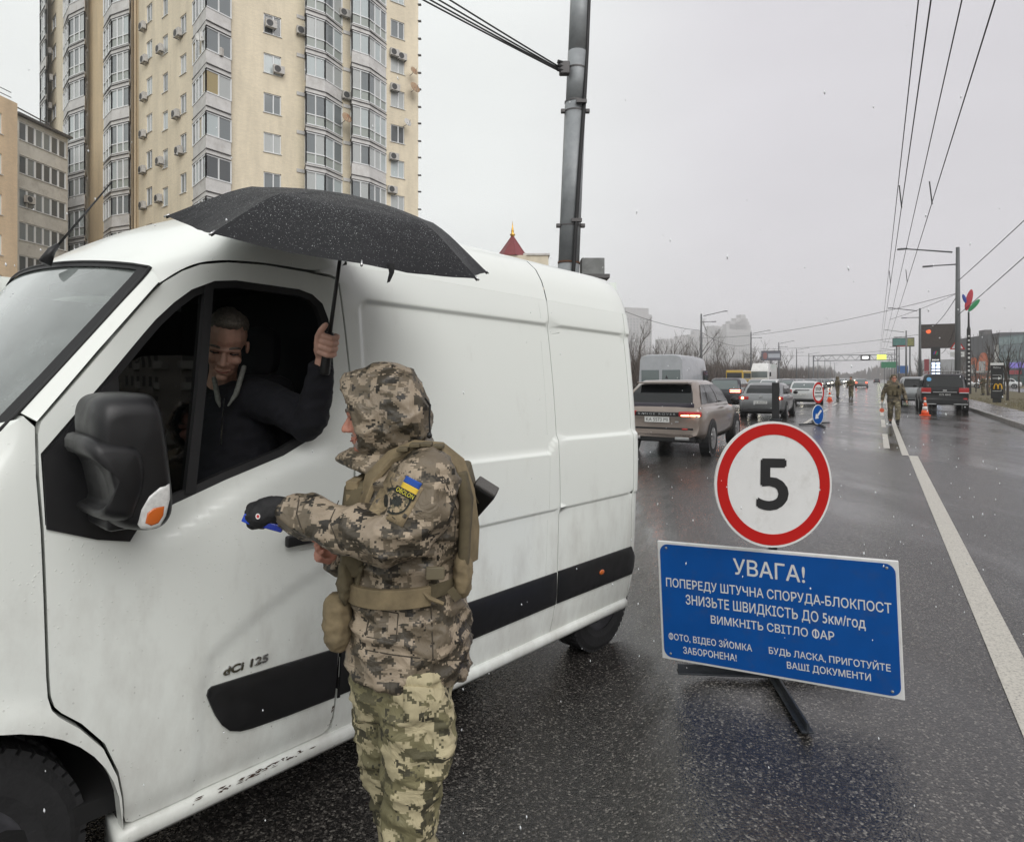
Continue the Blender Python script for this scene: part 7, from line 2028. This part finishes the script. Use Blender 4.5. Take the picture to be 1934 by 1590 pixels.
# direction boards beyond
for (xr_, yr_, w, h, z, m, lab) in ((3.2, 215, 4.2, 1.8, 4.6, mat('board_green', (.02, .20, .09), .4), 'green direction board on the right roadside'), (5.6, 190, 2.6, 1.9, 2.9, mat('board_blue', (.02, .11, .33), .4), 'blue direction board below the green one')):
    t = thing('direction_sign', lab, 'sign', MR(xr_, yr_)); MB().box((0, 0, z+h/2), (w, .1, h)).build('panel', m, t)
    for x in (-w*.3, w*.3): MB().tube([(x, .1, 0), (x, .1, z+h)], .08, 8).build('post', m_pole, t)

# fuel station price pylon and flame mast
def mpx(px, d, rz=0, z=.12): p = at(px, 714, d); return Matrix.Translation((p.x, p.y, z)) @ Matrix.Rotation(-TH+rz, 4, 'Z')
pp = thing('price_pylon', 'black fuel price pylon with lit white numbers beside the billboard', 'sign', mpx(1767, 78))
MB().box((0, 0, 2.75), (.96, .3, 5.2)).build('column', m_sink, pp, bevel=.02)
put_text('brand_text', 'SOCAR', mat('led_text', (.9, .9, .9), .5, emit=(1, 1, 1), es=.8), pp, Matrix.Translation((0, -.17, 3.75)) @ FX, w=.72, h=.17)
for k in range(4):
    for x in (-.22, .25): MB().box((x, -.16, 3.3-.42*k), (.36, .02, .30)).build('price_display', mat('led_blue', (.7, .8, 1), .5, emit=(.62, .75, 1), es=1.7), pp, bevel=.01)
for s_, c, z0 in ((-1, (.02, .05, .3), 4.6), (0, (.45, .03, .05), 4.65), (1, (.02, .25, .09), 4.55)):
    MB().ell((s_*.14, -.17, z0), (.07, .015, .22), M=Matrix.Rotation(R(20), 4, 'Y')).build('flame', mat('flame_%d' % (s_+1), c, .5), pp, smooth=True)
fm = thing('brand_mast', 'slender black mast topped by a blue red and green flame emblem', 'sign', mpx(1829.5, 62))
MB().tube([(0, 0, 0), (0, 0, 6.3), (0, 0, 6.6), (0, 0, 8.0)], [.22, .16, .09, .07], 4).build('column', m_sink, fm)
for k in range(12):
    MB().box((0, -.19, 1.0+k*.42), (.16, .02, .12 if k % 3 else .20)).build('letter', m_swhite, fm)
for c_, ang_, r3, k_ in (((-.34, 0, 9.30), -16, (.15, .05, .46), 0), ((.02, .03, 9.15), 12, (.27, .06, 1.05), 1), ((.42, -.03, 8.60), 38, (.21, .05, .72), 2)):
    MB().ell(c_, r3, 16, 12, Matrix.Rotation(R(ang_), 4, 'Y')).build('flame', MATS['flame_%d' % k_], fm, smooth=True)
# warning triangle with plate
ts = thing('warning_sign', 'red bordered triangle warning sign with white plate in front of the first lamp', 'sign', mpx(1808, 43.5))
MB().tube([(0, .05, 0), (0, .05, 4.2)], .04, 8).build('post', m_galv, ts)
tri = lambda s, y: [(-s, -s*.58), (s, -s*.58), (0, s*1.15)]
for s, y0, y1, m, nm in ((.44, 0, .02, m_sred, 'plate'), (.33, .022, .03, m_swhite, 'face')):
    MB().prism(tri(s, 0), y0, y1, Matrix.Translation((0, 0, 3.75)) @ FX).build(nm, m, ts)
for x, z in ((-.06, 3.68), (.07, 3.72)): MB().box((x, -.035, z), (.09, .004, .20)).build('symbol', m_sink, ts)
MB().box((0, 0, 3.16), (.80, .02, .34)).build('sub_plate', m_swhite, ts); MB().box((.06, -.012, 3.16), (.45, .004, .05)).build('arrow', m_sink, ts)
# drive-in sign
ms = thing('drive_in_sign', 'black free-standing drive-in sign with white arrow and yellow arches on the verge', 'sign', mpx(1883, 40, R(-8)))
MB().box((0, 0, 1.30), (.62, .26, 2.10)).build('column', m_sink, ms, bevel=.01); MB().box((0, 0, 2.42), (.66, .28, .15)).build('cap', m_swhite, ms); MB().box((0, 0, .12), (.44, .2, .26)).build('foot', m_sink, ms)
put_text('lettering', 'McDrive', m_swhite, ms, Matrix.Translation((0, -.134, 2.20)) @ FX, w=.38, h=.10)
for x, z, w, h in ((.0, 1.72, .44, .02), (.0, .72, .44, .02), (.21, 1.60, .02, .26), (.21, .92, .02, .42), (-.06, 1.52, .32, .035)): MB().box((x, -.134, z), (w, .006, h)).build('frame_line', m_swhite, ms)
MB().prism([(0, .10), (.16, 0), (0, -.10)], 0, .006, Matrix.Translation((.06, -.131, 1.52)) @ FX).build('arrow', m_swhite, ms)
my = mat('arch_yellow', (.75, .42, .02), .5); 
for s in (-1, 1):
    MB().tube([(.05+s*.10+.10*math.cos(PI*k/10), -.145, .84+.34*math.sin(PI*k/10)) for k in range(11)], [.036-.012*math.sin(PI*k/10) for k in range(11)], 6).build('arch', my, ms, smooth=True)

# ------------------------------------------------------------------ buildings beyond the verge
def block(name, label, px0, px1, d0, d1, ytop, m, windows=0, cat='building', z0=-2, deep=20):
    t = thing(name, label, cat); W = Wall(P2(px0, d0), P2(px1, d1)); zt_ = 1.66+(714-ytop)/1200*min(d0, d1)
    me = W.build('wall', m, t, z0, zt_)
    b = MB(); n = Vector((-W.n.x, -W.n.y, 0))*deep
    A, B_ = W.p(0, 0), W.p(W.L, 0); C, D_ = B_+n, A+n
    for p, q in ((B_, C), (C, D_), (D_, A)): b.add([(p.x, p.y, z0), (q.x, q.y, z0), (q.x, q.y, zt_), (p.x, p.y, zt_)], [(0, 1, 2, 3)])
    b.add([(p.x, p.y, zt_) for p in (A, B_, C, D_)], [(0, 1, 2, 3)]); b.build('shell', m, t)
    return t, W, zt_
m_mall = mat('mall_grey', (.075, .078, .085), .6, var=.15, scale=.1)
mall, W, z = block('shopping_centre', 'dark grey shopping centre with orange arched front', 1812, 1888, 175, 150, 628, m_mall)
for k in range(9): MB().box((0, 0, 0), (.12, .05, 10), W.M(W.L*(k+.5)/9, 8, .03)).build('cladding_joint', m_ledge, mall)
for x in (.30, .38): MB().box((0, 3, z+.8), (1.6, 1.6, 1.8), W.M(W.L*x, 0, 0)).build('roof_unit', m_ledge, mall)
m_or = mat('mall_orange', (.55, .12, .03), .5)
for x, w, h in ((.42, 5.5, 7.0), (.66, 6.5, 8.0)):
    b = MB(); P = [(w*.5*math.cos(PI*k/12), h*.45+h*.55*math.sin(PI*k/12)) for k in range(13)]+[(-w*.5, 0), (w*.5, 0)]
    b.prism(P, 0, .4, W.M(W.L*x, 0, .05) @ FX); b.build('orange_arch', m_or, mall)
    for q in (-.22, .0, .22): MB().box((0, 0, 0), (w*.15, .1, h*.42), W.M(W.L*x+q*w, h*.52, .5)).build('window', PANES[3], mall)
MB().box((0, 0, 0), (W.L*.7, 3, .5), W.M(W.L*.5, 3.2, 1.0)).build('canopy', m_white, mall)
glassb, W, z = block('glass_building', 'tall teal glass building at the right edge', 1887, 2010, 142, 120, 622, mat('teal_frame', (.10, .15, .16), .4))
m_tg = [mat('teal_glass_a', (.10, .18, .19), .08, coat=.6), mat('teal_glass_b', (.14, .23, .24), .1, coat=.6), mat('teal_glass_c', (.07, .13, .15), .08, coat=.6)]
for i in range(12):
    for j in range(6):
        u0, u1 = W.L*i/12+.08, W.L*(i+1)/12-.08; z0_, z1_ = .2+(z-.4)*j/6+.1, .2+(z-.4)*(j+1)/6-.1
        MB().add([W.p(u0, z0_, .06), W.p(u1, z0_, .06), W.p(u1, z1_, .06), W.p(u0, z1_, .06)], [(0, 1, 2, 3)]).build('pane', m_tg[(i*3+j*5) % 3], glassb)
MB().box((0, 0, 0), (.9, .6, z-2), W.M(-.6, z/2-.8, .1)).build('white_fin', m_white, glassb)
MB().box((0, 0, 0), (6, .3, 1.2), W.M(W.L*.33, 4.4, .2)).build('shop_sign', mat('sign_violet', (.16, .12, .42), .5, emit=(.3, .25, .8), es=.25), glassb)
MB().box((0, 0, 0), (4, .3, .9), W.M(W.L*.30, 2.9, .2)).build('shop_sign', mat('sign_crimson', (.40, .03, .05), .5), glassb)
low, W, z = block('low_shop', 'low pale shop wall behind the price pylon', 1733, 1812, 190, 178, 678, mat('shop_pale', (.50, .50, .52), .7, var=.1, scale=.2))
for k in range(5): MB().box((0, 0, 0), (2.2, .2, 2.4), W.M(W.L*(k+.5)/5, 1.6, .1)).build('shop_window', PANES[k % 3], low)
low2 = thing('banner_column', 'narrow dark red banner column left of the price pylon', 'sign', mpx(1750, 120)); MB().box((0, 0, 2.6), (.75, .3, 5.0)).build('banner', mat('banner_red', (.22, .03, .04), .6), low2)

# hazy towers on the left horizon
def far_tower(label, px0, px1, d, ytop, steps=(), col=(.36, .35, .35)):
    m = mat('far_render_%d' % int(px0), col, .9)
    t, W, z = block('far_tower', label, px0, px1, d, d*1.02, ytop, m, deep=25); t['group'] = 'hazy towers on the left horizon'
    n = max(3, int(W.L/5.5)); nf = int(z/4.5)
    b = MB()
    for i in range(n):
        for j in range(2, nf):
            u = W.L*(i+.5)/n; zz_ = j*4.5-.6
            b.add([W.p(u-1.4, zz_, .2), W.p(u+1.4, zz_, .2), W.p(u+1.4, zz_+2.2, .2), W.p(u-1.4, zz_+2.2, .2)], [(0, 1, 2, 3)])
    o = b.build('windows', PANES[0], t); o['kind'] = 'stuff'
    for (a, c, y2) in steps:
        h2 = (ytop-y2)/1200*d; MB().box((0, 6, h2/2), (W.L*(c-a), 12, h2), W.M(W.L*(a+c)/2, z, 0)).build('roof_storey', m, t)
    return t
far_tower('pale far tower at the left end of the avenue skyline', 1170, 1231, 1000, 592, [(.2, .9, 580)])
far_tower('low far block behind the roadside trees, left of the row', 1252, 1302, 1250, 640, [(.55, 1, 634)])
far_tower('far block with stepped roof, second of the hazy row', 1302, 1350, 1270, 632, [(.2, .5, 624)])
far_tower('far tower with flat top, third of the hazy row', 1350, 1372, 1330, 615)
far_tower('tallest far tower with stepped pointed top in the hazy row', 1372, 1420, 1260, 622, [(0, .96, 612), (.12, .9, 606), (.35, .85, 600), (.55, .75, 593)])
far_tower('faint far tower at the right end of the hazy row', 1552, 1572, 1700, 690)

# ------------------------------------------------------------------ trees
def tree_mesh(seed, h=6, spread=.5, levels=4, m=None, n=3):
    rt = random.Random(seed); trunk = MB(); crown = MB()
    def grow(p, d, L, r, lv):
        pts = [p]; q = p.copy(); dd = d.copy()
        for i in range(3):
            dd = (dd+Vector((rt.uniform(-.16, .16), rt.uniform(-.16, .16), rt.uniform(-.03, .12)))).normalized(); q = q+dd*L/3; pts.append(q.copy())
        (trunk if lv == levels else crown).tube(pts, [r, r*.85, r*.7, r*.5], 7 if lv == levels else 3, cap=False)
        if lv == 0: return
        for k in range(rt.randint(3, 5) if lv == levels else rt.randint(2, 4)):
            f = rt.uniform(.35, 1.0); i = min(2, int(f*3)); s = pts[i].lerp(pts[i+1], f*3-i)
            a = rt.uniform(0, 2*PI); sp_ = spread*rt.uniform(.6, 1.3)
            nd = (dd+Vector((math.cos(a)*sp_, math.sin(a)*sp_, rt.uniform(-.05, .35)))).normalized()
            grow(s, nd, L*rt.uniform(.50, .72), r*.5, lv-1)
    grow(Vector((0, 0, 0)), Vector((0, 0, 1)), h*.5, h*.016, levels)
    return trunk.mesh('trunk', m), crown.mesh('crown', m)
m_bark = mat('bark', (.055, .045, .038), .9, var=.3, scale=6)
m_barkl = mat('bark_pale', (.10, .085, .072), .9, var=.3, scale=6)
TM = [tree_mesh(31+i, 7, .55+.1*(i % 2), 5 if i < 3 else 4, m_barkl) for i in range(4)]
SM = [tree_mesh(80+i, 5.2, .35, 3, m_bark) for i in range(2)]
def tree(M, k, s, label, group, pool=TM):
    t = thing('bare_tree', label, 'tree', M @ Matrix.Scale(s, 4), group=group)
    new_obj('trunk', pool[k][0], t); new_obj('crown', pool[k][1], t)
for i, (px, d, s, lab) in enumerate(((1866, 56, 1.05, 'thin bare sapling left of the drive-in sign'), (1903, 44, 1.05, 'tall bare sapling just right of the drive-in sign'), (1843, 70, .9, 'thin bare sapling beside the flame mast'), (1897, 60, 1.0, 'bare sapling behind the drive-in sign'), (1925, 66, 1.0, 'bare sapling near the right edge'))):
    tree(mpx(px, d, i*1.3), i % 2, s, lab, 'saplings on the verge', SM)
rt_ = random.Random(5); words = ['first', 'second', 'third', 'fourth', 'fifth', 'sixth', 'seventh', 'eighth', 'ninth', 'tenth', 'eleventh', 'twelfth', 'thirteenth', 'fourteenth', 'fifteenth', 'sixteenth', 'seventeenth', 'eighteenth', 'nineteenth', 'twentieth', 'twenty-first', 'twenty-second', 'twenty-third', 'twenty-fourth', 'twenty-fifth', 'twenty-sixth']
ys_t = sorted([rt_.uniform(62, 250) for _ in range(26)])
for i, y in enumerate(ys_t):
    tree(MR(-25.5-rt_.uniform(0, 9), y, 0, rt_.uniform(0, 6)), i % 4, rt_.uniform(1.0, 1.7), f'{words[i]} bare tree from the near end of the left roadside row', 'bare trees along the left roadside')
for i in range(9):
    tree(MR(rt_.uniform(8, 24), 130+i*22, 0, rt_.uniform(0, 6)), i % 4, rt_.uniform(.7, 1.1), f'{words[i]} bare tree from the near end of the right-hand row beyond the fuel pylon', 'bare trees on the right roadside')
bb_ = MB(); rb = random.Random(9)
for i in range(30000):
    y = 55+rb.random()**1.3*420; x = -24.5-rb.random()**1.4*18; p = rd(x, y, -.1); h = rb.uniform(1.6, 5.0)*(1-.25*rb.random())*(1+.35*math.sin(y*.11)*math.sin(y*.037+1)); a = rb.uniform(0, 2*PI); w = rb.uniform(.02, .05)*(1+y/300)
    lx, ly = rb.uniform(-.9, .9), rb.uniform(-.9, .9); zb_ = rb.uniform(-.2, 2.6)
    bb_.add([(p.x-w*math.cos(a), p.y-w*math.sin(a), zb_), (p.x+w*math.cos(a), p.y+w*math.sin(a), zb_), (p.x+lx, p.y+ly, zb_+h)], [(0, 1, 2)], rb.randrange(3))
o = bb_.build('brush', [mat('twig_a', (.075, .055, .045), .9), mat('twig_b', (.11, .085, .07), .9), mat('twig_c', (.055, .045, .04), .9)])
tag(o, 'tangled brown leafless brush along the left roadside', 'brush', kind='stuff')
bb2 = MB()
for i in range(7000):
    y = 140+rb.random()*500; x = 6+rb.random()**1.2*60 if rb.random() < .7 else rb.uniform(-60, -24); p = rd(x, y, 0); h = rb.uniform(1.5, 6); w = rb.uniform(.05, .12)
    bb2.add([(p.x-w, p.y, 0), (p.x+w, p.y, 0), (p.x+rb.uniform(-1.5, 1.5), p.y, h)], [(0, 1, 2)], rb.randrange(3))
o = bb2.build('brush', [MATS['twig_a'], MATS['twig_b'], MATS['twig_c']]); tag(o, 'far brown brush filling the end of the avenue', 'brush', kind='stuff')
# far wood closing the horizon
fw = MB(); rf = random.Random(13)
for i in range(5200):
    px = rf.uniform(1190, 1990); d = rf.uniform(650, 1500); p = at(px, 714, d); h = rf.uniform(7, 17)*(.8+.3*math.sin(px*.05)); w = rf.uniform(1.2, 3.4)
    fw.add([(p.x-w, p.y, -.3), (p.x+w, p.y, -.3), (p.x+w*.6, p.y, h*.7), (p.x+rf.uniform(-1, 1), p.y, h), (p.x-w*.6, p.y, h*.7)], [(0, 1, 2, 3, 4)], rf.randrange(2))
o = fw.build('far_wood', [MATS['twig_a'], MATS['twig_c']]); tag(o, 'far grey belt of leafless trees along the horizon', 'trees', kind='stuff')

# ------------------------------------------------------------------ air: falling wet snow and haze
sn = MB(); rs = random.Random(17)
for i in range(2200):
    d = rs.uniform(1.5, 9) if i < 1400 else rs.uniform(9, 40); px, py = rs.uniform(-40, 1980), rs.uniform(-30, 1600)
    p = at(px, py, d)
    if p.z < .05 or p.z > 2.6: continue
    r = rs.uniform(.0008, .0021)*(1+d*.20); v = Vector((rs.uniform(-.25, .25), rs.uniform(-.2, .2), 1)).normalized(); L = r*rs.uniform(1.2, 3.2)
    q = v.orthogonal().normalized(); q2 = v.cross(q)
    sn.add([p+v*L, p-v*L, p+q*r, p-q*r, p+q2*r, p-q2*r], [(0, 2, 4), (0, 4, 3), (0, 3, 5), (0, 5, 2), (1, 4, 2), (1, 3, 4), (1, 5, 3), (1, 2, 5)])
o = sn.build('falling_snow', mat('snow', (.82, .84, .86), .6), None, smooth=True); tag(o, 'scattered flakes of wet snow falling through the air', 'snow', kind='stuff')
hz = MB(); hz.box((560, 960, 62), (2600, 2060, 127)); ho = hz.build('haze', [])
hm_ = bpy.data.materials.new('haze_air'); hm_.use_nodes = True; hn = hm_.node_tree.nodes; hn.remove(hn['Principled BSDF'])
hv = hn.new('ShaderNodeVolumePrincipled'); hv.inputs['Color'].default_value = (.96, .955, .965, 1); hv.inputs['Density'].default_value = .00062; hv.inputs['Anisotropy'].default_value = .2
hm_.node_tree.links.new(hv.outputs[0], hn['Material Output'].inputs['Volume'])
ho.data.materials.append(hm_); tag(ho, 'pale wet haze filling the air along the avenue', 'haze', kind='stuff')
